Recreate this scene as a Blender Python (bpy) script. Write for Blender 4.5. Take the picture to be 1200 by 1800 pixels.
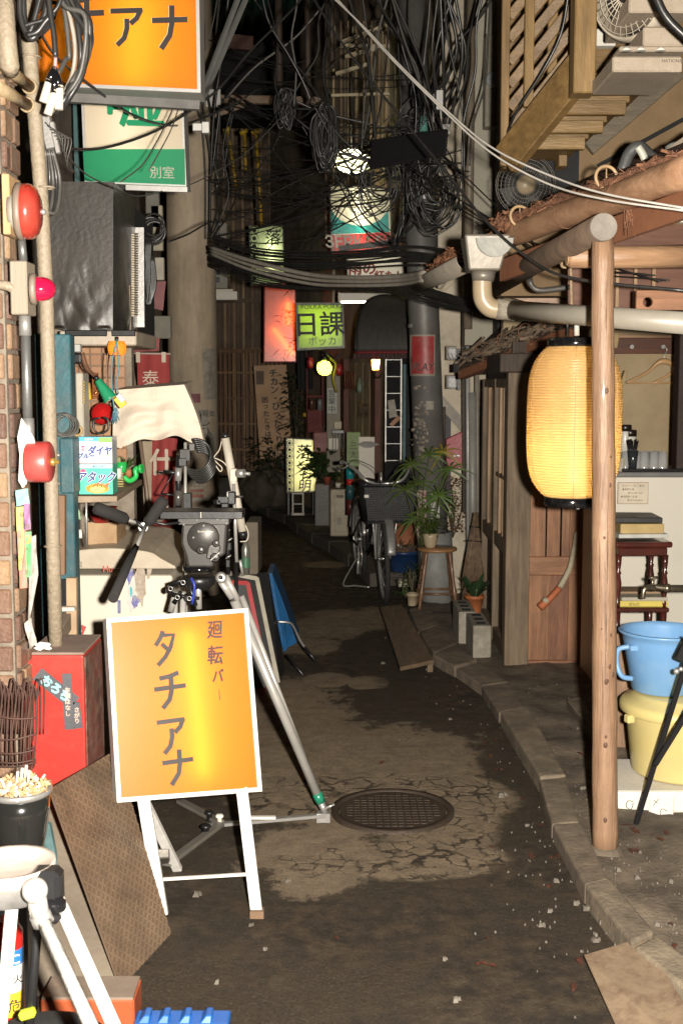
import bpy,bmesh,math,random
from mathutils import Vector as V,Matrix,noise as mnoise
random.seed(11)
sc=bpy.context.scene
for o in list(bpy.data.objects):bpy.data.objects.remove(o)
R=math.radians
# ---------------------------------------------------------------- camera
H,F=1.55,2100.0
PIT=math.atan(225/F)
cam=bpy.data.cameras.new('camera');camo=bpy.data.objects.new('camera',cam);sc.collection.objects.link(camo)
camo.location=(0,0,H);camo.rotation_euler=(math.pi/2-PIT,0,0)
cam.sensor_fit='VERTICAL';cam.sensor_height=36;cam.sensor_width=24;cam.lens=F/1800*36
cam.clip_start=.05;cam.clip_end=300
cam.dof.use_dof=True;cam.dof.focus_distance=4.6;cam.dof.aperture_fstop=9
sc.camera=camo
# ---------------------------------------------------------------- night sky
w=bpy.data.worlds.new('World');sc.world=w;w.use_nodes=True
nt=w.node_tree;bg=nt.nodes['Background']
sky=nt.nodes.new('ShaderNodeTexSky');sky.sky_type='NISHITA';sky.sun_disc=False
sky.sun_elevation=R(-4);sky.sun_rotation=R(200)
nt.links.new(sky.outputs[0],bg.inputs[0]);bg.inputs[1].default_value=.08
# ---------------------------------------------------------------- the flash of the camera (what lights the photograph; its shadows fall just left of every edge)
fl=bpy.data.lights.new('camera_flash','POINT');fl.energy=1700;fl.shadow_soft_size=.03;fl.color=(1,.93,.82)
flo=bpy.data.objects.new('camera_flash',fl);sc.collection.objects.link(flo);flo.location=(.145,.03,1.57)
sc.view_settings.view_transform='Standard';sc.view_settings.look='None';sc.view_settings.exposure=0;sc.view_settings.gamma=1
sc.view_settings.use_curve_mapping=False
sc.render.engine='CYCLES';sc.cycles.use_denoising=True;sc.cycles.max_bounces=6;sc.cycles.diffuse_bounces=3
sc.cycles.transparent_max_bounces=12;sc.cycles.caustics_reflective=False;sc.cycles.caustics_refractive=False
sc.cycles.sample_clamp_indirect=4;sc.cycles.blur_glossy=.5

# ---------------------------------------------------------------- from the view to the place
CP,SP=math.cos(PIT),math.sin(PIT)
def P(px,py,Y):
    cx=(px-600)/F;cy=(900-py)/F
    t=Y/(CP+cy*SP)
    return V((t*cx,Y,H+t*(-SP+cy*CP)))
def G(px,py,z=0):
    cx=(px-600)/F;cy=(900-py)/F
    t=(z-H)/(-SP+cy*CP)
    return V((t*cx,t*(CP+cy*SP),z))
X_,Y_,Z_=V((1,0,0)),V((0,1,0)),V((0,0,1))
rnd=random.random
def ru(a,b):return a+(b-a)*random.random()

# ---------------------------------------------------------------- materials
MATS={}
def mat(name,c1,c2=None,s=9,rough=.6,metal=0,bump=.15,bs=None,st=(1,1,1),dirt=0,dcol=(.03,.025,.02),rv=0,trans=0,emit=0,coat=0,spec=.5,alpha=1,ds=2.2):
    if name in MATS:return MATS[name]
    m=bpy.data.materials.new(name);m.use_nodes=True;MATS[name]=m
    n=m.node_tree.nodes;L=m.node_tree.links;b=n['Principled BSDF']
    c2=c2 or tuple(x*.72 for x in c1)
    tc=n.new('ShaderNodeTexCoord');mp=n.new('ShaderNodeMapping');mp.inputs['Scale'].default_value=st
    L.new(tc.outputs['Object'],mp.inputs[0])
    no=n.new('ShaderNodeTexNoise');no.inputs['Scale'].default_value=s;no.inputs['Detail'].default_value=7;no.inputs['Roughness'].default_value=.62
    L.new(mp.outputs[0],no.inputs[0])
    rp=n.new('ShaderNodeValToRGB');rp.color_ramp.elements[0].position=.32;rp.color_ramp.elements[1].position=.68
    rp.color_ramp.elements[0].color=(*c2,1);rp.color_ramp.elements[1].color=(*c1,1)
    L.new(no.outputs[0],rp.inputs[0]);col=rp.outputs[0]
    if dirt:
        n2=n.new('ShaderNodeTexNoise');n2.inputs['Scale'].default_value=ds;n2.inputs['Detail'].default_value=9;n2.inputs['Roughness'].default_value=.7
        L.new(tc.outputs['Object'],n2.inputs[0])
        r2=n.new('ShaderNodeMapRange');r2.inputs[1].default_value=.45;r2.inputs[2].default_value=.7;r2.inputs[4].default_value=dirt
        L.new(n2.outputs[0],r2.inputs[0])
        mx=n.new('ShaderNodeMix');mx.data_type='RGBA';L.new(r2.outputs[0],mx.inputs[0]);L.new(col,mx.inputs[6]);mx.inputs[7].default_value=(*dcol,1)
        col=mx.outputs[2]
    if rv:
        oi=n.new('ShaderNodeObjectInfo');mr=n.new('ShaderNodeMapRange');mr.inputs[3].default_value=1-rv;mr.inputs[4].default_value=1+rv*.5
        L.new(oi.outputs['Random'],mr.inputs[0]);hs=n.new('ShaderNodeHueSaturation');L.new(mr.outputs[0],hs.inputs['Value']);L.new(col,hs.inputs['Color'])
        m3=n.new('ShaderNodeMapRange');m3.inputs[3].default_value=.5-rv*.03;m3.inputs[4].default_value=.5+rv*.03
        L.new(oi.outputs['Random'],m3.inputs[0]);L.new(m3.outputs[0],hs.inputs['Hue']);col=hs.outputs[0]
    L.new(col,b.inputs['Base Color'])
    b.inputs['Metallic'].default_value=metal;b.inputs['Specular IOR Level'].default_value=spec
    rr=n.new('ShaderNodeMapRange');rr.inputs[3].default_value=min(1,rough+.12);rr.inputs[4].default_value=max(.03,rough-.12);L.new(no.outputs[0],rr.inputs[0]);L.new(rr.outputs[0],b.inputs['Roughness'])
    if bump:
        n3=n.new('ShaderNodeTexNoise');n3.inputs['Scale'].default_value=bs or s*5;n3.inputs['Detail'].default_value=6;L.new(mp.outputs[0],n3.inputs[0])
        bu=n.new('ShaderNodeBump');bu.inputs['Strength'].default_value=min(1,bump*2);bu.inputs['Distance'].default_value=.004;L.new(n3.outputs[0],bu.inputs['Height']);L.new(bu.outputs[0],b.inputs['Normal'])
    b.inputs['Coat Weight'].default_value=coat;b.inputs['Transmission Weight'].default_value=trans
    if alpha<1:b.inputs['Alpha'].default_value=alpha
    if emit:L.new(col,b.inputs['Emission Color']);b.inputs['Emission Strength'].default_value=emit
    return m
def lit(name,c,strength):                       # something that gives off light
    if name in MATS:return MATS[name]
    m=bpy.data.materials.new(name);m.use_nodes=True;MATS[name]=m;n=m.node_tree.nodes
    e=n.new('ShaderNodeEmission');e.inputs[0].default_value=(*c,1);e.inputs[1].default_value=strength
    m.node_tree.links.new(e.outputs[0],n['Material Output'].inputs[0]);return m
def acrylic(name,c,c2=None,tr=.55,bump=0,gloss=.06,grain=0,tc_=None):        # translucent sheet: passes the lamp behind it, shows the flash on its face
    if name in MATS:return MATS[name]
    m=bpy.data.materials.new(name);m.use_nodes=True;MATS[name]=m;n=m.node_tree.nodes;L=m.node_tree.links
    d=n.new('ShaderNodeBsdfDiffuse');t=n.new('ShaderNodeBsdfTranslucent');g=n.new('ShaderNodeBsdfGlossy');g.inputs['Roughness'].default_value=.25
    no=n.new('ShaderNodeTexNoise');no.inputs['Scale'].default_value=6;no.inputs['Detail'].default_value=8;tc=n.new('ShaderNodeTexCoord');L.new(tc.outputs['Object'],no.inputs[0])
    mx=n.new('ShaderNodeMix');mx.data_type='RGBA';mx.inputs[6].default_value=(*c,1);mx.inputs[7].default_value=(*(c2 or tuple(x*.8 for x in c)),1)
    L.new(no.outputs[0],mx.inputs[0])
    L.new(mx.outputs[2],d.inputs[0])
    if tc_:t.inputs[0].default_value=(*tc_,1)
    else:L.new(mx.outputs[2],t.inputs[0])
    g.inputs[0].default_value=(1,1,1,1)
    a=n.new('ShaderNodeMixShader');a.inputs[0].default_value=tr;L.new(d.outputs[0],a.inputs[1]);L.new(t.outputs[0],a.inputs[2])
    b=n.new('ShaderNodeMixShader');b.inputs[0].default_value=gloss;L.new(a.outputs[0],b.inputs[1]);L.new(g.outputs[0],b.inputs[2])
    L.new(b.outputs[0],n['Material Output'].inputs[0]);return m

# ---------------------------------------------------------------- mesh builder
class MB:
    def __init__(s):s.v=[];s.f=[];s.sm=[]
    def add(s,vs,fs,smooth=False):
        k=len(s.v);s.v+=[V(a)for a in vs];s.f+=[tuple(i+k for i in f)for f in fs];s.sm+=[smooth]*len(fs);return s
    def hexa(s,a):    # 8 points: bottom loop 4, top loop 4
        return s.add(a,[(3,2,1,0),(4,5,6,7),(0,1,5,4),(1,2,6,5),(2,3,7,6),(3,0,4,7)])
    def box(s,c,d,rot=None):
        c=V(c);hx,hy,hz=d[0]/2,d[1]/2,d[2]/2
        M=Matrix.Identity(3)if rot is None else(rot if isinstance(rot,Matrix)else Matrix.Rotation(rot,3,'Z'))
        q=[(-1,-1,-1),(1,-1,-1),(1,1,-1),(-1,1,-1),(-1,-1,1),(1,-1,1),(1,1,1),(-1,1,1)]
        return s.hexa([c+M@V((x*hx,y*hy,z*hz))for x,y,z in q])
    def bar(s,p,q,w,h,up=Z_):
        p=V(p);q=V(q);d=(q-p).normalized();u=V(up)
        if abs(d.dot(u))>.98:u=Y_
        a=d.cross(u).normalized();b=a.cross(d).normalized();a*=w/2;b*=h/2
        return s.hexa([p-a-b,p+a-b,q+a-b,q-a-b,p-a+b,p+a+b,q+a+b,q-a+b])
    def tube(s,pts,r,n=8,cap=True,smooth=True,closed=False):
        pts=[V(p)for p in pts];N=len(pts)
        rs=r if isinstance(r,(list,tuple))else[r]*N
        t0=(pts[1]-pts[0]).normalized();u=t0.orthogonal().normalized();vs=[]
        for i,p in enumerate(pts):
            if closed:t=(pts[(i+1)%N]-pts[i-1]).normalized()
            else:t=(pts[min(i+1,N-1)]-pts[max(i-1,0)])
            t=t.normalized()if t.length>1e-9 else t0
            u=(u-t*u.dot(t));u=u.normalized()if u.length>1e-6 else t.orthogonal().normalized();b=t.cross(u)
            for k in range(n):
                a=2*math.pi*k/n;vs.append(p+(u*math.cos(a)+b*math.sin(a))*rs[i])
        fs=[]
        for i in range(N if closed else N-1):
            j=(i+1)%N
            for k in range(n):fs.append((i*n+k,i*n+(k+1)%n,j*n+(k+1)%n,j*n+k))
        s.add(vs,fs,smooth)
        if cap and not closed:
            k=len(s.v)-len(vs)
            s.f+=[tuple(k+i for i in reversed(range(n))),tuple(k+(N-1)*n+i for i in range(n))];s.sm+=[False,False]
        return s
    def lathe(s,prof,c=(0,0,0),M=None,n=24,smooth=True,cap=True):
        c=V(c);vs=[]
        for r,z in prof:
            for k in range(n):
                a=2*math.pi*k/n;p=V((r*math.cos(a),r*math.sin(a),z));vs.append(c+(M@p if M else p))
        fs=[]
        for i in range(len(prof)-1):
            for k in range(n):fs.append((i*n+k,i*n+(k+1)%n,(i+1)*n+(k+1)%n,(i+1)*n+k))
        s.add(vs,fs,smooth)
        if cap:
            k=len(s.v)-len(vs)
            if prof[0][0]>1e-5:s.f.append(tuple(k+i for i in reversed(range(n))));s.sm.append(False)
            if prof[-1][0]>1e-5:s.f.append(tuple(k+(len(prof)-1)*n+i for i in range(n)));s.sm.append(False)
        return s
    def ball(s,c,r,n=14,sc_=(1,1,1),m=9):
        pr=[(max(r*math.sin(math.pi*i/m),1e-6),-r*math.cos(math.pi*i/m))for i in range(m+1)]
        return s.lathe(pr,c,Matrix.Diagonal(sc_),n,cap=False)
    def torus(s,c,R_,r,M=None,n=28,k=8):
        c=V(c);return s.tube([c+((M or Matrix.Identity(3))@V((R_*math.cos(2*math.pi*i/n),R_*math.sin(2*math.pi*i/n),0)))for i in range(n)],r,k,closed=True)
    def prism(s,poly,t):         # planar polygon (world points) pushed by the vector t
        a=[V(p)for p in poly];t=V(t);n=len(a)
        return s.add(a+[p+t for p in a],[tuple(reversed(range(n))),tuple(range(n,2*n))]+[(i,(i+1)%n,n+(i+1)%n,n+i)for i in range(n)])
    def poly(s,pts):return s.add(pts,[tuple(range(len(pts)))])
    def grid(s,f,nu,nv,smooth=True):
        vs=[f(i/nu,j/nv)for j in range(nv+1)for i in range(nu+1)]
        return s.add(vs,[(j*(nu+1)+i,j*(nu+1)+i+1,(j+1)*(nu+1)+i+1,(j+1)*(nu+1)+i)for j in range(nv)for i in range(nu)],smooth)
    def leaf(s,p,d,L,w,droop=.4,side=None,k=4):
        p=V(p);d=V(d).normalized();sd=(V(side)if side else d.cross(Z_));sd=sd.normalized()if sd.length>1e-4 else X_
        vs=[]
        for i in range(k+1):
            t=i/k;c=p+d*L*t-Z_*droop*L*t*t;ww=w*math.sin(math.pi*min(.98,.12+t*.86))/2
            vs+=[c-sd*ww+Z_*ww*.25,c,c+sd*ww+Z_*ww*.25]
        fs=[]
        for i in range(k):
            a=i*3;fs+=[(a,a+1,a+4,a+3),(a+1,a+2,a+5,a+4)]
        return s.add(vs,fs,True)
    def build(s,name,m,parent=None,bev=0,solid=0,seg=1):
        me=bpy.data.meshes.new(name);org=V((0,0,0))
        if parent is not None:org=wloc(parent)
        me.from_pydata([tuple(a-org)for a in s.v],[],s.f);me.polygons.foreach_set('use_smooth',s.sm);me.update()
        me.materials.append(m)
        o=bpy.data.objects.new(name,me);sc.collection.objects.link(o)
        if parent is not None:o.parent=parent
        if solid:q=o.modifiers.new('solid','SOLIDIFY');q.thickness=solid;q.offset=0
        if bev:q=o.modifiers.new('bevel','BEVEL');q.width=bev;q.segments=seg;q.limit_method='ANGLE';q.angle_limit=R(40)
        return o
def wloc(o):
    l=V((0,0,0))
    while o is not None:l+=o.location;o=o.parent
    return l
def tag(o,label=None,cat=None,group=None,kind=None):
    if label:o['label']=label
    if cat:o['category']=cat
    if group:o['group']=group
    if kind:o['kind']=kind
    return o
def thing(name,label,cat,loc=(0,0,0),group=None):
    o=bpy.data.objects.new(name,None);sc.collection.objects.link(o);o.location=loc;o.empty_display_size=.05
    return tag(o,label,cat,group)
def solo(mb,name,m,label,cat,group=None,loc=None,**k):     # a thing that is one mesh
    o=mb.build(name,m,**k)
    l=V(loc)if loc is not None else sum((V(v.co)for v in o.data.vertices),V((0,0,0)))/len(o.data.vertices)
    o.data.transform(Matrix.Translation(-l));o.location=l
    return tag(o,label,cat,group)
def copy_tree(o,parent=None):
    c=o.copy();sc.collection.objects.link(c);c.parent=parent
    for ch in list(o.children):copy_tree(ch,c)
    return c
def spline(pts,k=6):
    pts=[V(p)for p in pts]
    if len(pts)<3:return[pts[0].lerp(pts[1],i/k)for i in range(k+1)]
    q=[pts[0]*2-pts[1]]+pts+[pts[-1]*2-pts[-2]];out=[]
    for i in range(1,len(q)-2):
        a,b,c,d=q[i-1:i+3]
        for j in range(k):
            t=j/k;out.append(.5*((2*b)+(c-a)*t+(2*a-5*b+4*c-d)*t*t+(3*b-a-3*c+d)*t**3))
    out.append(pts[-1]);return out
def rotM(d):       # matrix whose Z axis is d
    return V(d).normalized().to_track_quat('Z','Y').to_matrix()
# ---------------------------------------------------------------- lettering
FREE=[]
def text(s,size,c,m,parent,right=X_,up=Z_,bold=0,sx=1,th=.0006,name='lettering',off=.002,vert=False,gap=1.0,shear=0):
    chars=list(s)if vert else[s];vs=[];fs=[];right=V(right).normalized();up=V(up).normalized();nrm=right.cross(up).normalized()
    for i,ch in enumerate(chars):
        cu=bpy.data.curves.new('t','FONT');cu.body=ch;cu.size=size;cu.align_x='CENTER';cu.align_y='CENTER';cu.extrude=th;cu.resolution_u=3;cu.shear=shear
        o=bpy.data.objects.new('t',cu);sc.collection.objects.link(o)
        me=bpy.data.meshes.new_from_object(o)
        if len(me.vertices):
            xs=[v.co.x for v in me.vertices];ys=[v.co.y for v in me.vertices];mx=(min(xs)+max(xs))/2;my=(min(ys)+max(ys))/2
            dy=-(i-(len(chars)-1)/2)*size*gap if vert else 0;k=len(vs)
            for bi,(ox,oy)in enumerate(((0,0),)if not bold else((-bold,0),(bold,0),(0,bold),(0,-bold))):
                k=len(vs);vs+=[V(c)+right*((v.co.x-mx)*sx+ox)+up*(v.co.y-my+dy+oy)+nrm*(v.co.z+off+bi*.0003)for v in me.vertices]
                fs+=[tuple(k+a for a in p.vertices)for p in me.polygons]
        bpy.data.objects.remove(o);bpy.data.curves.remove(cu);bpy.data.meshes.remove(me)
    b=MB();b.add(vs,fs);return b.build(name,m,parent)
def strokes(lst,c,right,up,w,h,m,parent,th=.0016,off=.003,name='lettering'):   # lst of strokes [(x,y,width)...] in a unit square, y down
    b=MB();c=V(c);right=V(right).normalized();up=V(up).normalized();nr=right.cross(up).normalized()
    for si,st in enumerate(lst):
        q=[c+right*(x-.5)*w+up*(.5-y)*h for x,y,_ in st];ws=[a[2]*(w+h)/2 for a in st]
        L_=[];R_=[]
        for i,p in enumerate(q):
            d=(q[min(i+1,len(q)-1)]-q[max(i-1,0)]).normalized();s_=nr.cross(d)*ws[i]/2
            L_.append(p+s_);R_.append(p-s_)
        n=len(q);o=nr*(off+si*.0004);vs=[a+o for a in L_]+[a+o for a in R_]+[a+o+nr*th for a in L_]+[a+o+nr*th for a in R_]
        fs=[(i,i+1,n+i+1,n+i)for i in range(n-1)]+[(2*n+i,3*n+i,3*n+i+1,2*n+i+1)for i in range(n-1)]
        fs+=[(i,2*n+i,2*n+i+1,i+1)for i in range(n-1)]+[(n+i,n+i+1,3*n+i+1,3*n+i)for i in range(n-1)]+[(0,n,3*n,2*n),(n-1,3*n-1,4*n-1,2*n-1)]
        b.add(vs,fs)
    return b.build(name,m,parent)
W_=.13
KANA={'タ':[[(.42,.02,W_),(.30,.22,W_),(.12,.42,W_)],[(.36,.14,W_),(.80,.14,W_),(.66,.48,W_),(.46,.74,W_),(.16,.98,W_)],[(.34,.38,W_*.9),(.64,.62,W_)]],
        'チ':[[(.78,.04,W_),(.5,.13,W_),(.2,.17,W_)],[(.02,.46,W_),(.98,.40,W_)],[(.54,.12,W_),(.54,.5,W_),(.46,.76,W_),(.24,.98,W_)]],
        'ア':[[(.04,.14,W_),(.94,.10,W_)],[(.9,.08,W_),(.78,.30,W_),(.6,.44,W_)],[(.5,.32,W_),(.5,.56,W_),(.42,.8,W_),(.22,.98,W_)]],
        'ナ':[[(.02,.36,W_),(.98,.32,W_)],[(.56,.02,W_),(.56,.4,W_),(.5,.68,W_),(.26,.98,W_)]]}

# ================================================================ ground, kerb, walls
def ground_mat():
    m=bpy.data.materials.new('asphalt');m.use_nodes=True;n=m.node_tree.nodes;L=m.node_tree.links;b=n['Principled BSDF']
    tc=n.new('ShaderNodeTexCoord');C=tc.outputs['Object']
    def noise(s,d=8,r=.6,v=C):
        q=n.new('ShaderNodeTexNoise');q.inputs['Scale'].default_value=s;q.inputs['Detail'].default_value=d;q.inputs['Roughness'].default_value=r;L.new(v,q.inputs[0]);return q
    def mth(op,a,b_=0,c_=None):
        q=n.new('ShaderNodeMath');q.operation=op
        for i,x in enumerate((a,b_)if c_ is None else(a,b_,c_)):
            if isinstance(x,(int,float)):q.inputs[i].default_value=x
            else:L.new(x,q.inputs[i])
        return q.outputs[0]
    def rng(v,a,b_,c=0,d=1):
        q=n.new('ShaderNodeMapRange');q.interpolation_type='SMOOTHSTEP';L.new(v,q.inputs[0])
        for i,x in enumerate((a,b_,c,d)):q.inputs[i+1].default_value=x
        return q.outputs[0]
    def mix(f,a,b_):
        q=n.new('ShaderNodeMix');q.data_type='RGBA'
        if isinstance(f,float):q.inputs[0].default_value=f
        else:L.new(f,q.inputs[0])
        for i,x in((6,a),(7,b_)):
            if isinstance(x,tuple):q.inputs[i].default_value=(*x,1)
            else:L.new(x,q.inputs[i])
        return q.outputs[2]
    wob=noise(5.5,12,.78);wob2=noise(2.2,5,.6)
    def blob(px,py,rx,ry,amp=1.25,soft=.11):
        c=G(px,py);a=G(px+rx,py);t=G(px,py-ry);bb=G(px,py+ry)
        mp=n.new('ShaderNodeMapping');mp.vector_type='POINT'
        sx=1/(a-c).length;sy=2/(t-bb).length;cy=(t.y+bb.y)/2
        mp.inputs['Location'].default_value=(-c.x*sx,-cy*sy,0);mp.inputs['Scale'].default_value=(sx,sy,0);L.new(C,mp.inputs[0])
        ln=n.new('ShaderNodeVectorMath');ln.operation='LENGTH';L.new(mp.outputs[0],ln.inputs[0])
        d=mth('ADD',ln.outputs['Value'],mth('MULTIPLY',mth('SUBTRACT',wob.outputs[0],.5),amp*2))
        return rng(d,1.0-soft,1.0+soft,1,0)
    pale=None
    for args in[(630,1335,235,66),(500,1275,115,78),(560,1500,125,62),(600,1418,160,40),(575,1195,45,14,.5),(645,1200,38,12,.5),(470,1395,60,30),(760,1320,80,40),(570,1100,75,22),(640,1088,110,20),(540,1135,60,16),(575,992,40,6)]:
        q=blob(*args);pale=q if pale is None else mth('MAXIMUM',pale,q)
    crk=None
    for args in[(760,1440,118,60,.5,.12),(560,1400,170,32,.6,.1),(700,1512,200,34,.6,.1),(820,1400,90,40,.6,.1),(640,1385,210,24,.6,.1)]:
        q=blob(*args);crk=q if crk is None else mth('MAXIMUM',crk,q)
    vo=n.new('ShaderNodeTexVoronoi');vo.feature='DISTANCE_TO_EDGE';vo.inputs['Scale'].default_value=13
    wv=noise(9,6);ad=n.new('ShaderNodeVectorMath');ad.operation='MULTIPLY_ADD';L.new(wv.outputs['Color'],ad.inputs[0]);ad.inputs[1].default_value=(.14,.14,0);L.new(C,ad.inputs[2]);L.new(ad.outputs[0],vo.inputs[0])
    wid=mth('MULTIPLY',mth('POWER',wob2.outputs[0],3.0),1.1)
    cell=rng(mth('SUBTRACT',vo.outputs[0],mth('MULTIPLY',wid,.36)),-.02,.035)
    palemask=mth('MAXIMUM',pale,mth('MULTIPLY',crk,1.0));cm_=noise(7,6,.7);inc=mth('MULTIPLY',mth('MULTIPLY',crk,mth('SUBTRACT',1,cell)),rng(cm_.outputs[0],.40,.56));palemask=mth('MULTIPLY',palemask,mth('SUBTRACT',1,inc))
    dk=None
    for args in[(900,1340,60,30,.6),(780,1180,120,60,.5,.3)]:
        q=blob(*args);dk=q if dk is None else mth('MAXIMUM',dk,q)
    palemask=mth('MULTIPLY',palemask,mth('SUBTRACT',1,mth('MULTIPLY',dk,.9)))
    grain=noise(150,8,.8);fine=noise(420,3,.6);mid=noise(11,9,.7);big=noise(1.3,6,.6)
    dark=mix(rng(mid.outputs[0],.36,.68),(.028,.020,.013),(.115,.084,.054))
    dark=mix(rng(big.outputs[0],.40,.62),dark,mix(rng(grain.outputs[0],.35,.7),(.022,.0165,.0105),(.115,.087,.056)))
    dark=mix(mth('MULTIPLY',rng(fine.outputs[0],.40,.56),.35),dark,(.010,.008,.006));spk=rng(grain.outputs[0],.58,.66);dark=mix(mth('MULTIPLY',spk,.6),dark,(.15,.125,.09))
    palec=mix(rng(mid.outputs[0],.3,.7),(.19,.142,.093),(.33,.25,.168));palec=mix(mth('MULTIPLY',rng(grain.outputs[0],.45,.60),.5),palec,(.10,.08,.055))
    col=mix(palemask,dark,palec)
    L.new(col,b.inputs['Base Color']);ro=rng(mid.outputs[0],.3,.7,.95,.5);L.new(ro,b.inputs['Roughness']);b.inputs['Specular IOR Level'].default_value=.35
    bu=n.new('ShaderNodeBump');bu.inputs['Strength'].default_value=.8;bu.inputs['Distance'].default_value=.012
    hh=mth('ADD',grain.outputs[0],mth('ADD',mth('MULTIPLY',mid.outputs[0],1.6),mth('MULTIPLY',palemask,.7)));L.new(hh,bu.inputs['Height']);L.new(bu.outputs[0],b.inputs['Normal'])
    return m
def gz(x,y):return .010*mnoise.noise(V((x*1.7,y*1.7,3)))+.004*mnoise.noise(V((x*7,y*7,1)))
g=MB();g.grid(lambda u,v:V((-3.2+6.4*u,1.2+22*v,gz(-3.2+6.4*u,1.2+22*v)-.004)),90,240)
tag(g.build('road',ground_mat()),kind='structure')
M_earth=mat('earth',(.075,.058,.042),(.03,.024,.018),s=16,rough=.95,bump=.5,dirt=.7,dcol=(.12,.10,.078),ds=5)
g=MB();g.poly([(-80,-60,-.05),(80,-60,-.05),(80,140,-.05),(-80,140,-.05)]);tag(g.build('ground',M_earth),kind='structure')

# kerb stones: top left edge and top right edge in the picture, top at 5 cm
KT=.055
kerb=[((1200,1790),(1205,1640)),((1110,1660),(1150,1640)),((1027,1556),(1070,1545)),((969,1446),(1019,1443)),((947,1366),(993,1362)),((877,1250),(925,1240)),((846,1202),(893,1196)),((800,1172),(840,1160)),((760,1150),(800,1132)),((735,1110),(772,1098)),((718,1070),(752,1062))]
M_kerb=mat('kerb_stone',(.26,.205,.145),(.13,.10,.07),s=14,rough=.9,bump=.4,dirt=.75,dcol=(.05,.04,.03),ds=4,rv=.2)
kr=thing('kerb','row of worn concrete kerb stones between the asphalt and the bare earth in front of the wooden hut','kerb')
KE=[]
for(a,b_)in kerb:KE.append((G(*a,KT),G(*b_,KT)))
KE[0]=(V((KE[1][0].x+.17,2.55,KT)),V((KE[1][1].x+.20,2.6,KT)))
for i in range(len(KE)-1):
    a0,b0=KE[i];a1,b1=KE[i+1]
    t=.985;a1=a0.lerp(a1,t);b1=b0.lerp(b1,t);dz=V((0,0,ru(-.008,.008)));s_=V((ru(-.006,.006),0,0))
    m=MB();lo=-.08-KT
    m.hexa([p+V((0,0,lo))for p in(a0,b0,b1,a1)]+[p+dz+s_ for p in(a0,b0,b1,a1)]);m.build('kerb_stone',M_kerb,kr,bev=.009,seg=2)
# bare earth strip on the right of the kerb
e=MB();ys=[2.6+i*.06 for i in range(118)]
def kerbx(y):
    pts=[k[1]for k in KE]
    for p,q in zip(pts,pts[1:]):
        if p.y<=y<=q.y:return p.x+(q.x-p.x)*(y-p.y)/(q.y-p.y)
    return(pts[0].x+(pts[0].y-y)*.62)if y<pts[0].y else pts[-1].x-(y-pts[-1].y)*.16
e.grid(lambda u,v:(lambda y:(lambda x:V((x,y,.040+.016*mnoise.noise(V((x*5,y*5,0)))+.008*mnoise.noise(V((x*18,y*18,0))))))(kerbx(y)-.02+u*(2.6-kerbx(y))))(2.6+v*7),44,130)
M_walk=mat('trodden_earth',(.20,.155,.11),(.075,.058,.042),s=10,rough=.95,bump=.5,dirt=.8,dcol=(.036,.028,.02),ds=3.2,bs=70)
tag(e.build('path',M_walk),kind='structure')
# kerb of the far right facade
M_conc=mat('concrete',(.26,.245,.215),(.15,.138,.118),s=5,rough=.88,bump=.25,dirt=.6,dcol=(.05,.043,.035),ds=3)
M_concd=mat('dark_concrete',(.12,.105,.085),(.06,.052,.042),s=6,rough=.9,bump=.3,dirt=.6,ds=3)
k2=thing('kerb','low dark concrete kerb winding along the shop fronts at the far end of the alley','kerb')
fk=[(650,1008),(612,975),(578,952),(548,938),(522,922),(500,905),(470,893),(452,884)]
for p,q in zip(fk,fk[1:]):
    a,b_=G(*p,.1),G(*q,.1);b_=a.lerp(b_,.97);m=MB();o=V((.5,.12,0));d=V((0,0,-.25))
    m.hexa([a+d,a+o+d,b_+o+d,b_+d,a,a+o,b_+o,b_]);m.build('kerb_stone',M_concd,k2,bev=.01)

# manhole cover
c=G(690,1427);mh=thing('manhole_cover','round rusty iron manhole cover with a gridded face in the cracked pale patch of asphalt','manhole cover',(c.x,c.y,0))
M_iron=mat('rusty_iron',(.060,.040,.029),(.040,.028,.020),s=18,rough=.62,metal=.35,bump=.4,dirt=.6,dcol=(.07,.055,.04),ds=6)
r=.193;mb=MB();mb.lathe([(r+.03,-.03),(r+.03,.011),(r+.008,.013),(r+.004,.004),(r+.004,-.02)],c,n=48,cap=False);mb.build('rim',M_iron,mh)
mb=MB();mb.lathe([(r,-.02),(r,.008),(0.0001,.008)],c,n=48,smooth=False,cap=False);mb.build('plate',M_iron,mh)
st=MB();q=.026
for i in range(-9,10):
    for j in range(-9,10):
        x,y=i*q,j*q
        if math.hypot(x,y)<r-.02:st.box((c.x+x,c.y+y,.0085),(q*.80,q*.80,.004))
tag(st.build('tread',M_iron,mh),kind='stuff')

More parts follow.
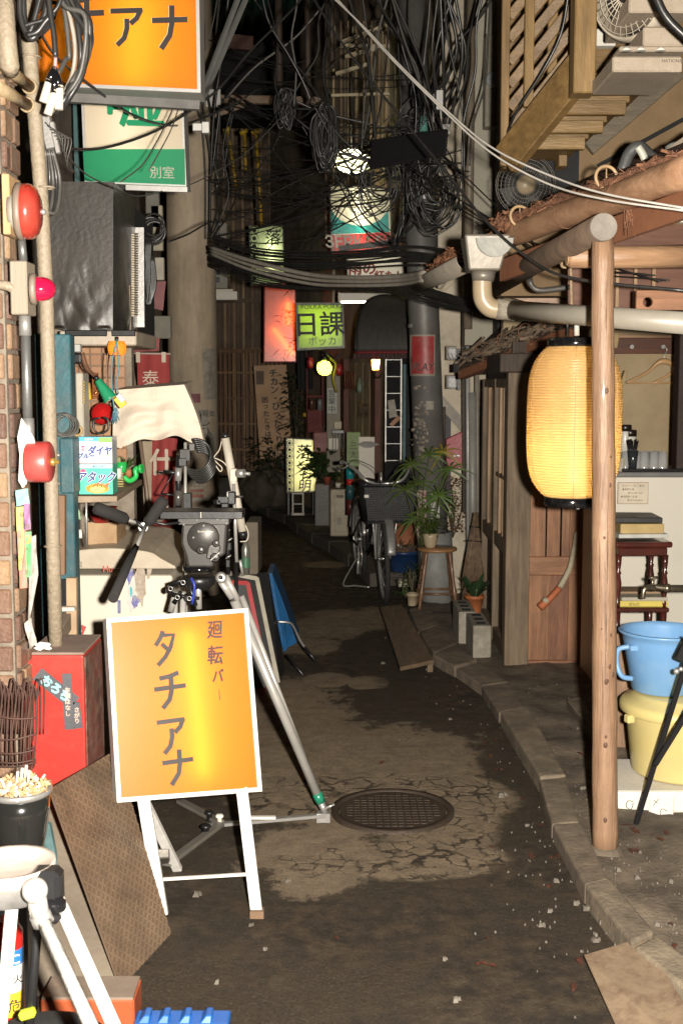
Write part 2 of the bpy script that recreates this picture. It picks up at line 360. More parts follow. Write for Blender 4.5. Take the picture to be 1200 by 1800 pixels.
# litter: pebbles, plaster crumbs, dead leaves
M_peb=mat('plaster_crumb',(.24,.21,.17),(.11,.095,.075),s=30,rough=.9,rv=.4)
M_leafd=mat('dead_leaf',(.16,.06,.028),(.08,.03,.015),s=30,rough=.7,rv=.4)
pb=MB();lv=MB()
def crumb(b_,x,y,z,s):
    vs=[];
    for dx,dy,dz in[(-1,-1,0),(1,-1,0),(1,1,0),(-1,1,0),(-.7,-.6,1),(.6,-.7,1),(.7,.6,1),(-.6,.7,1)]:vs.append(V((x+s*dx*ru(.5,1),y+s*dy*ru(.5,1),z+s*dz*ru(.4,.9)-(0 if dz else .004))))
    b_.hexa(vs)
def zsurf(x,y):return(.045 if x>kerbx(y)else .004)if 2.6<y<8 else 0
for i in range(420):
    t=rnd()
    if t<.45:p=G(random.gauss(1000,60)-(0),random.gauss(1480,110))
    elif t<.62:y=ru(2.9,6.5);p=V((kerbx(y)-ru(.12,.4),y,0))
    elif t<.86:y=ru(3,6.4);p=V((kerbx(y)+ru(.02,.7),y,0))
    else:p=V((ru(-.8,.8),ru(2.9,10),0))
    if i%3==0:p=G(ru(1060,1260),random.gauss(1600,60),.045)
    s=ru(.0015,.004)if rnd()<.95 else ru(.006,.012)
    if .02<s:s=.012
    crumb(pb,p.x,p.y,zsurf(p.x,p.y),s)
for px,py,s in[(1058,1622,.014),(1010,1590,.011),(965,1603,.008),(950,1628,.009),(1080,1650,.011),(1083,1628,.013),(880,1400,.018),(1022,1406,.012),(345,1575,.012),(505,1550,.008),(780,1688,.007),(1028,1600,.012),(672,1167,.01),(925,1452,.008),(790,1265,.008),(440,1628,.007),(465,1670,.006),(1045,1655,.012),(800,1760,.01)]:
    p=G(px,py);crumb(pb,p.x,p.y,zsurf(p.x,p.y),s);crumb(pb,p.x+s,p.y+s*.6,zsurf(p.x,p.y),s*.6)
tag(pb.build('gravel',M_peb),kind='stuff')
for i in range(130):
    y=ru(2.9,7.5);x=kerbx(y)+random.gauss(.05,.35)
    if i>90:x,y=ru(-.3,.5),ru(8,13)
    z=zsurf(x,y)+.005;a=ru(0,6.3);s=ru(.008,.022);d=V((math.cos(a),math.sin(a),ru(0,.4)))
    lv.leaf((x,y,z),d,s*1.6,s,.3)
for px,py in[(1105,1475),(1115,1485),(1165,1492),(1150,1500),(1110,1520),(872,1358),(955,1455),(850,1700),(1020,1695),(1010,1740),(970,1510),(935,1512)]:
    p=G(px,py);
    for k in range(3):a=ru(0,6.3);lv.leaf((p.x+ru(-.01,.01),p.y+ru(-.01,.01),zsurf(p.x,p.y)+.006),(math.cos(a),math.sin(a),ru(0,.5)),ru(.02,.035),ru(.012,.02),.3)
tag(lv.build('leaves',M_leafd),kind='stuff')

# ================================================================ left side buildings
M_mortar=mat('mortar',(.28,.235,.185),(.18,.145,.11),s=20,rough=.95,bump=.5,dirt=.4)
M_brick=mat('brick',(.31,.175,.105),(.16,.085,.052),s=16,rough=.6,bump=.5,dirt=.6,dcol=(.10,.075,.06),ds=9,rv=.6,coat=.2)
def frow(px,py,Y):return P(px,py,Y)
bp=thing('brick_pillar','pillar of brown glazed bricks with pale mortar at the left edge, carrying the fire alarm','wall',(-.92,3.3,0))
m=MB();m.box((-1.213,3.395,1.5),(.584,.166,3.4));m.build('mortar_core',M_mortar,bp)
bh,bw=.082,.115;me_cache={}
def brick(c,d):
    k=tuple(round(x,3)for x in d)
    if k not in me_cache:
        b_=MB();b_.box((0,0,0),d);o=b_.build('brick',M_brick,bp,bev=.004);me_cache[k]=o;o.data.transform(Matrix.Translation(wloc(bp)))
    else:o=me_cache[k].copy();sc.collection.objects.link(o)
    o.location=V(c)-wloc(bp)+V((ru(-.001,.001),ru(-.002,.001),0));return o
z=.04;row=0
while z<3.15:
    off=(row%2)*.5
    xs=-.925-(0 if row%2 else .058);brick((-.925-.029+.0,3.318,z),(.06 if row%2 else .06,.024,bh-.012))if False else None
    x=-.922;w0=.065 if row%2 else .125
    while x>-1.45:
        brick((x-w0/2,3.313,z),(w0-.008,.02,bh-.012));x-=w0;w0=.125
    y=3.325;
    for wl in([.09,.063]if row%2 else[.05,.103]):brick((-.919,y+wl/2,z),(.02,wl-.008,bh-.012));y+=wl
    z+=bh;row+=1
# plastered wall behind the pillar, running down the left side
M_lwall=mat('left_render',(.22,.18,.135),(.12,.095,.07),s=5,rough=.9,bump=.3,dirt=.7,ds=2)
lw=MB();lw.box((-1.42,6.2,2.4),(.2,5.4,4.9));solo(lw,'house_wall',M_lwall,'dim plastered house wall running down the left side behind the fridge and banners','wall')
M_teal=mat('teal_paint',(.022,.11,.135),(.014,.062,.08),s=9,rough=.55,bump=.25,dirt=.5,dcol=(.10,.085,.06),ds=6)
tf=thing('door_frame','chipped teal painted timber post and boards beside the brick pillar','door frame',(-1.05,4.0,0))
m=MB();a=P(108,590,4.05);zt_=P(108,588,4.05).z;m.box((a.x,4.05,zt_/2),(.075,.07,zt_));m.build('post',M_teal,tf,bev=.004)
m=MB();m.box((a.x-.055,4.02,zt_/2),(.03,.1,zt_));m.build('jamb',M_teal,tf,bev=.003)
m=MB();a=P(240,250,5.6);m.box((P(140,250,5.75).x,5.75,2.35),(.045,.05,1.4));m.build('board',mat('teal_dim',(.05,.12,.12)),tf,bev=.003)
M_tile=mat('ochre_tile',(.42,.23,.12),(.30,.15,.075),s=14,rough=.35,bump=.1,dirt=.3,rv=.2,coat=.3)
tw=thing('tiled_wall','ochre square tiles on the recessed wall behind the green lamp socket','wall',(-1.0,4.9,0))
m=MB();p0=P(135,600,4.92);p1=P(215,960,4.92);m.box(((p0.x+p1.x)/2-.1,4.97,1.1),(abs(p1.x-p0.x)+.3,.06,1.7));m.build('backing',M_mortar,tw)
tl=None
for i in range(12):
    for j in range(5):
        c=V((p0.x-.02+j*.048,4.93,p0.z-i*.048+.02))
        if tl is None:b_=MB();b_.box((0,0,0),(.045,.012,.045));tl=b_.build('tile',M_tile,tw,bev=.003);tl.data.transform(Matrix.Translation(wloc(tw)));o=tl
        else:o=tl.copy();sc.collection.objects.link(o)
        o.location=c-wloc(tw)
M_dkwood=mat('dark_wood',(.065,.042,.028),(.03,.02,.014),s=5,rough=.7,bump=.35,st=(6,6,.6),dirt=.4)
# ================================================================ closing of the alley: tall battened wall
M_slat=mat('weathered_batten',(.58,.42,.26),(.34,.24,.15),s=6,rough=.85,bump=.3,st=(5,5,.5),rv=.35,dirt=.4)
M_slatd=mat('stained_board',(.34,.25,.175),(.20,.15,.11),s=5,rough=.85,bump=.3,st=(4,4,.6),rv=.3,dirt=.5)
bw_=thing('battened_wall','tall dark timber wall with pale vertical battens closing the end of the alley','wall',(-1.0,17,0))
m=MB();m.box((-.9,17.3,4),(5.5,.3,9.5));m.build('boarding',M_slatd,bw_)
for i in range(30):
    px=372+i*8.1;a=P(px,600,17.1);m=MB();m.box((a.x,17.12,3.2 if i%3 else 4.0),(.032 if i%2 else .02,.05,5.6));m.build('batten',M_slat if i%2 else M_slatd,bw_)
for z in(2.72,4.4,5.6):m=MB();m.box((-.9,17.07,z),(4.2,.05,.06));m.build('rail',M_slatd,bw_)
# lattice gate at the foot of it
M_lat=mat('lattice_wood',(.36,.20,.11),(.19,.11,.06),s=6,rough=.75,bump=.3,st=(5,5,.5),rv=.3)
lg=thing('lattice_gate','low brown lattice gate of close vertical bars in front of the battened wall','gate',(-1.2,16,0))
a=P(380,612,16);b_=P(600,835,16)
for i in range(30):
    x=a.x+(b_.x-a.x)*i/29;m=MB();m.box((x,16,(a.z+b_.z)/2),(.028,.03,a.z-b_.z));m.build('bar',M_lat,lg)
for py in(617,655,700,745,790,828):
    q=P(490,py,15.96);m=MB();m.box(((a.x+b_.x)/2,15.965,q.z),(b_.x-a.x,.03,.05 if py in(617,828)else .025));m.build('rail',M_lat,lg)
m=MB();m.box((-.9,16.05,.15),(2.6,.4,.32));solo(m,'stone_plinth',M_concd,'low dark stone base under the lattice gate','plinth')
# black stand-in for the dark roof space and green awning of the upper left
M_black=mat('plain_black',(.012,.012,.012),rough=.8)  # flat black, for black parts and for the dark inside openings
M_green=mat('dark_green_sheet',(.012,.06,.035),(.006,.03,.018),s=3,rough=.6,bump=.3)
aw=thing('roof_awning','dark green corrugated awning high over the alley, behind the cable tangle','awning',P(430,80,11))
m=MB();a=[P(350,-60,10),P(580,-60,10),P(520,70,14),P(350,90,14)]
m.grid(lambda u,v:a[0].lerp(a[1],u).lerp(a[3].lerp(a[2],u),v)+V((0,0,.03*math.sin(u*60))),60,2);m.build('sheet',M_green,aw,solid=.01)
m=MB();m.bar(P(350,62,12.5),P(445,72,12.5),.05,.08);m.bar(P(350,75,12.4),P(445,84,12.4),.05,.06);m.build('rafter',mat('redwood',(.12,.05,.035)),aw)
m=MB();m.box((P(430,130,14).x,14.6,P(430,118,14).z),(1.1,.5,1.0));m.build('painted_dark',M_black,aw)  # black solid stands in for the dark behind the awning
# ================================================================ far right facade (bends to the left)
def FX(px):k=(px-600)/F;Y=2.70/(k+.218);return Y
def FP(px,py,out=0):Y=FX(px);p=P(px,py,Y);return p+V((-.977,-.213,0))*out
FN=V((-.977,-.213,0));FD=V((-.213,.977,0))     # normal towards the alley; direction away from the camera
def fbox(mb,px0,py0,px1,py1,th,out=0):         # slab on the facade between two picture corners
    a,b_=FP(px0,py0,out),FP(px1,py1,out);zc,zh=(a.z+b_.z)/2,abs(a.z-b_.z)
    a2,b2=V((a.x,a.y,zc)),V((b_.x,b_.y,zc));c=(a2+b2)/2-FN*0+FN*(th/2);L_=(a2-b2).length
    return mb.box(c,(L_,th,zh),Matrix((FD,FN.cross(Z_)*0+V((FN.x,FN.y,0)),Z_)).transposed())
M_cream=mat('cream_siding',(.56,.48,.33),(.38,.31,.20),s=5,rough=.8,bump=.2,st=(3,3,.4),dirt=.6,ds=2,rv=.15)
fa=thing('shop_facade','dim cream shop front at the far end of the alley behind the hanging signs','building',(0,11,0))
m=MB();p0=V((.825,8.6,0));p1=p0+FD*8.5;t=-FN*.25
m.hexa([p0+Z_*-.05,p0+t+Z_*-.05,p1+t+Z_*-.05,p1+Z_*-.05,p0+Z_*6.5,p0+t+Z_*6.5,p1+t+Z_*6.5,p1+Z_*6.5]);m.build('wall',mat('facade_base',(.42,.32,.22),(.26,.195,.135),s=4,rough=.85,bump=.3,dirt=.6),fa)
for i in range(12):
    px=582+i*11;m=MB();fbox(m,px,60,px+9.6,330,.03,.012);m.build('siding_board',M_cream,fa)
for i in range(9):
    px=581+i*13.5;m=MB();fbox(m,px,40,px+1.8,420,.02,.05);m.build('batten',M_slat,fa)
for i in range(16):                                     # louvred tan boards low left of the vodka sign
    py=355+i*13.5;m=MB();fbox(m,536,py,592,py+8.5,.03,.02);m.build('louvre_slat',M_cream,fa)
M_oldw=mat('old_pine',(.46,.35,.22),(.25,.18,.115),s=5,rough=.75,bump=.35,st=(5,5,.5),dirt=.5,rv=.15)
for i in range(4):
    px=620+i*12.5;m=MB();fbox(m,px,640,px+11.8,905,.03,.012);m.build('cladding_board',M_oldw,fa)
for pa_ in(608,664):m=MB();fbox(m,pa_,632,pa_+8,960,.05,.02);m.build('post',mat('redbrown',(.14,.05,.035),(.07,.03,.02),st=(4,4,.5),rough=.6),fa)
# ---- middle block right of the alley, with meters and drains
M_gwall=mat('grey_render',(.66,.58,.45),(.50,.43,.33),s=4,rough=.9,bump=.35,dirt=.55,dcol=(.10,.085,.065),ds=3,bs=60)
gw=MB();a=P(768,600,8.55);gw.box((a.x+.9,8.67,3.0),(1.8,.24,6.2));solo(gw,'rendered_wall',M_gwall,'stained grey rendered wall between the grey pole and the wooden hut, with two meters','wall')
uw=thing('upper_wall','pale grey upper house wall with a brown pipe beside the wooden stairs','wall',(0,7.8,2))
m=MB();a,b_=P(818,440,7.8),P(890,440,7.8);m.box(((a.x+b_.x)/2,7.9,3.1),(b_.x-a.x,.2,2.6));m.build('wall',mat('upper_render',(.44,.41,.33),(.32,.29,.235),s=3,rough=.85,bump=.2,dirt=.5,ds=3,dcol=(.14,.12,.09)),uw)
m=MB();x=P(826,200,7.75).x;m.tube([(x,7.76,1.9),(x,7.76,4.4)],.03,10);m.build('pipe',mat('brown_pipe',(.20,.16,.115),rough=.5),uw)
m=MB();m.box((P(882,100,7.7).x,7.7,3.1),(.05,.25,2.6));m.build('corner_board',M_black,uw)
mt=thing('meter_box','tall grey glazed meter box high on the pale upper wall left of the stairs','meter',P(862,145,7.75))
p=P(862,145,7.7);m=MB();m.box(p,(.085,.12,.56));m.build('case',mat('meter_case',(.25,.22,.17),rough=.4),mt,bev=.01,seg=2)
m=MB();m.lathe([(.05,0),(.05,.02),(.04,.03)],p+V((.01,-.06,0)),rotM((0,-1,0)));m.build('dial',mat('glassy_grey',(.35,.37,.38),rough=.1,coat=1),mt)

# ================================================================ wooden hut on the right
M_wood=mat('aged_cedar',(.34,.155,.075),(.14,.062,.032),s=4.5,rough=.6,bump=.3,st=(7,7,.7),rv=.18,dirt=.3,dcol=(.06,.035,.022),ds=4)
M_woodh=mat('aged_cedar_rail',(.34,.155,.075),(.16,.07,.036),s=4.5,rough=.6,bump=.3,st=(.7,7,7),rv=.18,dirt=.3,dcol=(.06,.035,.022),ds=4)
M_greyw=mat('grey_jamb',(.21,.15,.095),(.10,.072,.046),s=5,rough=.7,bump=.35,st=(7,7,.6),rv=.1,dirt=.4)
M_straw=mat('straw_wood',(.36,.23,.12),(.22,.13,.07),s=6,rough=.55,bump=.2,st=(7,7,.6))
M_log=mat('peeled_log',(.35,.215,.13),(.19,.11,.065),s=4,rough=.5,bump=.35,st=(8,8,.8),dirt=.6,dcol=(.15,.085,.055),ds=6,coat=.15)
M_logx=mat('peeled_log_lying',(.44,.27,.155),(.28,.16,.09),s=4,rough=.42,bump=.25,st=(.8,8,8),dirt=.35,dcol=(.2,.1,.05),ds=5,coat=.15)
HY=6.38
ht=thing('wooden_hut','weathered cedar hut front with panelled door and narrow glazed side sash beside the lantern','hut',P(893,1186,HY))
def hb(name,x0,y0,x1,y1,th=.03,Y=HY,m=None,bev=.003):
    a,b_=P(x0,y0,Y),P(x1,y1,Y);q=MB();q.box(((a.x+b_.x)/2,Y+th/2,(a.z+b_.z)/2),(abs(b_.x-a.x),th,abs(a.z-b_.z)));return q.build(name,m or M_wood,ht,bev=bev)
hb('corner_post',893,655,927,1187,.09,HY-.03,M_greyw)
x=928
for wd in(34,26,30):hb('plank',x,660,x+wd-1.2,979,.02,HY+.015);x+=wd
x=928
for wd in(36,40,46):hb('plank',x,1011,x+wd-1.2,1162,.02,HY+.018);x+=wd
hb('rail',926,979,1052,1011,.035,HY,M_woodh);hb('rail',926,1161,1052,1188,.04,HY,M_woodh);hb('rail',926,650,1052,664,.035,HY,M_woodh)
hb('stile',1006,664,1020,1162,.03,HY+.006);hb('stile',1038,664,1062,1190,.05,HY-.005,M_greyw)
hb('backing',900,600,1062,1192,.02,HY+.06,M_dkwood)
# left side wall: faces the alley, plane x = X0 from HY back
X0=P(893,900,HY).x
def hs(name,Ya,Yb,za,zb,th=.03,m=None,out=0):
    q=MB();q.box((X0-out+th/2,(Ya+Yb)/2,(za+zb)/2),(th,abs(Yb-Ya),abs(zb-za)));return q.build(name,m or M_wood,ht,bev=.003)
hs('side_boarding',HY+.05,7.6,.03,1.72,.05,M_dkwood,-.03)
for Ya,wd in((HY+.06,.05),(6.93,.07),(7.5,.06)):hs('side_stile',Ya,Ya+wd,.05,1.58,.04,M_straw if Ya<6.6 else M_greyw,.012)
for za,zb in((.05,.13),(.62,.70),(1.53,1.58)):hs('side_rail',HY+.11,7.5,za,zb,.035,M_greyw,.006)
for Ya in(6.62,6.78,7.1,7.3):hs('glazing_bar',Ya,Ya+.022,.70,1.53,.025,M_straw,.002)
hs('glazing_bar',HY+.12,6.93,1.02,1.045,.02,M_greyw,.001)
q=MB();q.box((X0+.012,6.98,1.12),(.006,1.0,.80));q.build('window_pane',mat('smoky_glass',(.05,.045,.035),rough=.15,coat=.5),ht)
q=MB();a=P(850,628,HY+.2);q.box((X0+.08,6.95,1.66),(.3,1.35,.10));q.build('lintel',M_dkwood,ht,bev=.006)
# shaggy bark eave above the hut door
be=thing('bark_eave','small shaggy eave of curling grey bark strips over the hut window','eave',P(900,620,6.3))
e0,e1=P(806,650,7.2),P(1000,575,6.1);dd=e1-e0
q=MB();q.bar(e0+V((.02,.0,-.03)),e1+V((0,0,-.03)),.06,.05);q.build('fascia',mat('reddish_lath',(.22,.09,.045),rough=.7),be,bev=.004)
q=MB();q.hexa([e0+V((0,0,0)),e1,e1+V((.35,.35,.3)),e0+V((.35,.35,.3)),e0+V((0,0,.02)),e1+V((0,0,.02)),e1+V((.35,.35,.33)),e0+V((.35,.35,.33))]);q.build('roof_board',M_dkwood,be)
M_bark=mat('grey_bark',(.26,.19,.135),(.12,.082,.055),s=25,rough=.95,bump=.6,rv=.2)
M_barkr=mat('red_bark',(.27,.125,.065),(.12,.05,.028),s=25,rough=.9,bump=.6)
def strips(mb,f,n,L0,L1,w0,w1,dirn,jit,zj=.02):
    for i in range(n):
        t=rnd();p=f(t);d=(V(dirn)+V((ru(-jit,jit),ru(-jit,jit),ru(-jit,jit)))).normalized();L_=ru(L0,L1);w_=ru(w0,w1)
        s_=d.cross(V((ru(-1,1),ru(-1,1),ru(-.3,1)))).normalized()*w_/2;k=d.cross(s_).normalized()*L_*ru(-.18,.18)
        p=p+V((0,0,ru(-zj,zj)))-d*L_/2;vs=[]
        for j in range(4):
            u=j/3;c_=p+d*L_*u+k*4*u*(1-u);ww=1-.5*abs(u-.5);vs+=[c_-s_*ww,c_+s_*ww]
        mb.add(vs,[(0,1,3,2),(2,3,5,4),(4,5,7,6)],True)
q=MB();strips(q,lambda t:e0.lerp(e1,t)+V((ru(-.03,.12),0,ru(0,.09))),420,.04,.22,.006,.02,dd.normalized(),.35,.015);tag(q.build('bark_strips',M_bark,be),kind='stuff')
q=MB();strips(q,lambda t:e0.lerp(e1,.25+.7*t)+V((ru(-.03,.03),0,ru(-.04,.0))),120,.03,.12,.004,.01,dd.normalized(),.7,.01);tag(q.build('red_bark_strips',M_barkr,be),kind='stuff')
q=MB();q.box(e0+V((-.02,0,.01)),(.03,.05,.05));q.box(P(822,655,7.1),(.04,.06,.05))if False else None;q.build('end_block',M_black,be)
for k in range(4):
    q=MB();u0=.25+k*.2;p=e0.lerp(e1,u0)+V((-.01,0,.07));q.torus(p,ru(.03,.05),.003,rotM((ru(-.5,.5),-1,ru(-.4,.4))),16,5);q.build('wire_loop',M_barkr,be)
q=MB();a,b_=P(870,615,6.6),P(1000,545,6.1);q.bar(P(868,480+25,6.5),P(1035,560-10,6.4),.05,.06);solo(q,'roof_batten',M_logx,'thin peeled batten running behind the lantern cord under the bark roof','batten')
# interior: back wall, dark shade strip, coat rail
M_plaster=mat('ochre_plaster',(.42,.33,.20),(.33,.25,.15),s=5,rough=.9,bump=.25,dirt=.25,dcol=(.25,.18,.1),ds=3)
q=MB();q.box((2.25,7.15,1.4),(2.6,.1,2.9));solo(q,'bar_wall',M_plaster,'ochre plaster back wall of the open bar with the coat rail and hangers','wall')
q=MB();a=P(1191,700,6.2);q.box((a.x+.03,6.2,1.3),(.09,.1,2.6));solo(q,'bar_shade_strip',mat('shade_brown_black',(.03,.012,.009),rough=.6),'near black upright standing in for the shadow at the right edge of the bar','post',bev=.004)  # dark upright put in where a shadow falls on the bar wall
cr=thing('coat_rail','dark brown coat rail with two small round hooks on the ochre wall','coat rail',P(1140,612,7.05))
a,b_=P(1076,594,7.06),P(1185,622,7.06);q=MB();q.box(((a.x+b_.x)/2,7.07,(a.z+b_.z)/2),(b_.x-a.x,.03,a.z-b_.z));q.build('board',mat('rail_wood',(.13,.05,.028),(.06,.022,.014),st=(.7,6,6),rough=.35,coat=.3),cr,bev=.003)
q=MB();a,b_=P(1082,588,7.04),P(1178,594,7.04);q.box(((a.x+b_.x)/2,7.05,(a.z+b_.z)/2),(b_.x-a.x,.05,a.z-b_.z));q.build('cap',M_logx,cr,bev=.002)
M_chrome=mat('chrome',(.62,.61,.58),rough=.3,metal=.6,bump=0)
M_steel=mat('brushed_steel',(.48,.47,.45),(.34,.33,.32),rough=.38,metal=.6,bump=.08,s=20,dirt=.3,dcol=(.2,.18,.16))
for px in(1107,1162):q=MB();q.lathe([(.004,0),(.004,.03),(.014,.032),(.012,.04)],P(px,610,7.05),rotM((0,-1,0)),12);q.build('hook',M_chrome,cr)
q=MB();q.bar(P(1078,612,7.0),P(1083,582,7.0),.035,.03);solo(q,'bamboo_peg',mat('bamboo',(.42,.30,.14),(.30,.20,.09),rough=.4),'short bamboo stub slanting at the left end of the coat rail','peg',bev=.003)
q=MB();q.bar(P(1090,680,6.9),P(1099,652,6.9),.03,.02);solo(q,'wood_offcut',mat('bamboo',()),'small pale wooden slat leaning behind the right side of the lantern','slat',bev=.002)
hg=thing('coat_hanger','pale wooden coat hanger with steel hook on the ochre wall','coat hanger',P(1165,640,7.0));M_hang=mat('hanger_wood',(.55,.33,.16),(.45,.26,.12),s=5,rough=.3,coat=.4)
def hanger(root,cx,cy,s,Yh):
    q=MB();pts=spline([P(cx-66*s,cy+38*s,Yh),P(cx-30*s,cy+20*s,Yh),P(cx-12*s,cy+4*s,Yh),P(cx,cy,Yh),P(cx+12*s,cy+4*s,Yh),P(cx+30*s,cy+20*s,Yh),P(cx+66*s,cy+38*s,Yh)],6)
    n=len(pts);q.tube(pts,[.008+.010*math.exp(-((i-n/2)/(n/5))**2)for i in range(n)],8);q.build('shoulder',M_hang,root)
    q=MB();q.tube([P(cx-62*s,cy+38*s,Yh),P(cx+62*s,cy+38*s,Yh)],.005,6);q.build('bar',M_hang,root)
    q=MB();q.tube(spline([P(cx,cy,Yh),P(cx,cy-10*s,Yh),P(cx+5*s,cy-18*s,Yh),P(cx+3*s,cy-24*s,Yh),P(cx-3,cy-22,Yh)],5),.0022,6);q.build('hook',M_chrome,root)
hanger(hg,1166,635,1.0,6.98)
hg2=thing('coat_hanger','second wooden coat hanger half hidden by the dark shade strip','coat hanger',P(1200,650,7.02));hanger(hg2,1196,645,.75,7.06)
# cabinet with worktop, notice, glasses
M_white=mat('cabinet_white',(.66,.62,.54),(.58,.54,.46),s=4,rough=.5,bump=.06,dirt=.3,dcol=(.4,.33,.24),ds=4)
cb=thing('cabinet','white cabinet with grey top and a framed notice, carrying the tray of glasses','cabinet',G(1130,1130));CY=5.9
a,b_=P(1060,838,CY),P(1168,1140,CY);q=MB();q.box(((a.x+b_.x)/2+.07,CY+.22,(a.z)/2),(b_.x-a.x+.16,.42,a.z));q.build('body',M_white,cb,bev=.006)
q=MB();q.box(((a.x+b_.x)/2+.07,CY+.2,a.z+.013),(b_.x-a.x+.2,.48,.025));q.build('worktop',mat('worktop_grey',(.16,.155,.15),rough=.4),cb,bev=.004)
a,b_=P(1085,848,CY-.005),P(1138,886,CY-.005);q=MB();q.box(((a.x+b_.x)/2,CY-.003,(a.z+b_.z)/2),(b_.x-a.x,.003,a.z-b_.z));nb=q.build('notice',mat('notice_edge',(.35,.2,.13),rough=.7),cb)
q=MB();q.box(((a.x+b_.x)/2,CY-.0055,(a.z+b_.z)/2),(b_.x-a.x-.006,.003,a.z-b_.z-.006));q.build('sheet',mat('paper',(.68,.60,.47),rough=.8),nb)
M_ink=mat('ink',(.02,.018,.016),rough=.6,bump=0);M_inkb=mat('faded_ink',(.18,.14,.11),rough=.7,bump=0)
for i,(s_,dx,sz)in enumerate([('タクシーのご案内',0,.014),('●東都交通',-.025,.012),('電 03-3331-9611',.01,.011),('●帝都第一交通',-.02,.012),('電 03-3244-8833',.01,.011)]):
    text(s_,sz,V(((a.x+b_.x)/2+dx,CY-.008,a.z-.016-i*.018)),M_inkb if i!=9 else M_ink,nb,off=.001)
ty=thing('tray','black tray on the white cabinet under the upturned glasses','tray',P(1125,828,CY+.15));q=MB();p0=P(1095,828,CY+.1);zt=P(1100,838,CY).z+.026
q.box((p0.x+.12,CY+.14,zt+.006),(.3,.26,.011));q.build('base',mat('tray_black',(.02,.018,.018),rough=.3,coat=.4),ty,bev=.003)
M_glass=mat('clear_glass',(.55,.55,.54),(.5,.5,.5),rough=.06,bump=0,alpha=.38,coat=1,spec=1)
gl0=None
gi=0
for(gx,gy_)in[(1117,0),(1126,.07),(1131,0),(1141,.06),(1148,0),(1156,.07),(1163,.0),(1098,.02)]:
    p=P(gx,820,CY+.08+gy_);p.z=zt+.012
    lab=['upturned clear tumbler on the tray, directly right of the straws','clear tumbler in the back row, behind the first from the straws','upturned clear tumbler, second in the front row from the straws','clear tumbler in the back row near the middle of the tray','upturned clear tumbler, third in the front row from the straws','clear tumbler in the back row nearest the dark shade strip','upturned clear tumbler at the right end of the tray','clear tumbler standing between the lantern and the straws'][gi]
    q=MB();q.lathe([(.027,0),(.023,.082),(.0001,.083),(.0001,.078),(.021,.077),(.0255,.0)],p,n=18,cap=False);solo(q,'tumbler',M_glass,lab,'glass','upturned tumblers on the tray');gi+=1
sh=thing('straw_holder','black straws fanned out of a dark tumbler on the tray','straw holder',P(1111,815,CY+.04));p=P(1111,815,CY+.04);p.z=zt+.012
q=MB();q.lathe([(.020,0),(.028,.09),(.026,.09),(.019,.005)],p,n=18);q.build('tumbler',mat('dark_glass',(.03,.035,.04),rough=.08,coat=1),sh)
M_blackp=mat('black_plastic',(.014,.014,.015),rough=.35,bump=.05);M_matte=mat('black_matte',(.012,.012,.012),rough=.85,bump=.1)
for i in range(14):
    a_=ru(0,6.28);r_=ru(.004,.016);dx=(i-6.5)*.0042;q=MB();q.tube([p+V((r_*math.cos(a_)*.5,r_*math.sin(a_),.01)),p+V((dx+r_*math.cos(a_)*.4,r_*math.sin(a_),ru(.135,.15)))],.0024,5);q.build('straw',M_blackp,sh)
for(jx,jy,hh,lab)in((1097,748,.16,'taller white jar with black lid behind the straws'),(1106,757,.13,'shorter white jar with black lid just behind the straws')):
    j=thing('jar',lab,'jar',P(jx,800,CY+.2),'white jars with black lids behind the straws');p=P(jx,800,CY+.24);p.z=zt;top=P(jx,jy+10,CY+.24).z;q=MB();q.lathe([(.03,0),(.03,top-zt),(.025,top-zt+.01)],p,n=18);q.build('body',mat('jar_white',(.6,.58,.52),rough=.3),j)
    q=MB();q.lathe([(.033,top-zt),(.033,top-zt+.03),(.028,top-zt+.034)],p,n=18);q.build('lid',mat('lid_black',(.02,.012,.01),rough=.3),j)
q=MB();q.bar(P(1087,830,CY+.02),P(1093,806,CY+.06),.03,.006);solo(q,'coaster_card',mat('card',(.5,.45,.36)),'small upright card beside the lantern at the worktop edge','card')
# mahogany stand with books
ms=thing('mahogany_stand','small mahogany stand with turned legs and dark red top beside the blue bucket','stand',G(1130,1160));M_mah=mat('mahogany',(.085,.020,.013),(.035,.009,.007),s=6,rough=.22,bump=.05,coat=.5)
SY=5.1;xl,xr=P(1080,950,SY).x,P(1180,950,SY).x;zt_=P(1100,952,SY).z;zl=P(1100,1072,SY).z;cx=(xl+xr)/2
q=MB();q.box((cx,SY+.13,zt_-.012),(xr-xl,.3,.026));q.build('top',M_mah,ms,bev=.008,seg=2)
q=MB();q.box((cx,SY+.13,zt_-.045),(xr-xl-.035,.26,.035));q.build('apron',M_mah,ms,bev=.004)
q=MB();q.box((cx,SY+.13,zl),(xr-xl-.01,.28,.02));q.build('shelf',M_mah,ms,bev=.004)
pf=[(.012,0),(.014,.03),(.009,.05),(.013,.10),(.016,.16),(.010,.22),(.014,.235),(.009,.25),(.013,.30),(.015,.36)]
for sx in(xl+.022,xr-.022):
    for sy in(SY+.02,SY+.25):
        h1=zt_-.06-zl-.01;q=MB();q.lathe([(r_,z_*h1/.36)for r_,z_ in pf],(sx,sy,zl+.01),n=12);q.lathe([(r_,z_*(zl-.01-.04)/.36)for r_,z_ in pf],(sx,sy,.04),n=12);q.build('leg',M_mah,ms)
def book(name,lab,px0,py0,px1,py1,Y,d,m,cat='book',rot=0):
    a,b_=P(px0,py0,Y),P(px1,py1,Y);q=MB();q.box(((a.x+b_.x)/2,Y+d/2,(a.z+b_.z)/2),(b_.x-a.x,d,a.z-b_.z),rot);return solo(q,name,m,lab,cat,bev=.002)
M_ochre=mat('ochre_paper',(.42,.30,.12),rough=.6)
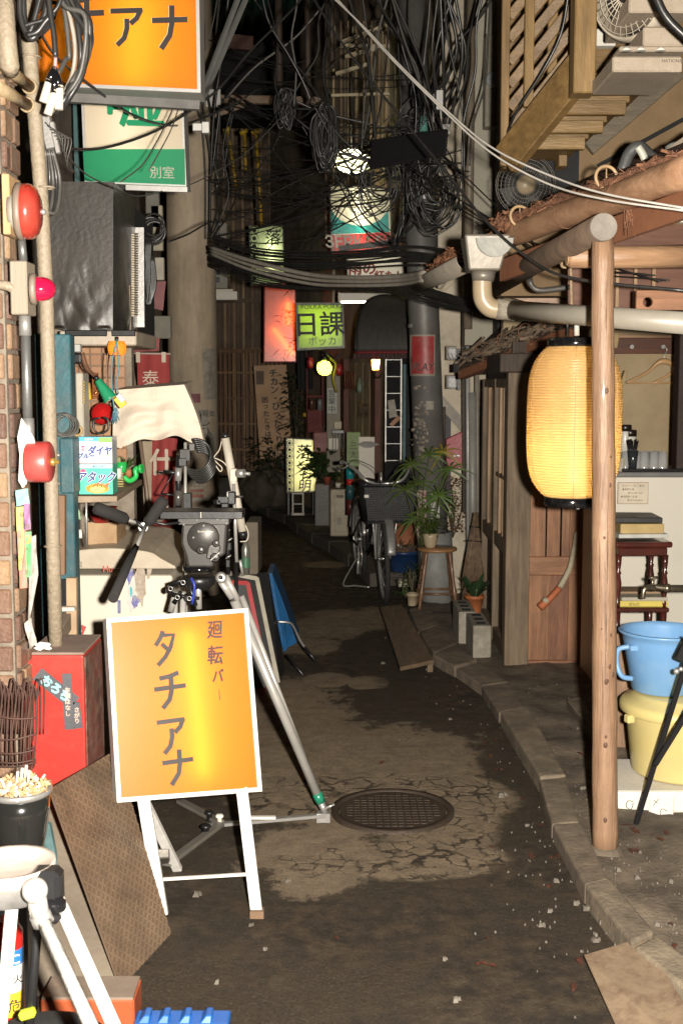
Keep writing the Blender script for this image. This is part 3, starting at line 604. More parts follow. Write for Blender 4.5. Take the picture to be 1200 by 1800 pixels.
book('magazine_stack','flat pale magazines under the ochre box on the mahogany stand',1084,939,1172,946,SY-.0,.24,mat('magazine',(.5,.5,.46),rough=.4),'magazines',.05)
book('cash_box','ochre box file resting on the magazines of the mahogany stand',1090,921,1166,939,SY+.03,.2,M_ochre,'box')
book('ledger','black ledger lying on top of the ochre box',1083,910,1165,919,SY+.0,.22,M_blackp,'ledger',-.04)
b2=thing('boxed_game','yellow striped box on the lower shelf of the mahogany stand','box',P(1130,1066,SY+.02));a,b_=P(1088,1064,SY+.02),P(1172,1072,SY+.02)
q=MB();q.box(((a.x+b_.x)/2,SY+.1,zl+.024),(b_.x-a.x,.18,.026));q.build('box',mat('yellow_box',(.62,.5,.1),rough=.5),b2,bev=.002);q=MB();q.box(((a.x+b_.x)/2,SY+.1,zl+.046),(b_.x-a.x-.01,.19,.016));q.build('lid',mat('grey_lid',(.4,.37,.3),rough=.5),b2,bev=.002)
text('ぱんだ',.016,V((a.x+.06,SY+.008,zl+.024)),M_ink,b2)
book('shoe_box','low brown carton on the lower shelf behind the yellow box',1085,1040,1165,1060,SY+.1,.14,mat('carton',(.3,.2,.12),rough=.8),'carton')
# tap
tp=thing('water_tap','brass garden tap with cross handle on a pipe over the blue bucket','tap',P(1150,1035,4.7));M_brass=mat('dull_brass',(.35,.30,.22),(.22,.18,.13),rough=.3,metal=.85)
TY=4.72;q=MB();q.tube([P(1215,1034,TY),P(1168,1034,TY),P(1152,1032,TY),P(1140,1034,TY)],[.014,.014,.012,.011],12);q.build('pipe',M_brass,tp)
q=MB();q.tube([P(1166,1034,TY),P(1176,1034,TY)],.018,8);q.build('collar',M_brass,tp)
q=MB();q.tube(spline([P(1150,1034,TY),P(1140,1032,TY-.01),P(1131,1037,TY-.02),P(1129,1052,TY-.02)],5),[.013]*5+[.012]*5+[.010]*6,10);q.build('spout',M_brass,tp)
q=MB();q.tube([P(1146,1032,TY),P(1146,1017,TY)],.008,8);q.build('stem',M_brass,tp);q=MB();q.tube([P(1139,1016,TY),P(1156,1015,TY)],.006,8);q.tube([P(1147,1016,TY)+V((0,-.02,0)),P(1147,1016,TY)+V((0,.02,0))],.006,8);q.build('cross_handle',M_brass,tp)
# white foam box, yellow bin, blue bucket
M_foam=mat('foam_white',(.74,.71,.64),(.66,.62,.55),s=60,rough=.8,bump=.2,dirt=.2,dcol=(.5,.45,.38),ds=4)
fb=thing('foam_box','white foam box with scribbles on its side under the yellow bin','box',G(1150,1470));a,b_=P(1082,1393,4.1),G(1250,1471)
q=MB();q.box((a.x+.24,4.1+.2,(a.z+.03)/2),(.48,.38,a.z-.03));q.build('body',M_foam,fb,bev=.012,seg=2);a2=P(1138,1400,4.09);q=MB();q.box((a2.x+.05,4.098,a2.z-.045),(.088,.006,.085));q.build('raised_panel',M_foam,fb,bev=.004)
def scrib(pts,Y,r_,m,par,nm='drawing'):q=MB();q.tube(spline([P(x,y,Y)for x,y in pts],5),r_,5);return q.build(nm,m,par)
M_scr=mat('pencil_mark',(.12,.11,.10),rough=.8,bump=0)
scrib([(1112,1409),(1103,1408),(1100,1418),(1108,1424),(1113,1432),(1107,1438),(1101,1430),(1110,1420),(1112,1411)],4.09,.0012,M_scr,fb);scrib([(1172,1426),(1162,1422),(1160,1432),(1170,1438),(1172,1446),(1163,1448)],4.088,.0012,M_scr,fb);scrib([(1148,1406),(1155,1412)],4.088,.0012,M_scr,fb);scrib([(1157,1404),(1147,1416)],4.088,.0012,M_scr,fb)
text('お花',.016,P(1099,1443,4.095),M_scr,fb,off=0);scrib([(1092,1441),(1126,1436),(1125,1456),(1088,1458)],4.093,.0009,M_scr,fb)
yb=thing('lidded_bin','pale yellow round plastic bin with its lid on, carrying the blue bucket','bin',P(1190,1393,4.35));bc=P(1193,1393,4.33);M_yel=mat('yellow_plastic',(.66,.55,.235),(.61,.50,.20),s=3,rough=.35,bump=.06,dirt=.35,dcol=(.48,.40,.22),ds=9,coat=.1)
zb=a.z+.004;zt2=P(1100,1258,4.15).z;hh=zt2-zb
q=MB();q.lathe([(.17,0),(.178,.01),(.208,hh-.01),(.213,hh)],(bc.x,bc.y,zb),n=48);q.build('bin',M_yel,yb)
q=MB();q.lathe([(.222,hh-.03),(.228,hh-.022),(.226,hh),(.215,hh+.012),(.19,hh+.018),(.175,hh+.035),(.165,hh+.04),(.0001,hh+.044)],(bc.x,bc.y,zb),n=48,cap=False);q.build('lid',M_yel,yb)
for ang in(200,330):q=MB();q.box((bc.x+.226*math.cos(R(ang)),bc.y+.226*math.sin(R(ang)),zb+hh-.04),(.03,.03,.03),R(ang));q.build('clip',M_yel,yb,bev=.004)
bb=thing('bucket','light blue plastic bucket with side handle standing on the yellow bin','bucket',P(1155,1240,4.35));zk=zb+hh+.046;M_blue=mat('blue_plastic',(.16,.33,.58),(.14,.30,.54),s=3,rough=.35,bump=.06,dirt=.3,dcol=(.3,.42,.52),ds=11,coat=.1)
kc=V((P(1160,1180,4.35).x+.005,4.34,zk));kh=P(1150,1113,4.30).z-zk
q=MB();q.lathe([(.105,0),(.112,.006),(.147,kh-.03),(.150,kh-.012),(.163,kh-.004),(.165,kh+.004),(.155,kh+.006),(.146,kh-.01),(.108,.012),(.0001,.010)],kc,n=48,cap=False);q.build('bucket',M_blue,bb)
q=MB();q.tube(spline([kc+V((-.140,-.06,kh-.045)),kc+V((-.178,-.05,kh-.06)),kc+V((-.182,-.05,kh-.11)),kc+V((-.165,-.06,kh-.155)),kc+V((-.125,-.06,kh-.165))],6),.0095,10);q.build('handle',M_blue,bb)
q=MB();q.box(kc+V((-.125,-.075,kh-.048)),(.035,.02,.022));q.build('lug',M_blue,bb,bev=.004)
# folded black stand legs in the corner
fs=thing('folding_stand','black folding stand leaning at the right edge in front of the yellow bin','stand',G(1105,1478,.05));
q=MB();q.bar(P(1208,1155,3.85),P(1108,1478,4.0),.018,.012,Y_);q.build('leg',M_blackp,fs,bev=.003);q=MB();q.bar(P(1215,1240,3.8),P(1150,1345,3.85),.018,.012,Y_);q.build('leg',M_blackp,fs,bev=.003)
q=MB();q.bar(P(1212,1120,3.85),P(1192,1160,3.86),.03,.02,Y_);q.build('clamp',M_blackp,fs,bev=.003);q=MB();q.ball(P(1188,1180,3.84),.010);q.ball(P(1196,1176,3.83),.008);q.build('knob',M_chrome,fs)
# low boards at the foot of the bar, orange-ish wood behind the bin
q=MB();a,b_=P(1078,1112,4.85),P(1108,1330,4.85);q.box(((a.x+b_.x)/2,4.86,(a.z+.05)/2),(b_.x-a.x,.03,a.z));solo(q,'side_panel',M_log,'narrow pale wooden panel behind the post and the blue bucket','panel',bev=.003)
q=MB();q.hexa([G(995,1248,.02),G(1050,1330,.02),G(1062,1315,.02),G(1020,1235,.02),G(995,1228,.10),G(1050,1300,.10),G(1062,1290,.10),G(1020,1222,.10)]);solo(q,'foot_stone',M_kerb,'slanting rough stone edge just left of the log post behind its foot','stone',bev=.01)

# ---- log post, beam, cross log
lp=thing('log_post','peeled pale log post holding the round beam in front of the paper lantern','post',G(1062,1500,.05));b0=G(1063,1500,.03);t0=P(1058,420,b0.y)
q=MB();n=26;q.tube([b0.lerp(t0,i/n)+V((.001*math.sin(i*1.3),.001*math.cos(i*.9),0))for i in range(n+1)],[(.0415-.008*i/n)+.0007*math.sin(i*2.3)for i in range(n+1)],20);q.build('post',M_log,lp)
q=MB();q.lathe([(.062,.0),(.060,.03),(.048,.05),(.03,.055)],b0+V((0,0,-.025)),n=20);q.build('footing',M_walk,lp)
for k in range(16):
    zz=ru(.1,1.95);ang=ru(238,302);rz=.0415-.008*zz/2.05-.0035;q=MB();q.ball(V((b0.x+rz*math.cos(R(ang))+(t0.x-b0.x)*zz/2,b0.y+rz*math.sin(R(ang)),zz)),ru(.005,.008),8,(1,.7,1.6),6);q.build('knot',mat('knot',(.11,.055,.032),rough=.6),lp)
for k in range(9):
    zz=ru(.25,1.7);ang=R(ru(235,305));q=MB();q.tube([V((b0.x+(.0418-.008*z2/2.05)*math.cos(ang)+(t0.x-b0.x)*z2/2,b0.y+(.0418-.008*z2/2.05)*math.sin(ang),z2))for z2 in(zz,zz+.08,zz+ru(.15,.3))],[.0003,.0011,.0003],4);q.build('split',M_black,lp)
M_endg=mat('log_end',(.22,.195,.17),(.14,.125,.105),s=12,rough=.85,bump=.4)
rb=thing('round_beam','dark round beam running back from the post with a grey sawn end facing the alley mouth','beam',P(1060,398,b0.y))
pe,pf_=P(1060,399,b0.y-.05),P(858,512,5.6);q=MB();q.tube([pe,pe.lerp(pf_,.5)+V((0,0,.01)),pf_],[.043,.043,.04],20);q.build('log',mat('dark_log',(.13,.088,.06),(.06,.04,.028),s=4,rough=.6,bump=.35,st=(3,3,3),dirt=.4),rb)
q=MB();q.tube([pe+(pe-pf_).normalized()*.003,pe+(pf_-pe).normalized()*.003],.041,20);q.build('end_grain',M_endg,rb)
xl_=thing('cross_log','pale peeled cross log behind the top of the post','beam',P(1100,450,4.15));q=MB();q.tube([P(996,452,4.12),P(1002,452,4.12),P(1100,452,4.12),P(1235,450,4.15)],[.028,.037,.038,.040],18);q.build('log',M_logx,xl_)
q=MB();q.tube([P(995,452,4.12),P(996.5,452,4.12)],.0285,18);q.build('end_grain',mat('fresh_end',(.52,.32,.17),rough=.8),xl_)
# lath screen behind cross log and the board with a hole
sc_=thing('lath_screen','brown board screen with thin upright laths behind the cross log','screen',P(1130,500,4.9))
q=MB();a,b_=P(1000,395,5.0),P(1215,545,5.0);q.box(((a.x+b_.x)/2,5.02,(a.z+b_.z)/2),(b_.x-a.x,.02,a.z-b_.z));q.build('boarding',mat('red_board',(.15,.062,.034),(.09,.035,.02),s=4,st=(.7,6,6),rough=.6),sc_)
for px in(1046,1086,1118,1150):a=P(px,440,4.97);b_=P(px,540,4.97);q=MB();q.box((a.x,4.98,(a.z+b_.z)/2),(.014,.02,a.z-b_.z));q.build('lath',M_straw,sc_,bev=.001)
hbd=thing('hanging_board','brown wooden board with a round hole hanging at the right edge below the cross log','board',P(1170,525,4.3))
a,b_=P(1118,510,4.3),P(1230,545,4.3);hc=P(1138,531,4.3);q=MB();vs=[];N=20;hr=.017
out=[(a.x+.01,a.z),(b_.x,a.z),(b_.x,b_.z),(a.x,b_.z),(a.x,a.z-.01)]
ring=[V((hc.x+hr*math.cos(2*math.pi*i/N),4.3,hc.z+hr*math.sin(2*math.pi*i/N)))for i in range(N)]
def edge(an):
    dx,dz=math.cos(an),math.sin(an);t=9
    if dx>1e-6:t=min(t,(b_.x-hc.x)/dx)
    if dx<-1e-6:t=min(t,(a.x-hc.x)/dx)
    if dz>1e-6:t=min(t,(a.z-hc.z)/dz)
    if dz<-1e-6:t=min(t,(b_.z-hc.z)/dz)
    return V((hc.x+dx*t,4.3,hc.z+dz*t))
angs=sorted([2*math.pi*i/N for i in range(N)]+[math.atan2(zz-hc.z,xx-hc.x)%(2*math.pi)for xx in(a.x,b_.x)for zz in(a.z,b_.z)])
ri=[V((hc.x+hr*math.cos(t_),4.3,hc.z+hr*math.sin(t_)))for t_ in angs];ro=[edge(t_)for t_ in angs];n=len(angs);th_=V((0,.022,0))
q.add(ri+ro+[v+th_ for v in ri]+[v+th_ for v in ro],[(i,(i+1)%n,n+(i+1)%n,n+i)for i in range(n)]+[(2*n+i,3*n+i,3*n+(i+1)%n,2*n+(i+1)%n)for i in range(n)]+[(i,2*n+i,2*n+(i+1)%n,(i+1)%n)for i in range(n)]+[(n+i,n+(i+1)%n,3*n+(i+1)%n,3*n+i)for i in range(n)]);q.build('board',M_woodh,hbd,bev=.002)
# ---- bark roof slope with pole under it (eave)
ev=thing('bark_roof','eave of reddish cedar bark laid over a long peeled pole, rising to the right edge','roof',P(1050,370,4.2))
n0,f0=P(1222,298,3.55),P(893,414,4.85)      # axis of the peeled pole (near right - far left)
q=MB();q.tube([n0.lerp(f0,i/12)+V((0,0,.004*math.sin(i)))for i in range(13)],[.050-.004*i/12 for i in range(13)],20);q.build('eave_pole',mat('eave_log',(.42,.25,.15),(.24,.13,.075),s=3.5,rough=.45,bump=.3,st=(2.2,2.2,6),dirt=.45,dcol=(.14,.06,.03),ds=6),ev)
dv=(f0-n0).normalized();upv=V((0,0,1))
c0=n0+V((-.005,0,.048));c1=f0+V((-.03,.02,.045));bk=V((.55,.55,.30))
q=MB();q.hexa([c0,c1,c1+bk,c0+bk,c0+V((0,0,.018)),c1+V((0,0,.018)),c1+bk+V((0,0,.018)),c0+bk+V((0,0,.018))]);q.build('roof_board',M_barkr,ev)
q=MB();q.bar(P(1225,352,3.62),P(882,476,4.9),.025,.085);q.build('lath',mat('reddish_lath',()),ev,bev=.002)
q=MB();strips(q,lambda t:c0.lerp(c1,t)+V((ru(-.015,.10),ru(0,.1),ru(-.006,.018))),900,.03,.20,.004,.018,dv,.28,.008);strips(q,lambda t:c0.lerp(c1,t)+V((ru(-.015,.02),0,ru(-.01,.02))),200,.02,.08,.002,.006,dv,1.0,.01)
strips(q,lambda t:c0.lerp(c1,.9+.14*t)+V((ru(-.04,.03),ru(-.05,.05),ru(-.03,.02))),300,.01,.05,.003,.012,dv,1.2,.02)
tag(q.build('bark_strips',M_barkr,ev),kind='stuff')
q=MB();pk=P(1103,345,4.0)
for i in range(40):q.tube([pk+V((ru(-.02,.02),ru(-.01,.01),0)),pk+V((ru(-.03,.03),-.05,ru(-.05,.0))),pk+V((ru(-.03,.03),-.07,ru(-.15,-.04)))],.0013,3)
tag(q.build('frayed_fibres',M_barkr,ev),kind='stuff')
for px,py,Y_h in((913,380,4.7),(1065,312,4.1)):
    q=MB();q.torus(P(px,py,Y_h),.038,.006,rotM((.2,-1,.1)),24,7);q.tube([P(px,py-16,Y_h),P(px,py+16,Y_h)],.003,5);q.build('wooden_ring',mat('ring_wood',(.45,.30,.16),rough=.5),ev)
for u0 in(.33,.62,.9):
    q=MB();p=n0.lerp(f0,u0);M_=rotM(dv);q.torus(p,.0495-.004*u0,.0022,M_,24,4);q.build('binding_wire',M_barkr,ev)
# second gutter behind-left with rust debris, hopper head, downpipe
M_gut=mat('gutter_zinc',(.30,.27,.22),(.20,.17,.14),s=8,rough=.5,bump=.15,dirt=.5,dcol=(.12,.09,.06))
def gutter(mb,a,b_,r_,th=.003,up=Z_):
    a,b_=V(a),V(b_);d=(b_-a).normalized();s_=d.cross(up).normalized();k=s_.cross(d).normalized();N=12;vs=[]
    for e_ in(a,b_):
        for rr in(r_,r_-th):vs+=[e_+s_*rr*math.cos(math.pi*i/N)-k*rr*math.sin(math.pi*i/N)for i in range(N+1)]
    n=N+1;fs_=[]
    for i in range(N):fs_+=[(i,i+1,2*n+i+1,2*n+i),(n+i,3*n+i,3*n+i+1,n+i+1),(i,n+i,n+i+1,i+1),(2*n+i,2*n+i+1,3*n+i+1,3*n+i)]
    fs_+=[(0,2*n,3*n,n),(N,n+N,3*n+N,2*n+N)];mb.add(vs,fs_,True)
gt=thing('broken_gutter','half round gutter stub heaped with rusty leaf litter, left of the hopper','gutter',P(770,495,6.5))
q=MB();gutter(q,P(712,508,7.3),P(825,452,5.2),.06);q.build('trough',M_gut,gt)
q=MB();q.torus(P(745,500,6.9),.062,.004,rotM(P(806,462,5.6)-P(712,508,7.3)),20,5);q.torus(P(774,488,6.3),.064,.004,rotM(P(806,462,5.6)-P(712,508,7.3)),20,5);q.build('bracket',mat('strap',(.42,.36,.26),rough=.5),gt)
q=MB();g0,g1=P(738,495,6.9),P(797,448,5.7)
strips(q,lambda t:g0.lerp(g1,t)+V((random.gauss(0,.018),random.gauss(0,.03),random.gauss(0,.016))),900,.008,.035,.004,.012,(1,0,.5),2,.01);tag(q.build('leaf_litter',mat('rusty_litter',(.27,.115,.055),(.10,.04,.022),s=40,rough=.95),gt),kind='stuff')
M_zinc=mat('zinc',(.21,.19,.16),(.15,.135,.115),s=7,rough=.42,metal=.3,bump=.08,dirt=.35,dcol=(.2,.16,.12),ds=5)
hp=thing('rain_hopper','pale zinc rain hopper catching the end of the gutter under the eave','hopper',P(855,450,4.6));HYc=4.62;ca=P(852,416,HYc);cb_=P(848,478,HYc);q=MB()
w1,w2=.085,.060;q.hexa([V((cb_.x+x*w2,HYc+y*w2,cb_.z))for x,y in((-1,-1),(1,-1),(1,1),(-1,1))]+[V((ca.x+x*w1*1.02,HYc+y*w1,ca.z))for x,y in((-1,-1),(1,-1),(1,1),(-1,1))]);hbx=q.build('box',M_zinc,hp,bev=.008,seg=2)
q=MB();q.tube([P(849,477,HYc),P(848,495,HYc)],[.048,.040],20);q.build('neck',M_zinc,hp)
q=MB();gutter(q,P(869,418,HYc-.12),P(872,414,HYc+.15),.070);q.torus(P(869,418,HYc-.12),.070,.004,rotM((0,1,0)),28,6)if False else None;q.build('gutter_end',mat('pale_zinc',(.24,.25,.22),rough=.45,dirt=.3,dcol=(.3,.25,.2)),hp)
q=MB();pts=[P(869,418,HYc-.122)+V((.068*math.cos(math.pi*i/14),0,-.068*math.sin(math.pi*i/14)))for i in range(15)];q.add([pts[0]]+pts[1:],[tuple(range(15))]);q.build('stop_end',MATS['pale_zinc'],hp,solid=.004)
M_pvc=mat('yellowed_pvc',(.38,.30,.20),(.31,.24,.155),s=5,rough=.35,bump=.05,dirt=.3,dcol=(.25,.18,.1),ds=7,coat=.1)
dp=thing('downpipe','grey yellow plastic downpipe with elbow running right behind the log post','pipe',P(1000,545,4.5))
q=MB();q.tube(spline([P(847,484,HYc),P(847,510,HYc),P(850,528,HYc),P(862,541,HYc),P(880,544,HYc)],5),.037,20);q.build('elbow',M_pvc,dp)
q=MB();q.tube([P(872,543,HYc),P(905,546,HYc)],.040,20);q.build('tape_sleeve',mat('grubby_tape',(.34,.30,.24),(.12,.10,.08),s=30,rough=.6),dp)
q=MB();q.tube([P(895,545,HYc),P(1215,569,3.95)],.0365,20);q.build('pipe',mat('grey_pvc',(.35,.325,.275),(.28,.25,.20),s=4,rough=.4,bump=.05,dirt=.35,dcol=(.24,.2,.15),ds=6),dp)

# ---- big paper lantern
ln=thing('paper_lantern','tall yellow ribbed paper lantern with black rims hanging behind the log post','lantern',P(1008,590,4.42));LY=4.45
lc=P(1008,741,LY);zt3,zb3=P(1008,610,LY).z,P(1008,872,LY).z;Rm=.1755
def lprof(u):      # u from -1 (bottom) to 1 (top)
    return Rm*(1-.34*abs(u)**5.2-.05*u*u)
nr=56;pr=[]
for i in range(nr*4+1):
    u=-1+2*i/(nr*4);ph=(i%4)/4;pr.append((lprof(u)-.0028*(math.sin(math.pi*ph)),(zt3+zb3)/2-lc.z+u*(zt3-zb3)/2))
def lantern_mat():
    m=acrylic('lantern_paper',(.82,.55,.26),(.72,.46,.19),tr=.5,gloss=.02,tc_=(.95,.70,.30));n=m.node_tree.nodes;L=m.node_tree.links
    tc=n.new('ShaderNodeTexCoord');nz=n.new('ShaderNodeTexNoise');mp=n.new('ShaderNodeMapping');mp.inputs['Scale'].default_value=(8,8,90);L.new(tc.outputs['Object'],mp.inputs[0]);L.new(mp.outputs[0],nz.inputs[0]);bu=n.new('ShaderNodeBump');bu.inputs['Distance'].default_value=.003;bu.inputs['Strength'].default_value=.7;L.new(nz.outputs[0],bu.inputs['Height'])
    for x in n:
        if x.type in('BSDF_DIFFUSE',):L.new(bu.outputs[0],x.inputs['Normal'])
    return m
q=MB();q.lathe(pr,lc,n=64,cap=False);q.build('paper_shade',lantern_mat(),ln)
M_rib=mat('rib',(.60,.37,.15),rough=.8,bump=0);q=MB()
for i in range(1,nr):u=-1+2*i/nr;zz=(zt3+zb3)/2+u*(zt3-zb3)/2;q.torus((lc.x,lc.y,zz),lprof(u)+.0002,.0011,None,56,4)
tag(q.build('ribs',M_rib,ln),kind='stuff')
for an in(-100,-40,200,20):q=MB();q.tube([V((lc.x,lc.y,0))+V(((lprof(-1+k/10)+.0006)*math.cos(R(an)),(lprof(-1+k/10)+.0006)*math.sin(R(an)),(zt3+zb3)/2+(-1+k/10)*(zt3-zb3)/2))for k in range(21)],.0012,4);q.build('seam',M_rib,ln)
M_lacq=mat('black_lacquer',(.008,.008,.009),rough=.12,bump=0,coat=1)
for z_,r0,s_,nm in((zt3,.102,1,'top_rim'),(zb3,.104,-1,'bottom_rim')):
    q=MB();q.lathe([(r0-.004,-.012),(r0,-.012),(r0,.030),(r0-.006,.034),(r0-.008,.030),(r0-.008,-.012)]if s_>0 else[(r0-.008,.012),(r0,.012),(r0-.001,-.032),(r0-.004,-.036),(.001,-.036)],(lc.x,lc.y,z_),n=48,cap=False);q.build(nm,M_lacq,ln)
q=MB();q.ball(P(998,800,LY),.032);q.build('bulb',lit('lantern_bulb',(1,.72,.36),60),ln)
q=MB();q.torus(P(1015,891,LY),.008,.0018,rotM((0,1,0)),16,5);q.build('ring',M_chrome,ln)
M_rope=mat('rope',(.36,.26,.16),(.24,.17,.1),s=60,rough=.9,bump=.5)
rp_=thing('hanging_rope','twisted straw rope and dark hook from which the paper lantern hangs','rope',P(1003,500,4.4));q=MB();q.tube(spline([P(987,462,4.4),P(1001,468,4.4),P(1003,500,4.4),P(1004,545,4.42)],6),.0055,7);q.build('rope',M_rope,rp_)
q=MB();q.tube([P(996,540,LY),P(997,596,LY)],.006,6);q.tube([P(1011,540,LY),P(1013,596,LY)],.004,6);q.build('hook',M_blackp,rp_);q=MB();q.torus(P(992,464,4.4),.012,.006,rotM((0,1,.3)),14,6);q.build('knot',M_rope,rp_)
q=MB();q.tube([P(1013,555,LY),P(1013,590,LY)],.010,8);q.build('cloth_tag',mat('white_rag',(.5,.5,.48)),rp_)
# rope tail in front of the door
bt=thing('wrapped_rope','curved pale cloth wrapped rope end with orange tip hanging before the cedar door','rope',P(980,1000,6.2))
q=MB();q.tube(spline([P(1012,935,6.25),P(1008,965,6.25),P(1000,1000,6.22),P(983,1033,6.2)],6),[.010+.006*i/18 for i in range(19)],10);q.build('cloth',mat('linen',(.42,.37,.27),(.30,.26,.18),s=40,rough=.9,bump=.4),bt)
q=MB();q.tube(spline([P(983,1033,6.2),P(968,1050,6.2),P(948,1068,6.2)],6),[.017]*7+[.018,.02,.021,.022,.022,.021],9);q.build('orange_tip',mat('orange_cord',(.42,.12,.045),rough=.7),bt);q=MB();q.tube([P(962,1053,6.2),P(956,1059,6.2)],.021,10);q.build('band',MATS['linen'],bt)

# ---- upper right: wooden stairs, wall, fans, air conditioner
M_stair=mat('golden_cedar',(.24,.145,.055),(.13,.075,.027),s=4,rough=.5,bump=.3,st=(.9,6,6),rv=.15,dirt=.45,dcol=(.07,.05,.02),ds=3)
M_stairv=mat('golden_cedar_upright',(.30,.185,.072),(.15,.09,.033),s=4,rough=.5,bump=.3,st=(6,6,.8),rv=.15,dirt=.35,dcol=(.09,.06,.03),ds=3)
M_wallw=mat('amber_plaster',(.25,.165,.08),(.16,.10,.048),s=3.5,rough=.75,bump=.3,dirt=.4,dcol=(.14,.09,.045),ds=5)
WY=6.0
q=MB();q.hexa([P(880,520,WY),P(1260,520,WY),P(1260,520,WY)+V((0,.15,0)),P(880,520,WY)+V((0,.15,0)),P(880,-40,WY),P(1260,-40,WY),P(1260,-40,WY)+V((0,.15,0)),P(880,-40,WY)+V((0,.15,0))]);
uwall=solo(q,'upper_house_wall',M_wallw,'amber plastered wall under the wooden stairs at the upper right','wall')
q=MB();q.bar(P(1050,292,5.97),P(1200,210,5.97),.012,.02);solo(q,'seam_strip',M_black,'thin black seam crossing the amber wall above the bark roof','strip')
sb=thing('wooden_stairs','golden brown wooden outside stairs seen from below with a slatted balustrade','stairs',P(1000,200,5.2));SYs=5.0
# stringer near, treads receding upward-right
q=MB();q.bar(P(890,282,5.2),P(1022,118,4.9),.05,.145,Z_);q.build('stringer',M_stair,sb,bev=.004)
q=MB();q.bar(P(1030,258,5.95),P(1190,122,5.95),.04,.10,Z_);q.build('stringer',mat('grey_stringer',(.17,.135,.09),(.10,.08,.055),st=(.9,6,6),rough=.6),sb,bev=.004)
for(x0,x1,y0,y1,Ya,Yb)in((1046,1146,136,162,4.95,5.9),(980,1100,176,201,5.0,5.9),(950,1060,211,233,5.05,5.9),(918,1028,240,262,5.1,5.9)):
    a,b_=P(x0,y0,Ya),P(x1,y1,Ya);q=MB();q.box(((a.x+b_.x)/2,Ya+.02,(a.z+b_.z)/2),(b_.x-a.x,.035,a.z-b_.z));q.build('riser',M_stair,sb,bev=.003)
    q=MB();q.box(((a.x+b_.x)/2,(Ya+.28),a.z+.012),(b_.x-a.x+.04,.5,.028));q.build('tread',M_stair,sb,bev=.003)
q=MB();a,b_=P(1011,-30,4.75),P(1046,163,4.75);q.box(((a.x+b_.x)/2,4.8,(a.z+b_.z)/2),(b_.x-a.x,.1,a.z-b_.z));q.build('newel_post',M_stairv,sb,bev=.005)
for(x0,x1,y0,y1)in((884,894,-30,290),(925,938,-30,185),(966,980,-30,125)):
    a,b_=P(x0,y0,5.2),P(x1,y1,5.2);q=MB();q.box(((a.x+b_.x)/2,5.24,(a.z+b_.z)/2),(b_.x-a.x,.035,a.z-b_.z));q.build('baluster',M_stairv,sb,bev=.003)
q=MB();a,b_=P(888,-30,5.45),P(1015,270,5.45);
for k in range(9):       # slanting louvre slats between the uprights
    y0=232-k*40;x0,x1=893,1012;ya,yb=y0,y0-150
    # clip to the stringer
    def cut(xa,ya_,xb,yb_):
        return P(xa,ya_,5.17),P(xb,yb_,5.02)
    a,b_=P(895,y0-2,5.3),P(1014,y0-150,5.15);q=MB();q.bar(a,b_,.016,.043,(0,-.25,1));q.build('louvre_slat',M_stair,sb,bev=.003)
q=MB();a,b_=P(1046,36,5.4),P(1086,135,5.4);q.box(((a.x+b_.x)/2+.02,5.45,(a.z+b_.z)/2+.05),(b_.x-a.x+.1,.05,a.z-b_.z+.14));q.build('side_board',M_stair,sb,bev=.003)
q=MB();a,b_=P(1047,52,5.35),P(1080,82,5.35);q.box(((a.x+b_.x)/2,5.36,(a.z+b_.z)/2),(b_.x-a.x,.05,a.z-b_.z));solo(q,'white_block',M_foam,'small white block on the wooden stairs beside the post','block',bev=.003)
M_acb=mat('aircon_beige',(.42,.35,.27),(.36,.29,.22),s=30,rough=.55,bump=.2,dirt=.3,dcol=(.2,.15,.1),ds=3)
ac=thing('outdoor_fan_unit','beige machine base with feet hanging over the stairs at the top right corner','air conditioner',P(1140,80,4.5))
for(x0,y0,x1,y1,Yq,d,nm)in((1076,98,1198,126,4.4,.35,'base_tray'),(1130,46,1215,80,4.5,.4,'lower_casing'),(1105,-10,1215,22,4.55,.4,'upper_casing'),(1088,80,1206,90,4.5,.3,'rail')):
    a,b_=P(x0,y0,Yq),P(x1,y1,Yq);q=MB();q.box(((a.x+b_.x)/2,Yq+d/2,(a.z+b_.z)/2),(b_.x-a.x,d,a.z-b_.z));q.build(nm,M_acb,ac,bev=.006)
for px in(1100,1125,1160):q=MB();q.lathe([(.02,0),(.012,.012)],P(px,90,4.5),n=10);q.build('foot',M_foam,ac)
q=MB();q.hexa([P(1178,126,4.4),P(1197,126,4.4),P(1197,126,4.7),P(1178,126,4.7),P(1180,112,4.4),P(1197,112,4.4),P(1197,112,4.7),P(1180,112,4.7)]);q.build('bracket',M_acb,ac)
text('NATIONAL',.016,P(1182,107,4.395),M_inkb,ac)
fn=thing('round_fan','cream wall fan seen at a slant above the stairs at the top right','fan',P(1105,15,4.6));M_fanc=mat('fan_cream',(.55,.48,.38),rough=.4);fax=V((-.75,-.62,-.2)).normalized();Mf=rotM(fax);fc=P(1108,-10,4.7)
q=MB();q.lathe([(.16,-.06),(.165,0),(.15,.03),(.158,.03),(.172,0),(.168,-.06)],fc,Mf,36,cap=False);q.build('shroud',M_fanc,fn)
q=MB()
for k in range(30):q.tube([fc+Mf@V((.03*math.cos(k*.2094),.03*math.sin(k*.2094),.04)),fc+Mf@V((.15*math.cos(k*.2094),.15*math.sin(k*.2094),.03))],.0025,4)
for rr in(.04,.065,.09,.115,.14):q.torus(fc+Mf@V((0,0,.037)),rr,.002,Mf,30,4)
tag(q.build('grille',M_fanc,fn),kind='stuff');q=MB();q.lathe([(.15,-.05),(.001,-.05)],fc,Mf,24,cap=False);q.build('inside',M_black,fn)
ef=thing('exhaust_fan','round black wire guarded exhaust fan with tan hub in the dark box under the stairs','fan',P(923,318,5.6));ec=P(923,325,5.62);ME=rotM((-.05,-1,-.12));M_wire=mat('dull_wire',(.16,.145,.125),rough=.45,metal=.4)
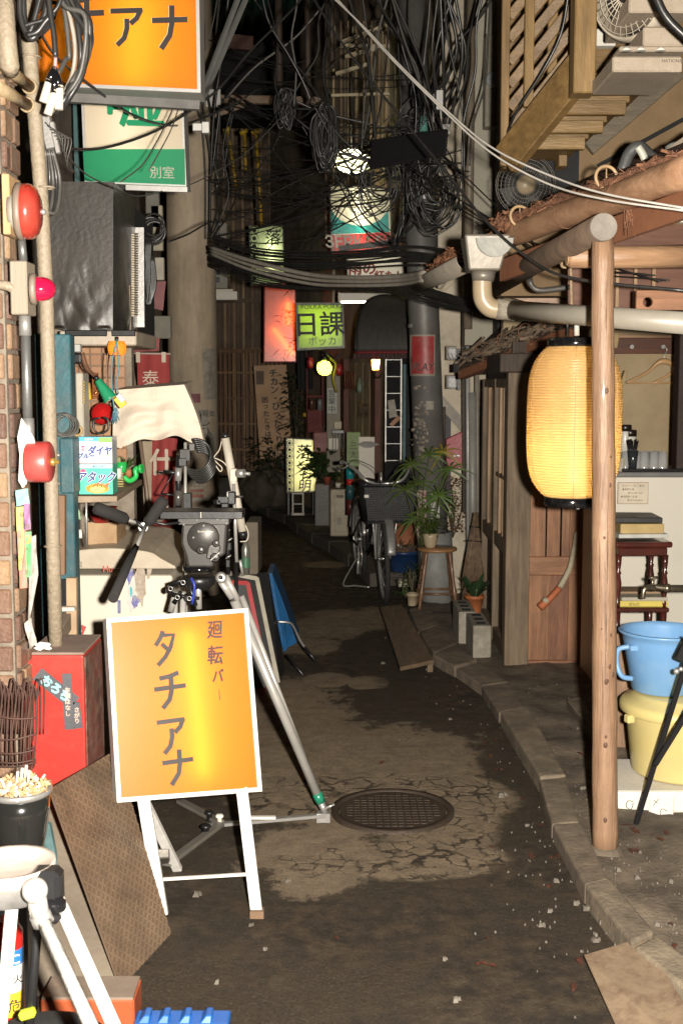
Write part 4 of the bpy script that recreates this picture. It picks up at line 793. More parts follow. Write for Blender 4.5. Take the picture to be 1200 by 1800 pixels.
q=MB();q.box(P(945,320,5.85),(.34,.25,.34));q.build('housing',M_black,ef)
q=MB()
for rr in(.045,.062,.079,.096,.113,.128,.136):q.torus(ec+ME@V((0,0,.03-.03*(rr/.136)**2)),rr,.0016,ME,40,4)
for k in range(40):a_=2*math.pi*k/40;q.tube([ec+ME@V((.04*math.cos(a_),.04*math.sin(a_),.03)),ec+ME@V((.1*math.cos(a_),.1*math.sin(a_),.015)),ec+ME@V((.136*math.cos(a_),.136*math.sin(a_),-.01)),ec+ME@V((.136*math.cos(a_),.136*math.sin(a_),-.08))],.0013,3)
tag(q.build('wire_guard',M_wire,ef),kind='stuff')
q=MB();q.lathe([(.044,.01),(.040,.028),(.0001,.032)],ec,ME,28,cap=False);q.build('hub',mat('hub_tan',(.26,.205,.13),rough=.45),ef)
for k in range(4):
    a_=k*1.571+.4;q=MB();q.add([ec+ME@V((.035*math.cos(a_+t),.035*math.sin(a_+t),-.02+.02*s_))for t,s_ in((-.3,-1),(.3,1))]+[ec+ME@V((.12*math.cos(a_+t),.12*math.sin(a_+t),-.02+.03*s_))for t,s_ in((.45,1),(-.25,-1))],[(0,1,2,3)]);q.build('blade',mat('fan_blade',(.09,.09,.085),rough=.4),ef,solid=.003)
for(x0,y0,x1,y1,nm)in((882,266,910,296,'end_block'),(982,262,996,292,'end_block')):
    a,b_=P(x0,y0,5.5),P(x1,y1,5.5);q=MB();q.box(((a.x+b_.x)/2,5.55,(a.z+b_.z)/2),(b_.x-a.x,.1,a.z-b_.z));q.build(nm,M_stairv,ef,bev=.003)
wr=thing('wrapped_pipes','taped white and grey aircon pipes lying on the bark roof','pipes',P(1130,275,4.4))
q=MB();q.tube(spline([P(1093,300,4.45),P(1105,270,4.45),P(1122,258,4.45),P(1140,272,4.5),P(1165,285,4.5)],6),.022,10);q.build('taped_pipe',mat('grey_tape',(.08,.08,.08),rough=.5),wr)
q=MB();q.tube(spline([P(1120,258,4.4),P(1128,270,4.4),P(1136,288,4.4)],6),.014,10);q.build('bare_pipe',mat('pale_pipe',(.5,.5,.42),rough=.5),wr)
q=MB();q.tube(spline([P(1172,262,4.45),P(1182,256,4.45),P(1215,248,4.4)],6),.012,8);q.build('conduit',mat('grey_conduit',(.2,.22,.2),rough=.5),wr)
q=MB();q.hexa([P(1150,282,4.5),P(1215,240,4.3),P(1215,240,4.7),P(1150,282,4.8),P(1150,276,4.5),P(1215,230,4.3),P(1215,230,4.7),P(1150,276,4.8)]);solo(q,'roof_flashing',M_acb,'grey beige flashing sheet above the bark roof at the right edge','flashing')

# ================================================================ left side, near
M_pipe=mat('blistered_paint',(.31,.255,.185),(.23,.185,.13),s=90,rough=.6,bump=.9,bs=75,dirt=.35,dcol=(.2,.15,.1),ds=6)
PYv=3.55
wp=thing('wall_pipe','thick beige blistered pipe running the full height beside the brick pillar, with two side branches','pipe',P(95,1135,PYv))
q=MB();q.tube([P(100,1175,PYv),P(92,900,PYv),P(82,520,PYv),P(72,330,PYv),P(62,205,PYv),P(50,60,PYv),P(44,-30,PYv)],.021,18);q.build('pipe',M_pipe,wp)
for(x0,y0,x1,y1)in((-2,108,52,152),(-8,150,48,184)):
    q=MB();q.tube([P(x0,y0,3.25),P(x1,y1,PYv-.03)],.017,14);q.torus(P(x1,y1,PYv-.03),.019,.004,rotM(P(x1,y1,PYv)-P(x0,y0,3.25)),18,6);q.build('branch',mat('stained_pipe',(.38,.29,.17),(.26,.19,.11),s=30,rough=.5,bump=.5),wp)
for py in(330,960,100):q=MB();a=P(82 if py==330 else(93 if py>500 else 56),py,PYv);q.torus(a,.024,.003,None,20,6);q.build('collar',M_pipe,wp)
ep=thing('elbow_pipe','short beige blistered pipe ending at the top left corner over the bricks','pipe',P(15,60,3.2));q=MB();q.tube([P(6,-40,3.2),P(12,60,3.2),P(17,118,3.2),P(22,128,3.22)],[.024,.024,.026,.018],16);q.build('pipe',M_pipe,ep)
# fire bell on board
M_redb=mat('red_enamel',(.42,.035,.022),(.34,.028,.018),s=5,rough=.25,bump=.06,coat=.5,dirt=.35,dcol=(.20,.12,.09),ds=5)
fbx=thing('fire_bell','round red fire alarm bell on a wooden mount at the left edge','alarm bell',P(50,372,3.2));BY=3.22
Mb=rotM((.99,.10,0));bc_=P(44,372,BY);q=MB();q.lathe([(.055,-.02),(.070,-.012),(.073,.008),(.070,.020),(.058,.034),(.038,.042),(.0001,.045)],bc_,Mb,36,cap=False);q.build('gong',M_redb,fbx)
q=MB();q.lathe([(.066,-.016),(.0745,-.010),(.0745,-.002),(.071,.002)],bc_+V((-.006,0,0)),Mb,36,cap=False);q.build('rim',mat('pale_rim',(.24,.19,.15),rough=.5),fbx)
q=MB();q.lathe([(.006,.04),(.009,.05),(.004,.055)],bc_,Mb,10);q.build('nut',M_chrome,fbx)
q=MB();q.box(P(21,364,3.24),(.02,.11,.155));q.build('mount_board',mat('raw_pine',(.52,.34,.18),(.40,.25,.12),s=4,st=(8,8,1),rough=.7),fbx,bev=.002);q=MB();q.lathe([(.045,-.04),(.05,-.016)],bc_,Mb,24);q.build('back_box',mat('grey_box',(.33,.30,.25),rough=.6),fbx)
# grey conduit between bell and red dome and the red case
cdt=thing('conduit','grey steel conduit tube running down the bricks from bell to red case','conduit',P(45,650,3.25));q=MB();q.tube([P(38,415,3.26),P(42,462,3.26)],.011,10);q.tube([P(45,555,3.26),P(50,770,3.26)],.013,12);q.build('tube',mat('grey_conduit2',(.20,.20,.195),rough=.4,metal=.5),cdt)
q=MB();q.tube([P(50,735,3.26),P(51,775,3.26)],.016,12);q.build('coupling',M_steel,cdt);q=MB();q.tube([P(44,552,3.26),P(45,590,3.26)],.016,12);q.build('coupling',M_steel,cdt)
dl=thing('red_dome_lamp','red dome fire lamp on a grey wooden box mounted on the bricks','lamp',P(65,508,3.2));q=MB();q.box(P(41,508,3.24),(.045,.09,.14));q.build('back_box',mat('striped_board',(.28,.24,.185),(.24,.20,.15),s=5,st=(30,1,1),rough=.7),dl,bev=.003)
q=MB();q.lathe([(.040,0),(.042,.012),(.034,.016)],P(55,508,3.2),Mb,28);q.build('base_ring',MATS['pale_rim'],dl);q=MB();q.lathe([(.033,.01),(.033,.025),(.030,.042),(.022,.056),(.01,.063),(.0001,.065)],P(55,508,3.2),Mb,28,cap=False);q.build('dome',mat('red_lens',(.50,.008,.05),(.42,.006,.04),rough=.08,bump=0,coat=1),dl)
q=MB();q.tube(spline([P(-6,500,3.2),P(15,503,3.2),P(30,512,3.21)],4),.013,10);q.build('elbow',M_pipe,dl)
rc=thing('red_alarm_case','round red alarm case sticking out from the pillar below the conduit, with peeling white paint','alarm',P(70,812,3.2));Mr=rotM((1,.0,0));q=MB();q.lathe([(.052,0),(.055,.004),(.055,.055),(.050,.062),(.0001,.063)],P(50,812,3.2),Mr,32,cap=False);q.build('case',mat('faded_red',(.46,.05,.045),(.36,.035,.03),s=6,rough=.4,bump=.1,dirt=.3,dcol=(.4,.2,.17)),rc,bev=.002)
q=MB();q.lathe([(.012,0),(.012,.010),(.006,.012),(.006,.022)],P(90,812,3.19),Mr,12);q.build('push_button',mat('gold',(.55,.36,.10),rough=.3,metal=.6),rc)
q=MB();pa=[(38,735),(50,752),(60,770),(62,780),(52,800),(50,830),(47,850),(40,858),(33,845),(35,800),(31,770)];q.prism([P(x,y,3.18)for x,y in pa],(0,.006,0));q.build('peeling_paint',mat('paint_white',(.72,.70,.66),rough=.7,bump=.4),rc)
# posters on the pillar edge
def sheet(mb,pts,Y,wav=.003,n=6):       # thin paper: list of 4 picture corners TL TR BR BL
    a=[P(x,y,Y if len(c)<3 else c[2])for c in pts for x,y in[c[:2]]]
    return mb.grid(lambda u,v:a[0].lerp(a[1],u).lerp(a[3].lerp(a[2],u),v)+V((0,-wav*(1+math.sin(u*5+v*7)*.7),0)),n,n)
fy=thing('pasted_flyers','torn colourful flyers pasted on the edge of the brick pillar','flyers',P(40,950,3.28))
for(c4,col,nm)in(([(28,862),(50,858),(53,885),(30,890)],(.22,.42,.40),'a'),([(29,892),(42,890),(44,1000),(34,1002)],(.55,.52,.14),'b'),([(31,930),(45,930),(49,1033),(36,1034)],(.62,.20,.14),'c'),([(43,885),(53,884),(55,930),(44,932)],(.30,.14,.28),'d'),([(45,935),(56,934),(57,1012),(47,1015)],(.12,.42,.14),'e'),([(45,942),(56,940),(56,954),(46,956)],(.66,.60,.08),'f')):
    q=MB();sheet(q,c4,3.24+.001*ord(nm)%7*.001);q.build('flyer',mat('flyer_'+{'a':'teal','b':'lime','c':'red','d':'plum','e':'green','f':'yellow'}[nm],col,tuple(x*.8 for x in col),s=40,rough=.6,dirt=.3,dcol=(.4,.35,.3),ds=20),fy)
q=MB();sheet(q,[(54,945),(64,940),(68,1010),(50,1110)],3.26,.004);sheet(q,[(44,1095),(56,1085),(66,1130),(54,1140)],3.26,.006);q.build('torn_paper',mat('tattered_paper',(.42,.40,.37),(.20,.17,.15),s=25,rough=.8),fy)
for i,c in enumerate('夏祭り大売出'):text(c,.016,P(39+i%2*10,905+i*20,3.232),M_inkb,fy)
# hanging cable loops with three plug connectors
M_cab=mat('black_cable',(.032,.030,.028),(.014,.014,.014),s=20,rough=.38,bump=.05,spec=.6)
M_cabg=mat('grey_cable',(.085,.08,.072),(.05,.047,.042),s=20,rough=.45,bump=.08)
M_cabl=mat('pale_cable',(.34,.31,.26),(.24,.215,.18),s=20,rough=.5,bump=.08,dirt=.3,dcol=(.1,.08,.06))
def cable(pts,r_,m,lab,grp=None,name='cable',n=7,k=6):
    q=MB();q.tube(spline(pts,k),r_,n);return solo(q,name,m,lab,'cable',grp)
LP='thick dark cables looping down over the orange sign at the top left'
hl=thing('cable_loops','bundle of thick dark cables looped down over the left end of the top orange sign','cable bundle',P(120,60,3.3))
for i,(xa,xb,yb,yend,r_,m)in enumerate([(100,158,30,165,.007,M_cabg),(108,160,60,172,.008,M_cab),(112,163,70,158,.009,M_cabg),(116,150,90,178,.008,M_cab),(104,140,80,180,.006,M_cabl),(120,165,40,150,.010,M_cab),(98,130,95,150,.007,M_cabg),(124,168,60,140,.008,M_cabg)]):
    q=MB();q.tube(spline([P(xa-8,-40,3.3+i*.012),P(xa+14,10,3.3+i*.012),P(xb-8,yb,3.3+i*.012),P(xb-14,yend-45,3.32+i*.01),P(xb-38,yend,3.33),P(xb-52,yend+22,3.36)],6),r_,8);q.build('cable',m,hl)
for i,(pts,r_)in enumerate([([(40,-20),(42,30),(48,60),(60,66),(78,30),(86,-10)],.010),([(36,-20),(36,24),(46,56),(56,50),(70,0),(76,-20)],.008),([(44,45),(60,40),(78,34),(100,15),(110,-10)],.006),([(48,62),(66,56),(80,38),(96,22)],.008),([(84,-20),(90,30),(95,60),(98,100)],.0075)]):
    q=MB();q.tube(spline([P(x,y,3.28-i*.01)for x,y in pts],6),r_,8);q.build('cable',M_cab,hl)
pc=thing('plug_connectors','three white capped cable joints hanging together under the black loops','connectors',P(92,170,3.27));M_capw=mat('cap_white',(.66,.60,.50),(.55,.48,.38),s=8,rough=.5,dirt=.2)
for(xa,ya,xb,yb)in((88,140,76,180),(98,158,84,202),(105,150,104,193)):
    q=MB();a,b_=P(xa,ya,3.26),P(xb,yb,3.26);q.tube([a,b_],.011,14);q.build('cap',M_capw,pc,bev=.001);q=MB();q.tube([P(96,118,3.27),P((96+xa)/2,(120+ya)/2,3.26),a+(b_-a)*.15],[.006,.010,.012],10);q.build('boot',M_lacq,pc)
q=MB();q.tube([P(99,88,3.27),P(97,122,3.27)],.005,6);q.build('pale_core',mat('pinkish',(.5,.3,.28),rough=.6),pc)
jb=thing('line_bracket','small grey metal line bracket and wire clamps beside the beige pipe','bracket',P(88,230,3.6))
q=MB();q.bar(P(80,205,3.6),P(92,262,3.6),.03,.03);q.bar(P(92,215,3.58),P(104,270,3.58),.014,.02);q.build('clamp_bar',M_steel,jb,bev=.002);q=MB();q.tube(spline([P(66,196,3.6),P(66,208,3.6),P(75,212,3.6),P(88,220,3.6)],5),.005,6);q.build('hook',M_chrome,jb)
for i in range(6):q=MB();q.tube(spline([P(80+i*4,215+i*6,3.57),P(96+i*6,230+i*3,3.56),P(108+i*2,250+i*8,3.58),P(120+i*3,290+i*3,3.7)],5),.0018,5);q.build('thin_wire',M_cabg,jb)
for i in range(6):q=MB();q.tube(spline([P(78+i*3,262,3.62),P(76+i*6,320,3.65),P(74+i*5,372,3.62),P(70+i*2,410-i*8,3.6)],5),.006,7);q.build('cable',M_cabg if i%2 else M_cab,jb)

# ---- illuminated signs
def sign_box(name,lab,cn,face_m,frame_m,depth=.10,frame=.012,lamps=(),lamp_m=None,cat='sign',insideY=None):
    # cn: 4 world corners TL TR BR BL of the front face
    tl,tr,br,bl=[V(c)for c in cn];nrm=(tr-tl).cross(tl-bl).normalized();nrm=nrm if nrm.y<0 else-nrm
    root=thing(name,lab,cat,(tl+tr+br+bl)/4);d=-nrm*depth
    right=((tr-tl)+(br-bl)).normalized();up=((tl-bl)+(tr-br)).normalized()
    q=MB();i_=[tl+right*frame-up*frame,tr-right*frame-up*frame,br-right*frame+up*frame,bl+right*frame+up*frame];q.grid(lambda u,v:i_[0].lerp(i_[1],u).lerp(i_[3].lerp(i_[2],u),v)-nrm*.006,10,10);face=q.build('face',face_m,root)
    q=MB();out=[tl,tr,br,bl];q.add(out+i_+[p-nrm*.008 for p in i_],[(0,1,5,4),(1,2,6,5),(2,3,7,6),(3,0,4,7),(4,5,9,8),(5,6,10,9),(6,7,11,10),(7,4,8,11)]);q.add([p for p in out]+[p+d for p in out],[(0,1,5,4),(1,2,6,5),(2,3,7,6),(3,0,4,7),(4,5,6,7)]);q.build('frame',frame_m,root)
    q=MB();e=.004;q.add([p-nrm*.02 for p in i_]+[p+d+nrm*.006 for p in i_],[(0,1,5,4),(1,2,6,5),(2,3,7,6),(3,0,4,7),(4,5,6,7)]);q.build('inner_liner',mat('liner_white',(.72,.72,.70),rough=.8,bump=0),root)
    for(u0,v0,u1,v1,r_,back)in lamps:
        def at(u,v):return tl.lerp(tr,u).lerp(bl.lerp(br,u),v)+d*back
        q=MB();q.tube([at(u0,v0),at(u1,v1)],r_,12);q.build('tube_lamp',lamp_m,root)
    return root,nrm,right,up,(tl+tr+br+bl)/4
M_alu=mat('aluminium',(.50,.49,.47),(.40,.39,.37),s=10,rough=.45,metal=.4,bump=.06,dirt=.2,dcol=(.25,.23,.2))
M_orange=acrylic('orange_acrylic',(.80,.205,.016),(.74,.18,.013),tr=.42,tc_=(.95,.52,.03))
M_char=mat('charcoal_paint',(.020,.015,.014),rough=.55,bump=0)
M_tube_y=lit('warm_tube',(1,.86,.52),13)
S1=[P(60,-25,4.3),P(350,-25,4.3),P(353,163,4.3),P(62,150,4.3)];S1[0].x+=0
sg,nrm,rt,up,cc=sign_box('orange_hanging_sign','large orange acrylic sign with dark katakana hanging at the top left',S1,acrylic('orange_acrylic2',(.82,.20,.012),(.74,.165,.01),tr=.42,tc_=(.95,.45,.03)),M_alu,.14,.012,[(.62,-.02,.60,.92,.012,.62)],M_tube_y)
for ch,px,py,w_,h_ in(('タ',85,32,55,70),('チ',150,30,66,78),('ア',223,46,60,66),('ナ',298,48,62,74)):
    c=P(px,py,4.3);strokes(KANA[ch],c+nrm*.001,rt,up,w_*4.3/F,h_*4.3/F,mat('cream_edge',(.75,.66,.42),rough=.6,bump=0),sg,off=.001);strokes(KANA[ch],c+nrm*.004+V((.0025,0,-.0022)),rt,up,w_*4.3/F,h_*4.3/F,M_char,sg,th=.003)
q=MB();q.bar(P(110,172,4.36),P(352,186,4.36),.03,.03);q.build('bottom_bar',mat('dull_bar',(.14,.13,.12),(.08,.075,.07),rough=.6),sg)
S2=[P(143,172,5.0),P(322,176,5.0),P(328,328,5.0),P(149,321,5.0)]
s2,nrm,rt,up,cc=sign_box('green_white_sign','cream and green lightbox with green characters hanging under the orange sign',S2,acrylic('cream_acrylic',(.80,.68,.52),(.74,.62,.47),tr=.45,tc_=(.95,.85,.68)),M_alu,.14,.010,[(.40,.02,.42,.98,.012,.6)],lit('white_tube',(1,.90,.74),6))
q=MB();a,b_,c,d=P(146,262,4.985),P(325,262,4.985),P(326,325,4.985),P(149,318,4.985);q.poly([a,b_,c,d]);q.build('green_band',acrylic('green_acrylic',(.03,.34,.17),(.025,.29,.14),tr=.42,tc_=(.05,.62,.30)),s2)
M_gpaint=acrylic('green_letter',(.02,.36,.16),(.02,.36,.16),tr=.3)
text('嘘',.25,P(238,172,4.984),M_gpaint,s2,rt,up,bold=.004);text('別室',.052,P(285,303,4.978),mat('grey_letter',(.45,.46,.36),rough=.6,bump=0),s2,rt,up,gap=1)
q=MB();q.box(P(352,224,5.05),(.06,.02,.03));q.box(P(362,225,5.02),(.03,.03,.045));q.build('bracket',M_alu,s2,bev=.002)
q=MB();q.bar(P(222,330,4.98),P(330,334,4.98),.02,.02);q.build('bottom_edge',M_alu,s2)

# ---- tarpaulin covered air conditioner
M_tarp=mat('grey_black_tarp',(.040,.036,.031),(.024,.021,.018),s=14,rough=.40,bump=.12,bs=60,dirt=.6,dcol=(.07,.058,.045),ds=3.5,spec=.6)
tc0=thing('covered_aircon','air conditioner wrapped in a creased black tarpaulin on a beige base high on the left','air conditioner',P(150,590,4.6));TYf,TYb=4.6,5.6
TL,TR,BR,BL=P(80,319,TYf),P(200,320,TYf),P(199,584,TYf),P(84,584,TYf);TL2,TR2,BR2=P(150,330,5.2),P(237,352,5.15),P(243,590,5.15)
def crease(u,v):
    g_=.25+.75*min(1,max(0,v-.5)*4);k=g_*.005*mnoise.noise(V((u*3,v*4,2)))+g_*.003*abs(mnoise.noise(V((u*6+v*4,v*7-u*5,5))));r_=max(0,v-.62)*2.4
    return k+r_*(.022*abs(mnoise.noise(V((u*2.2+v*4,v*3.4-u*1.6,9))))+.016*max(0,math.sin((u*.8-v*1.3)*9+1)-.55))
q=MB();q.grid(lambda u,v:TL.lerp(TR,u).lerp(BL.lerp(BR,u),v)+V((0,-crease(u,v)*math.sin(math.pi*min(1,max(0,u))*.96+.06)-.003,(.012*math.sin(u*9)if v>.98 else 0))),44,60);q.build('tarpaulin_front',M_tarp,tc0)
q=MB();q.grid(lambda u,v:TR.lerp(TR2,u).lerp(BR.lerp(BR2,u),v)+V((crease(u+1.3,v)*math.sin(math.pi*u)*1.4,0,(.018*math.sin(u*22)if v>.98 else 0))),26,50);q.build('tarpaulin_side',M_tarp,tc0)
q=MB();q.grid(lambda u,v:TL.lerp(TR,u).lerp(V((TL.x,5.4,TL.z+.02)).lerp(TR2,u),v),6,6);q.build('tarpaulin_top',M_tarp,tc0)
q=MB();a,b_=P(98,582,TYf-.02),P(243,608,TYf-.02);q.box(((a.x+b_.x)/2,TYf+.25,(a.z+b_.z)/2+.002),(b_.x-a.x-.02,.5,a.z-b_.z));q.build('base',mat('base_beige',(.46,.40,.32),(.38,.32,.25),s=6,rough=.5,dirt=.35),tc0,bev=.005)
for(x0,x1)in((114,188),(196,238)):
    q=MB();a,b_=P(x0,580,TYf-.03),P(x1,591,TYf-.03);q.box(((a.x+b_.x)/2,TYf-.022,(a.z+b_.z)/2),(b_.x-a.x,.012,a.z-b_.z));q.build('handle_recess',M_blackp,tc0,bev=.003)
q=MB();q.box(V((TL.x+.13,5.2,(TL.z+BL.z)/2)),(.22,.9,TL.z-BL.z-.03));q.build('body',M_black,tc0)
for i in range(34):
    py=411+i*4.3;q=MB();q.bar(P(234,py+1.5,4.95),P(241,py,5.05),.012,.006,Z_);q.build('louvre',mat('louvre_beige',(.48,.40,.28),rough=.5),tc0)
q=MB();q.bar(P(245,400,5.15),P(246,575,5.15),.006,.04,X_);q.build('edge_trim',M_steel,tc0)
q=MB();q.hexa([P(150,585,5.2),P(230,585,5.2),P(230,585,5.6),P(150,585,5.6),P(150,350,5.2),P(220,350,5.2),P(220,350,5.6),P(150,350,5.6)])if False else None

# ---- doorway clutter
bx=thing('fuse_box','slim beige fuse box standing upright beside the teal frame','fuse box',P(125,720,4.2));a,b_=P(103,660,4.2),P(127,778,4.2)
q=MB();q.box(((a.x+b_.x)/2,4.24,(a.z+b_.z)/2),(b_.x-a.x,.08,a.z-b_.z));q.build('case',mat('fuse_beige',(.58,.50,.38),(.50,.42,.31),rough=.45,dirt=.2),bx,bev=.004)
a,b_=P(129,655,4.2),P(150,790,4.24);q=MB();q.box(((a.x+b_.x)/2,4.28,(a.z+b_.z)/2),(b_.x-a.x,.1,a.z-b_.z));q.build('cover',mat('fuse_grey',(.42,.38,.31),rough=.45,dirt=.3),bx,bev=.004)
for i in range(8):q=MB();q.box(P(148,672+i*5,4.2),(.006,.006,.006));q.build('terminal',mat('gold',()),bx)
q=MB();q.tube([P(109,615,4.15),P(109,640,4.15),P(110,662,4.15)],[.002,.002,.006],8);q.tube([P(109,645,4.15),P(109,660,4.15)],.007,10);q.build('stud',M_chrome,bx)
lk=thing('lock_plug','chrome and black plug hanging under the aircon base','plug',P(135,625,4.4));q=MB();q.box(P(137,612,4.4),(.028,.03,.03));q.build('chrome_top',M_chrome,lk,bev=.003);q=MB();q.box(P(134,630,4.4),(.045,.03,.04));q.build('body',M_blackp,lk,bev=.008,seg=2)
for i,(dx,lab)in enumerate(((0,'brown flex running from the plug down to the green lamp socket'),(5,'second brown flex beside the one to the green lamp socket'))):cable([P(142+dx,620,4.4),P(150+dx,645,4.38),P(162+dx,658,4.36),P(172+dx,668,4.35)],.0035,mat('brown_flex',(.16,.08,.045),rough=.4),lab)
gs=thing('green_socket_lamp','green ribbed lamp socket hanging at a slant by its brown flex','lamp socket',P(183,683,4.35));a,b_=P(172,668,4.35),P(195,702,4.35);M_gs=mat('green_bakelite',(.02,.26,.12),rough=.3,bump=0,coat=.4)
n=14;q=MB();q.tube([a.lerp(b_,i/n)for i in range(n+1)],[.012+.014*i/n+(.0015 if i%2 else 0)for i in range(n+1)],16);q.build('socket',M_gs,gs)
q=MB();q.tube([a,a+(a-b_)*.2],.008,10);q.build('neck',M_blackp,gs)
ob=thing('orange_lamp','small orange barrel shade lit from inside, hanging under the aircon base','lamp',P(206,612,4.5));oc=P(206,612,4.5);q=MB();q.lathe([(.026,-.026),(.033,-.014),(.035,0),(.033,.014),(.027,.026)],oc,n=28,cap=False);q.build('shade',acrylic('orange_glass',(.85,.32,.05),tr=.6,tc_=(1,.5,.1)),ob);q=MB();q.ball(oc,.010);q.build('bulb',lit('orange_bulb',(1,.62,.2),16),ob)
q=MB();q.tube([P(206,592,4.5),P(206,600,4.5)],.006,8);q.build('cap',M_blackp,ob)
cs=[([(206,598),(197,640),(198,690),(204,740)],.003,mat('teal_cord',(.10,.22,.28),rough=.5),'thin teal cord hanging left of the beige cloth from the orange lamp'),([(205,600),(209,640),(206,680),(212,700)],.003,MATS['teal_cord'],'second thin teal cord beside the first under the orange lamp'),([(190,620),(188,650),(190,700)],.003,MATS['brown_flex'],'brown flex dropping beside the ochre tiles'),([(176,735),(166,738),(166,755),(176,762),(190,755),(190,738),(182,733)],.004,M_blackp,'black wire loop hooked on the wall behind the detergent boxes')]
for pts,r_,m,lab in cs:cable([P(x,y,4.42)for x,y in pts],r_,m,lab)
yk=thing('yellow_tag','yellow and white plastic tag hanging on the teal cords','tag',P(210,705,4.4));q=MB();q.bar(P(205,698,4.4),P(218,714,4.4),.03,.008,Y_);q.build('tag',mat('tag_yellow',(.75,.52,.04),rough=.4),yk,bev=.002);q=MB();q.bar(P(208,694,4.39),P(217,705,4.39),.018,.008,Y_);q.build('label',mat('tag_white',(.6,.65,.75),rough=.4),yk)
q=MB();
for i in range(14):q.tube([P(204,716,4.4),P(200+ru(-4,10),725,4.4),P(198+ru(-4,14),738+ru(0,8),4.4)],.0015,4)
tag(q.build('tassel',MATS['teal_cord'],yk),kind='stuff')
rl=thing('red_light_case','shiny red round case on the wall behind the cords','lamp',P(180,728,4.7));q=MB();q.lathe([(.042,0),(.045,.02),(.038,.06),(.0001,.07)],P(180,727,4.75),rotM((.2,-1,0)),24,cap=False);q.build('case',mat('shiny_red',(.5,.015,.015),rough=.12,bump=0,coat=1),rl)
gv=thing('yellow_box_lamp','small yellow glowing lens in the recess behind the fuse box','lamp',P(155,690,4.5));q=MB();q.bar(P(153,673,4.5),P(157,703,4.5),.022,.03,Y_);q.build('lens',mat('yellow_lens',(.75,.45,.02),rough=.2,coat=.6),gv,bev=.004)
q=MB();q.bar(P(168,655,4.5),P(168,700,4.5),.02,.02,Y_);q.ball(P(169,690,4.5),.012);solo(q,'copper_lamp',mat('copper',(.40,.14,.05),rough=.2,metal=.7),'small copper coloured lamp bracket between the tiles and the green socket','lamp')
# noren and banners in the doorway
M_banner=mat('banner_red',(.28,.035,.032),(.20,.025,.022),s=8,rough=.85,bump=.3,dirt=.2)
M_bwhite=mat('banner_white',(.50,.42,.33),rough=.9,bump=0)
nb1=thing('red_banner','dark red cloth banner with a pale character hanging between the cords and the concrete pole','banner',P(268,660,5.9));q=MB();a4=[P(241,620,5.9),P(297,620,5.9),P(299,690,5.9),P(243,700,5.9)];q.grid(lambda u,v:a4[0].lerp(a4[1],u).lerp(a4[3].lerp(a4[2],u),v)+V((0,.01*math.sin(u*9),0)),14,6);q.build('cloth',M_banner,nb1);text('泰',.085,P(265,665,5.86),M_bwhite,nb1);q=MB();q.tube([P(225,621,5.88),P(300,622,5.88)],.005,8);q.build('rod',mat('pink_rod',(.4,.3,.26),rough=.6),nb1)
for px in(243,288):q=MB();q.box(P(px,628,5.87),(.02,.004,.05));q.build('loop',M_bwhite,nb1)
tb=thing('top_cloth','faded dusty red valance under the aircon beside the concrete pole','valance',P(255,605,5.8));q=MB();sheet(q,[(225,598),(281,594),(280,617),(226,619)],5.85);q.build('cloth',mat('dusty_red',(.24,.07,.065),rough=.9,bump=.2),tb);q=MB();sheet(q,[(248,497),(292,494),(287,546),(250,538)],5.9);q.build('upper_cloth',mat('dusty_pink',(.20,.085,.085),rough=.9),tb)
nb2=thing('tall_banner','tall red and cream banner with a white character standing behind the beige cloth','banner',P(280,860,5.6));q=MB();a4=[P(268,770,5.6),P(312,770,5.6),P(300,1000,5.6),P(266,1000,5.6)];q.grid(lambda u,v:a4[0].lerp(a4[1],u).lerp(a4[3].lerp(a4[2],u),v)+V((0,.01*math.sin(u*9+v*4),0)),12,14);q.build('cloth',M_banner,nb2)
q=MB();sheet(q,[(251,775),(268,775),(266,985),(254,985)],5.59);q.build('cream_strip',mat('cream_cloth',(.34,.27,.19),rough=.9),nb2);text('仕',.13,P(286,812,5.55),M_bwhite,nb2,bold=.003);text('ま',.10,P(286,900,5.55),M_bwhite,nb2,bold=.003);q=MB();q.tube([P(246,770,5.5),P(258,860,5.45),P(270,1000,5.4)],.009,8);q.build('pole',mat('tarnished_pole',(.24,.17,.12),rough=.4),nb2)
q=MB();q.tube([P(228,620,5.5),P(238,690,5.5)],.010,8);solo(q,'bamboo_pole',MATS['tarnished_pole'],'short dull pole standing between the orange lamp and the red banner','pole')
pl=thing('hanging_parcel','dusty white sheets and parcels behind the coiled cord beside the pole','parcel',P(270,480,6.3))
for(x0,y0,x1,y1,c_)in((262,452,288,492,(.36,.33,.27)),(252,555,300,595,(.16,.15,.12)),(255,330,280,400,(.14,.13,.11)),(264,360,286,440,(.30,.27,.20))):
    q=MB();a,b_=P(x0,y0,6.3),P(x1,y1,6.3);q.box(((a.x+b_.x)/2,6.33,(a.z+b_.z)/2),(b_.x-a.x,.04,a.z-b_.z));q.build('wrapped_sheet',mat('sheet_%d'%x0,c_,rough=.8,bump=.4,bs=20),pl,bev=.004)
cl=thing('coiled_cord','black cord coiled and hung between the covered aircon and the concrete pole','cord',P(270,420,5.5))
for i in range(9):
    q=MB();c=P(270+ru(-4,4),400+ru(-8,8),5.45+i*.008);q.torus(c,ru(.045,.06),.0055,rotM((ru(-.25,.25),-1,ru(-.2,.2))),26,6);q.data=0;q.build('loop',M_cab,cl)
for i in range(5):q=MB();q.tube(spline([P(258+i*2,420,5.42),P(255+i*2,480,5.42),P(254+i*3,525,5.42),P(264,533,5.42),P(266+i*2,500,5.42),P(266+i,450,5.42)],5),.0055,6);q.build('loop',M_cab,cl)
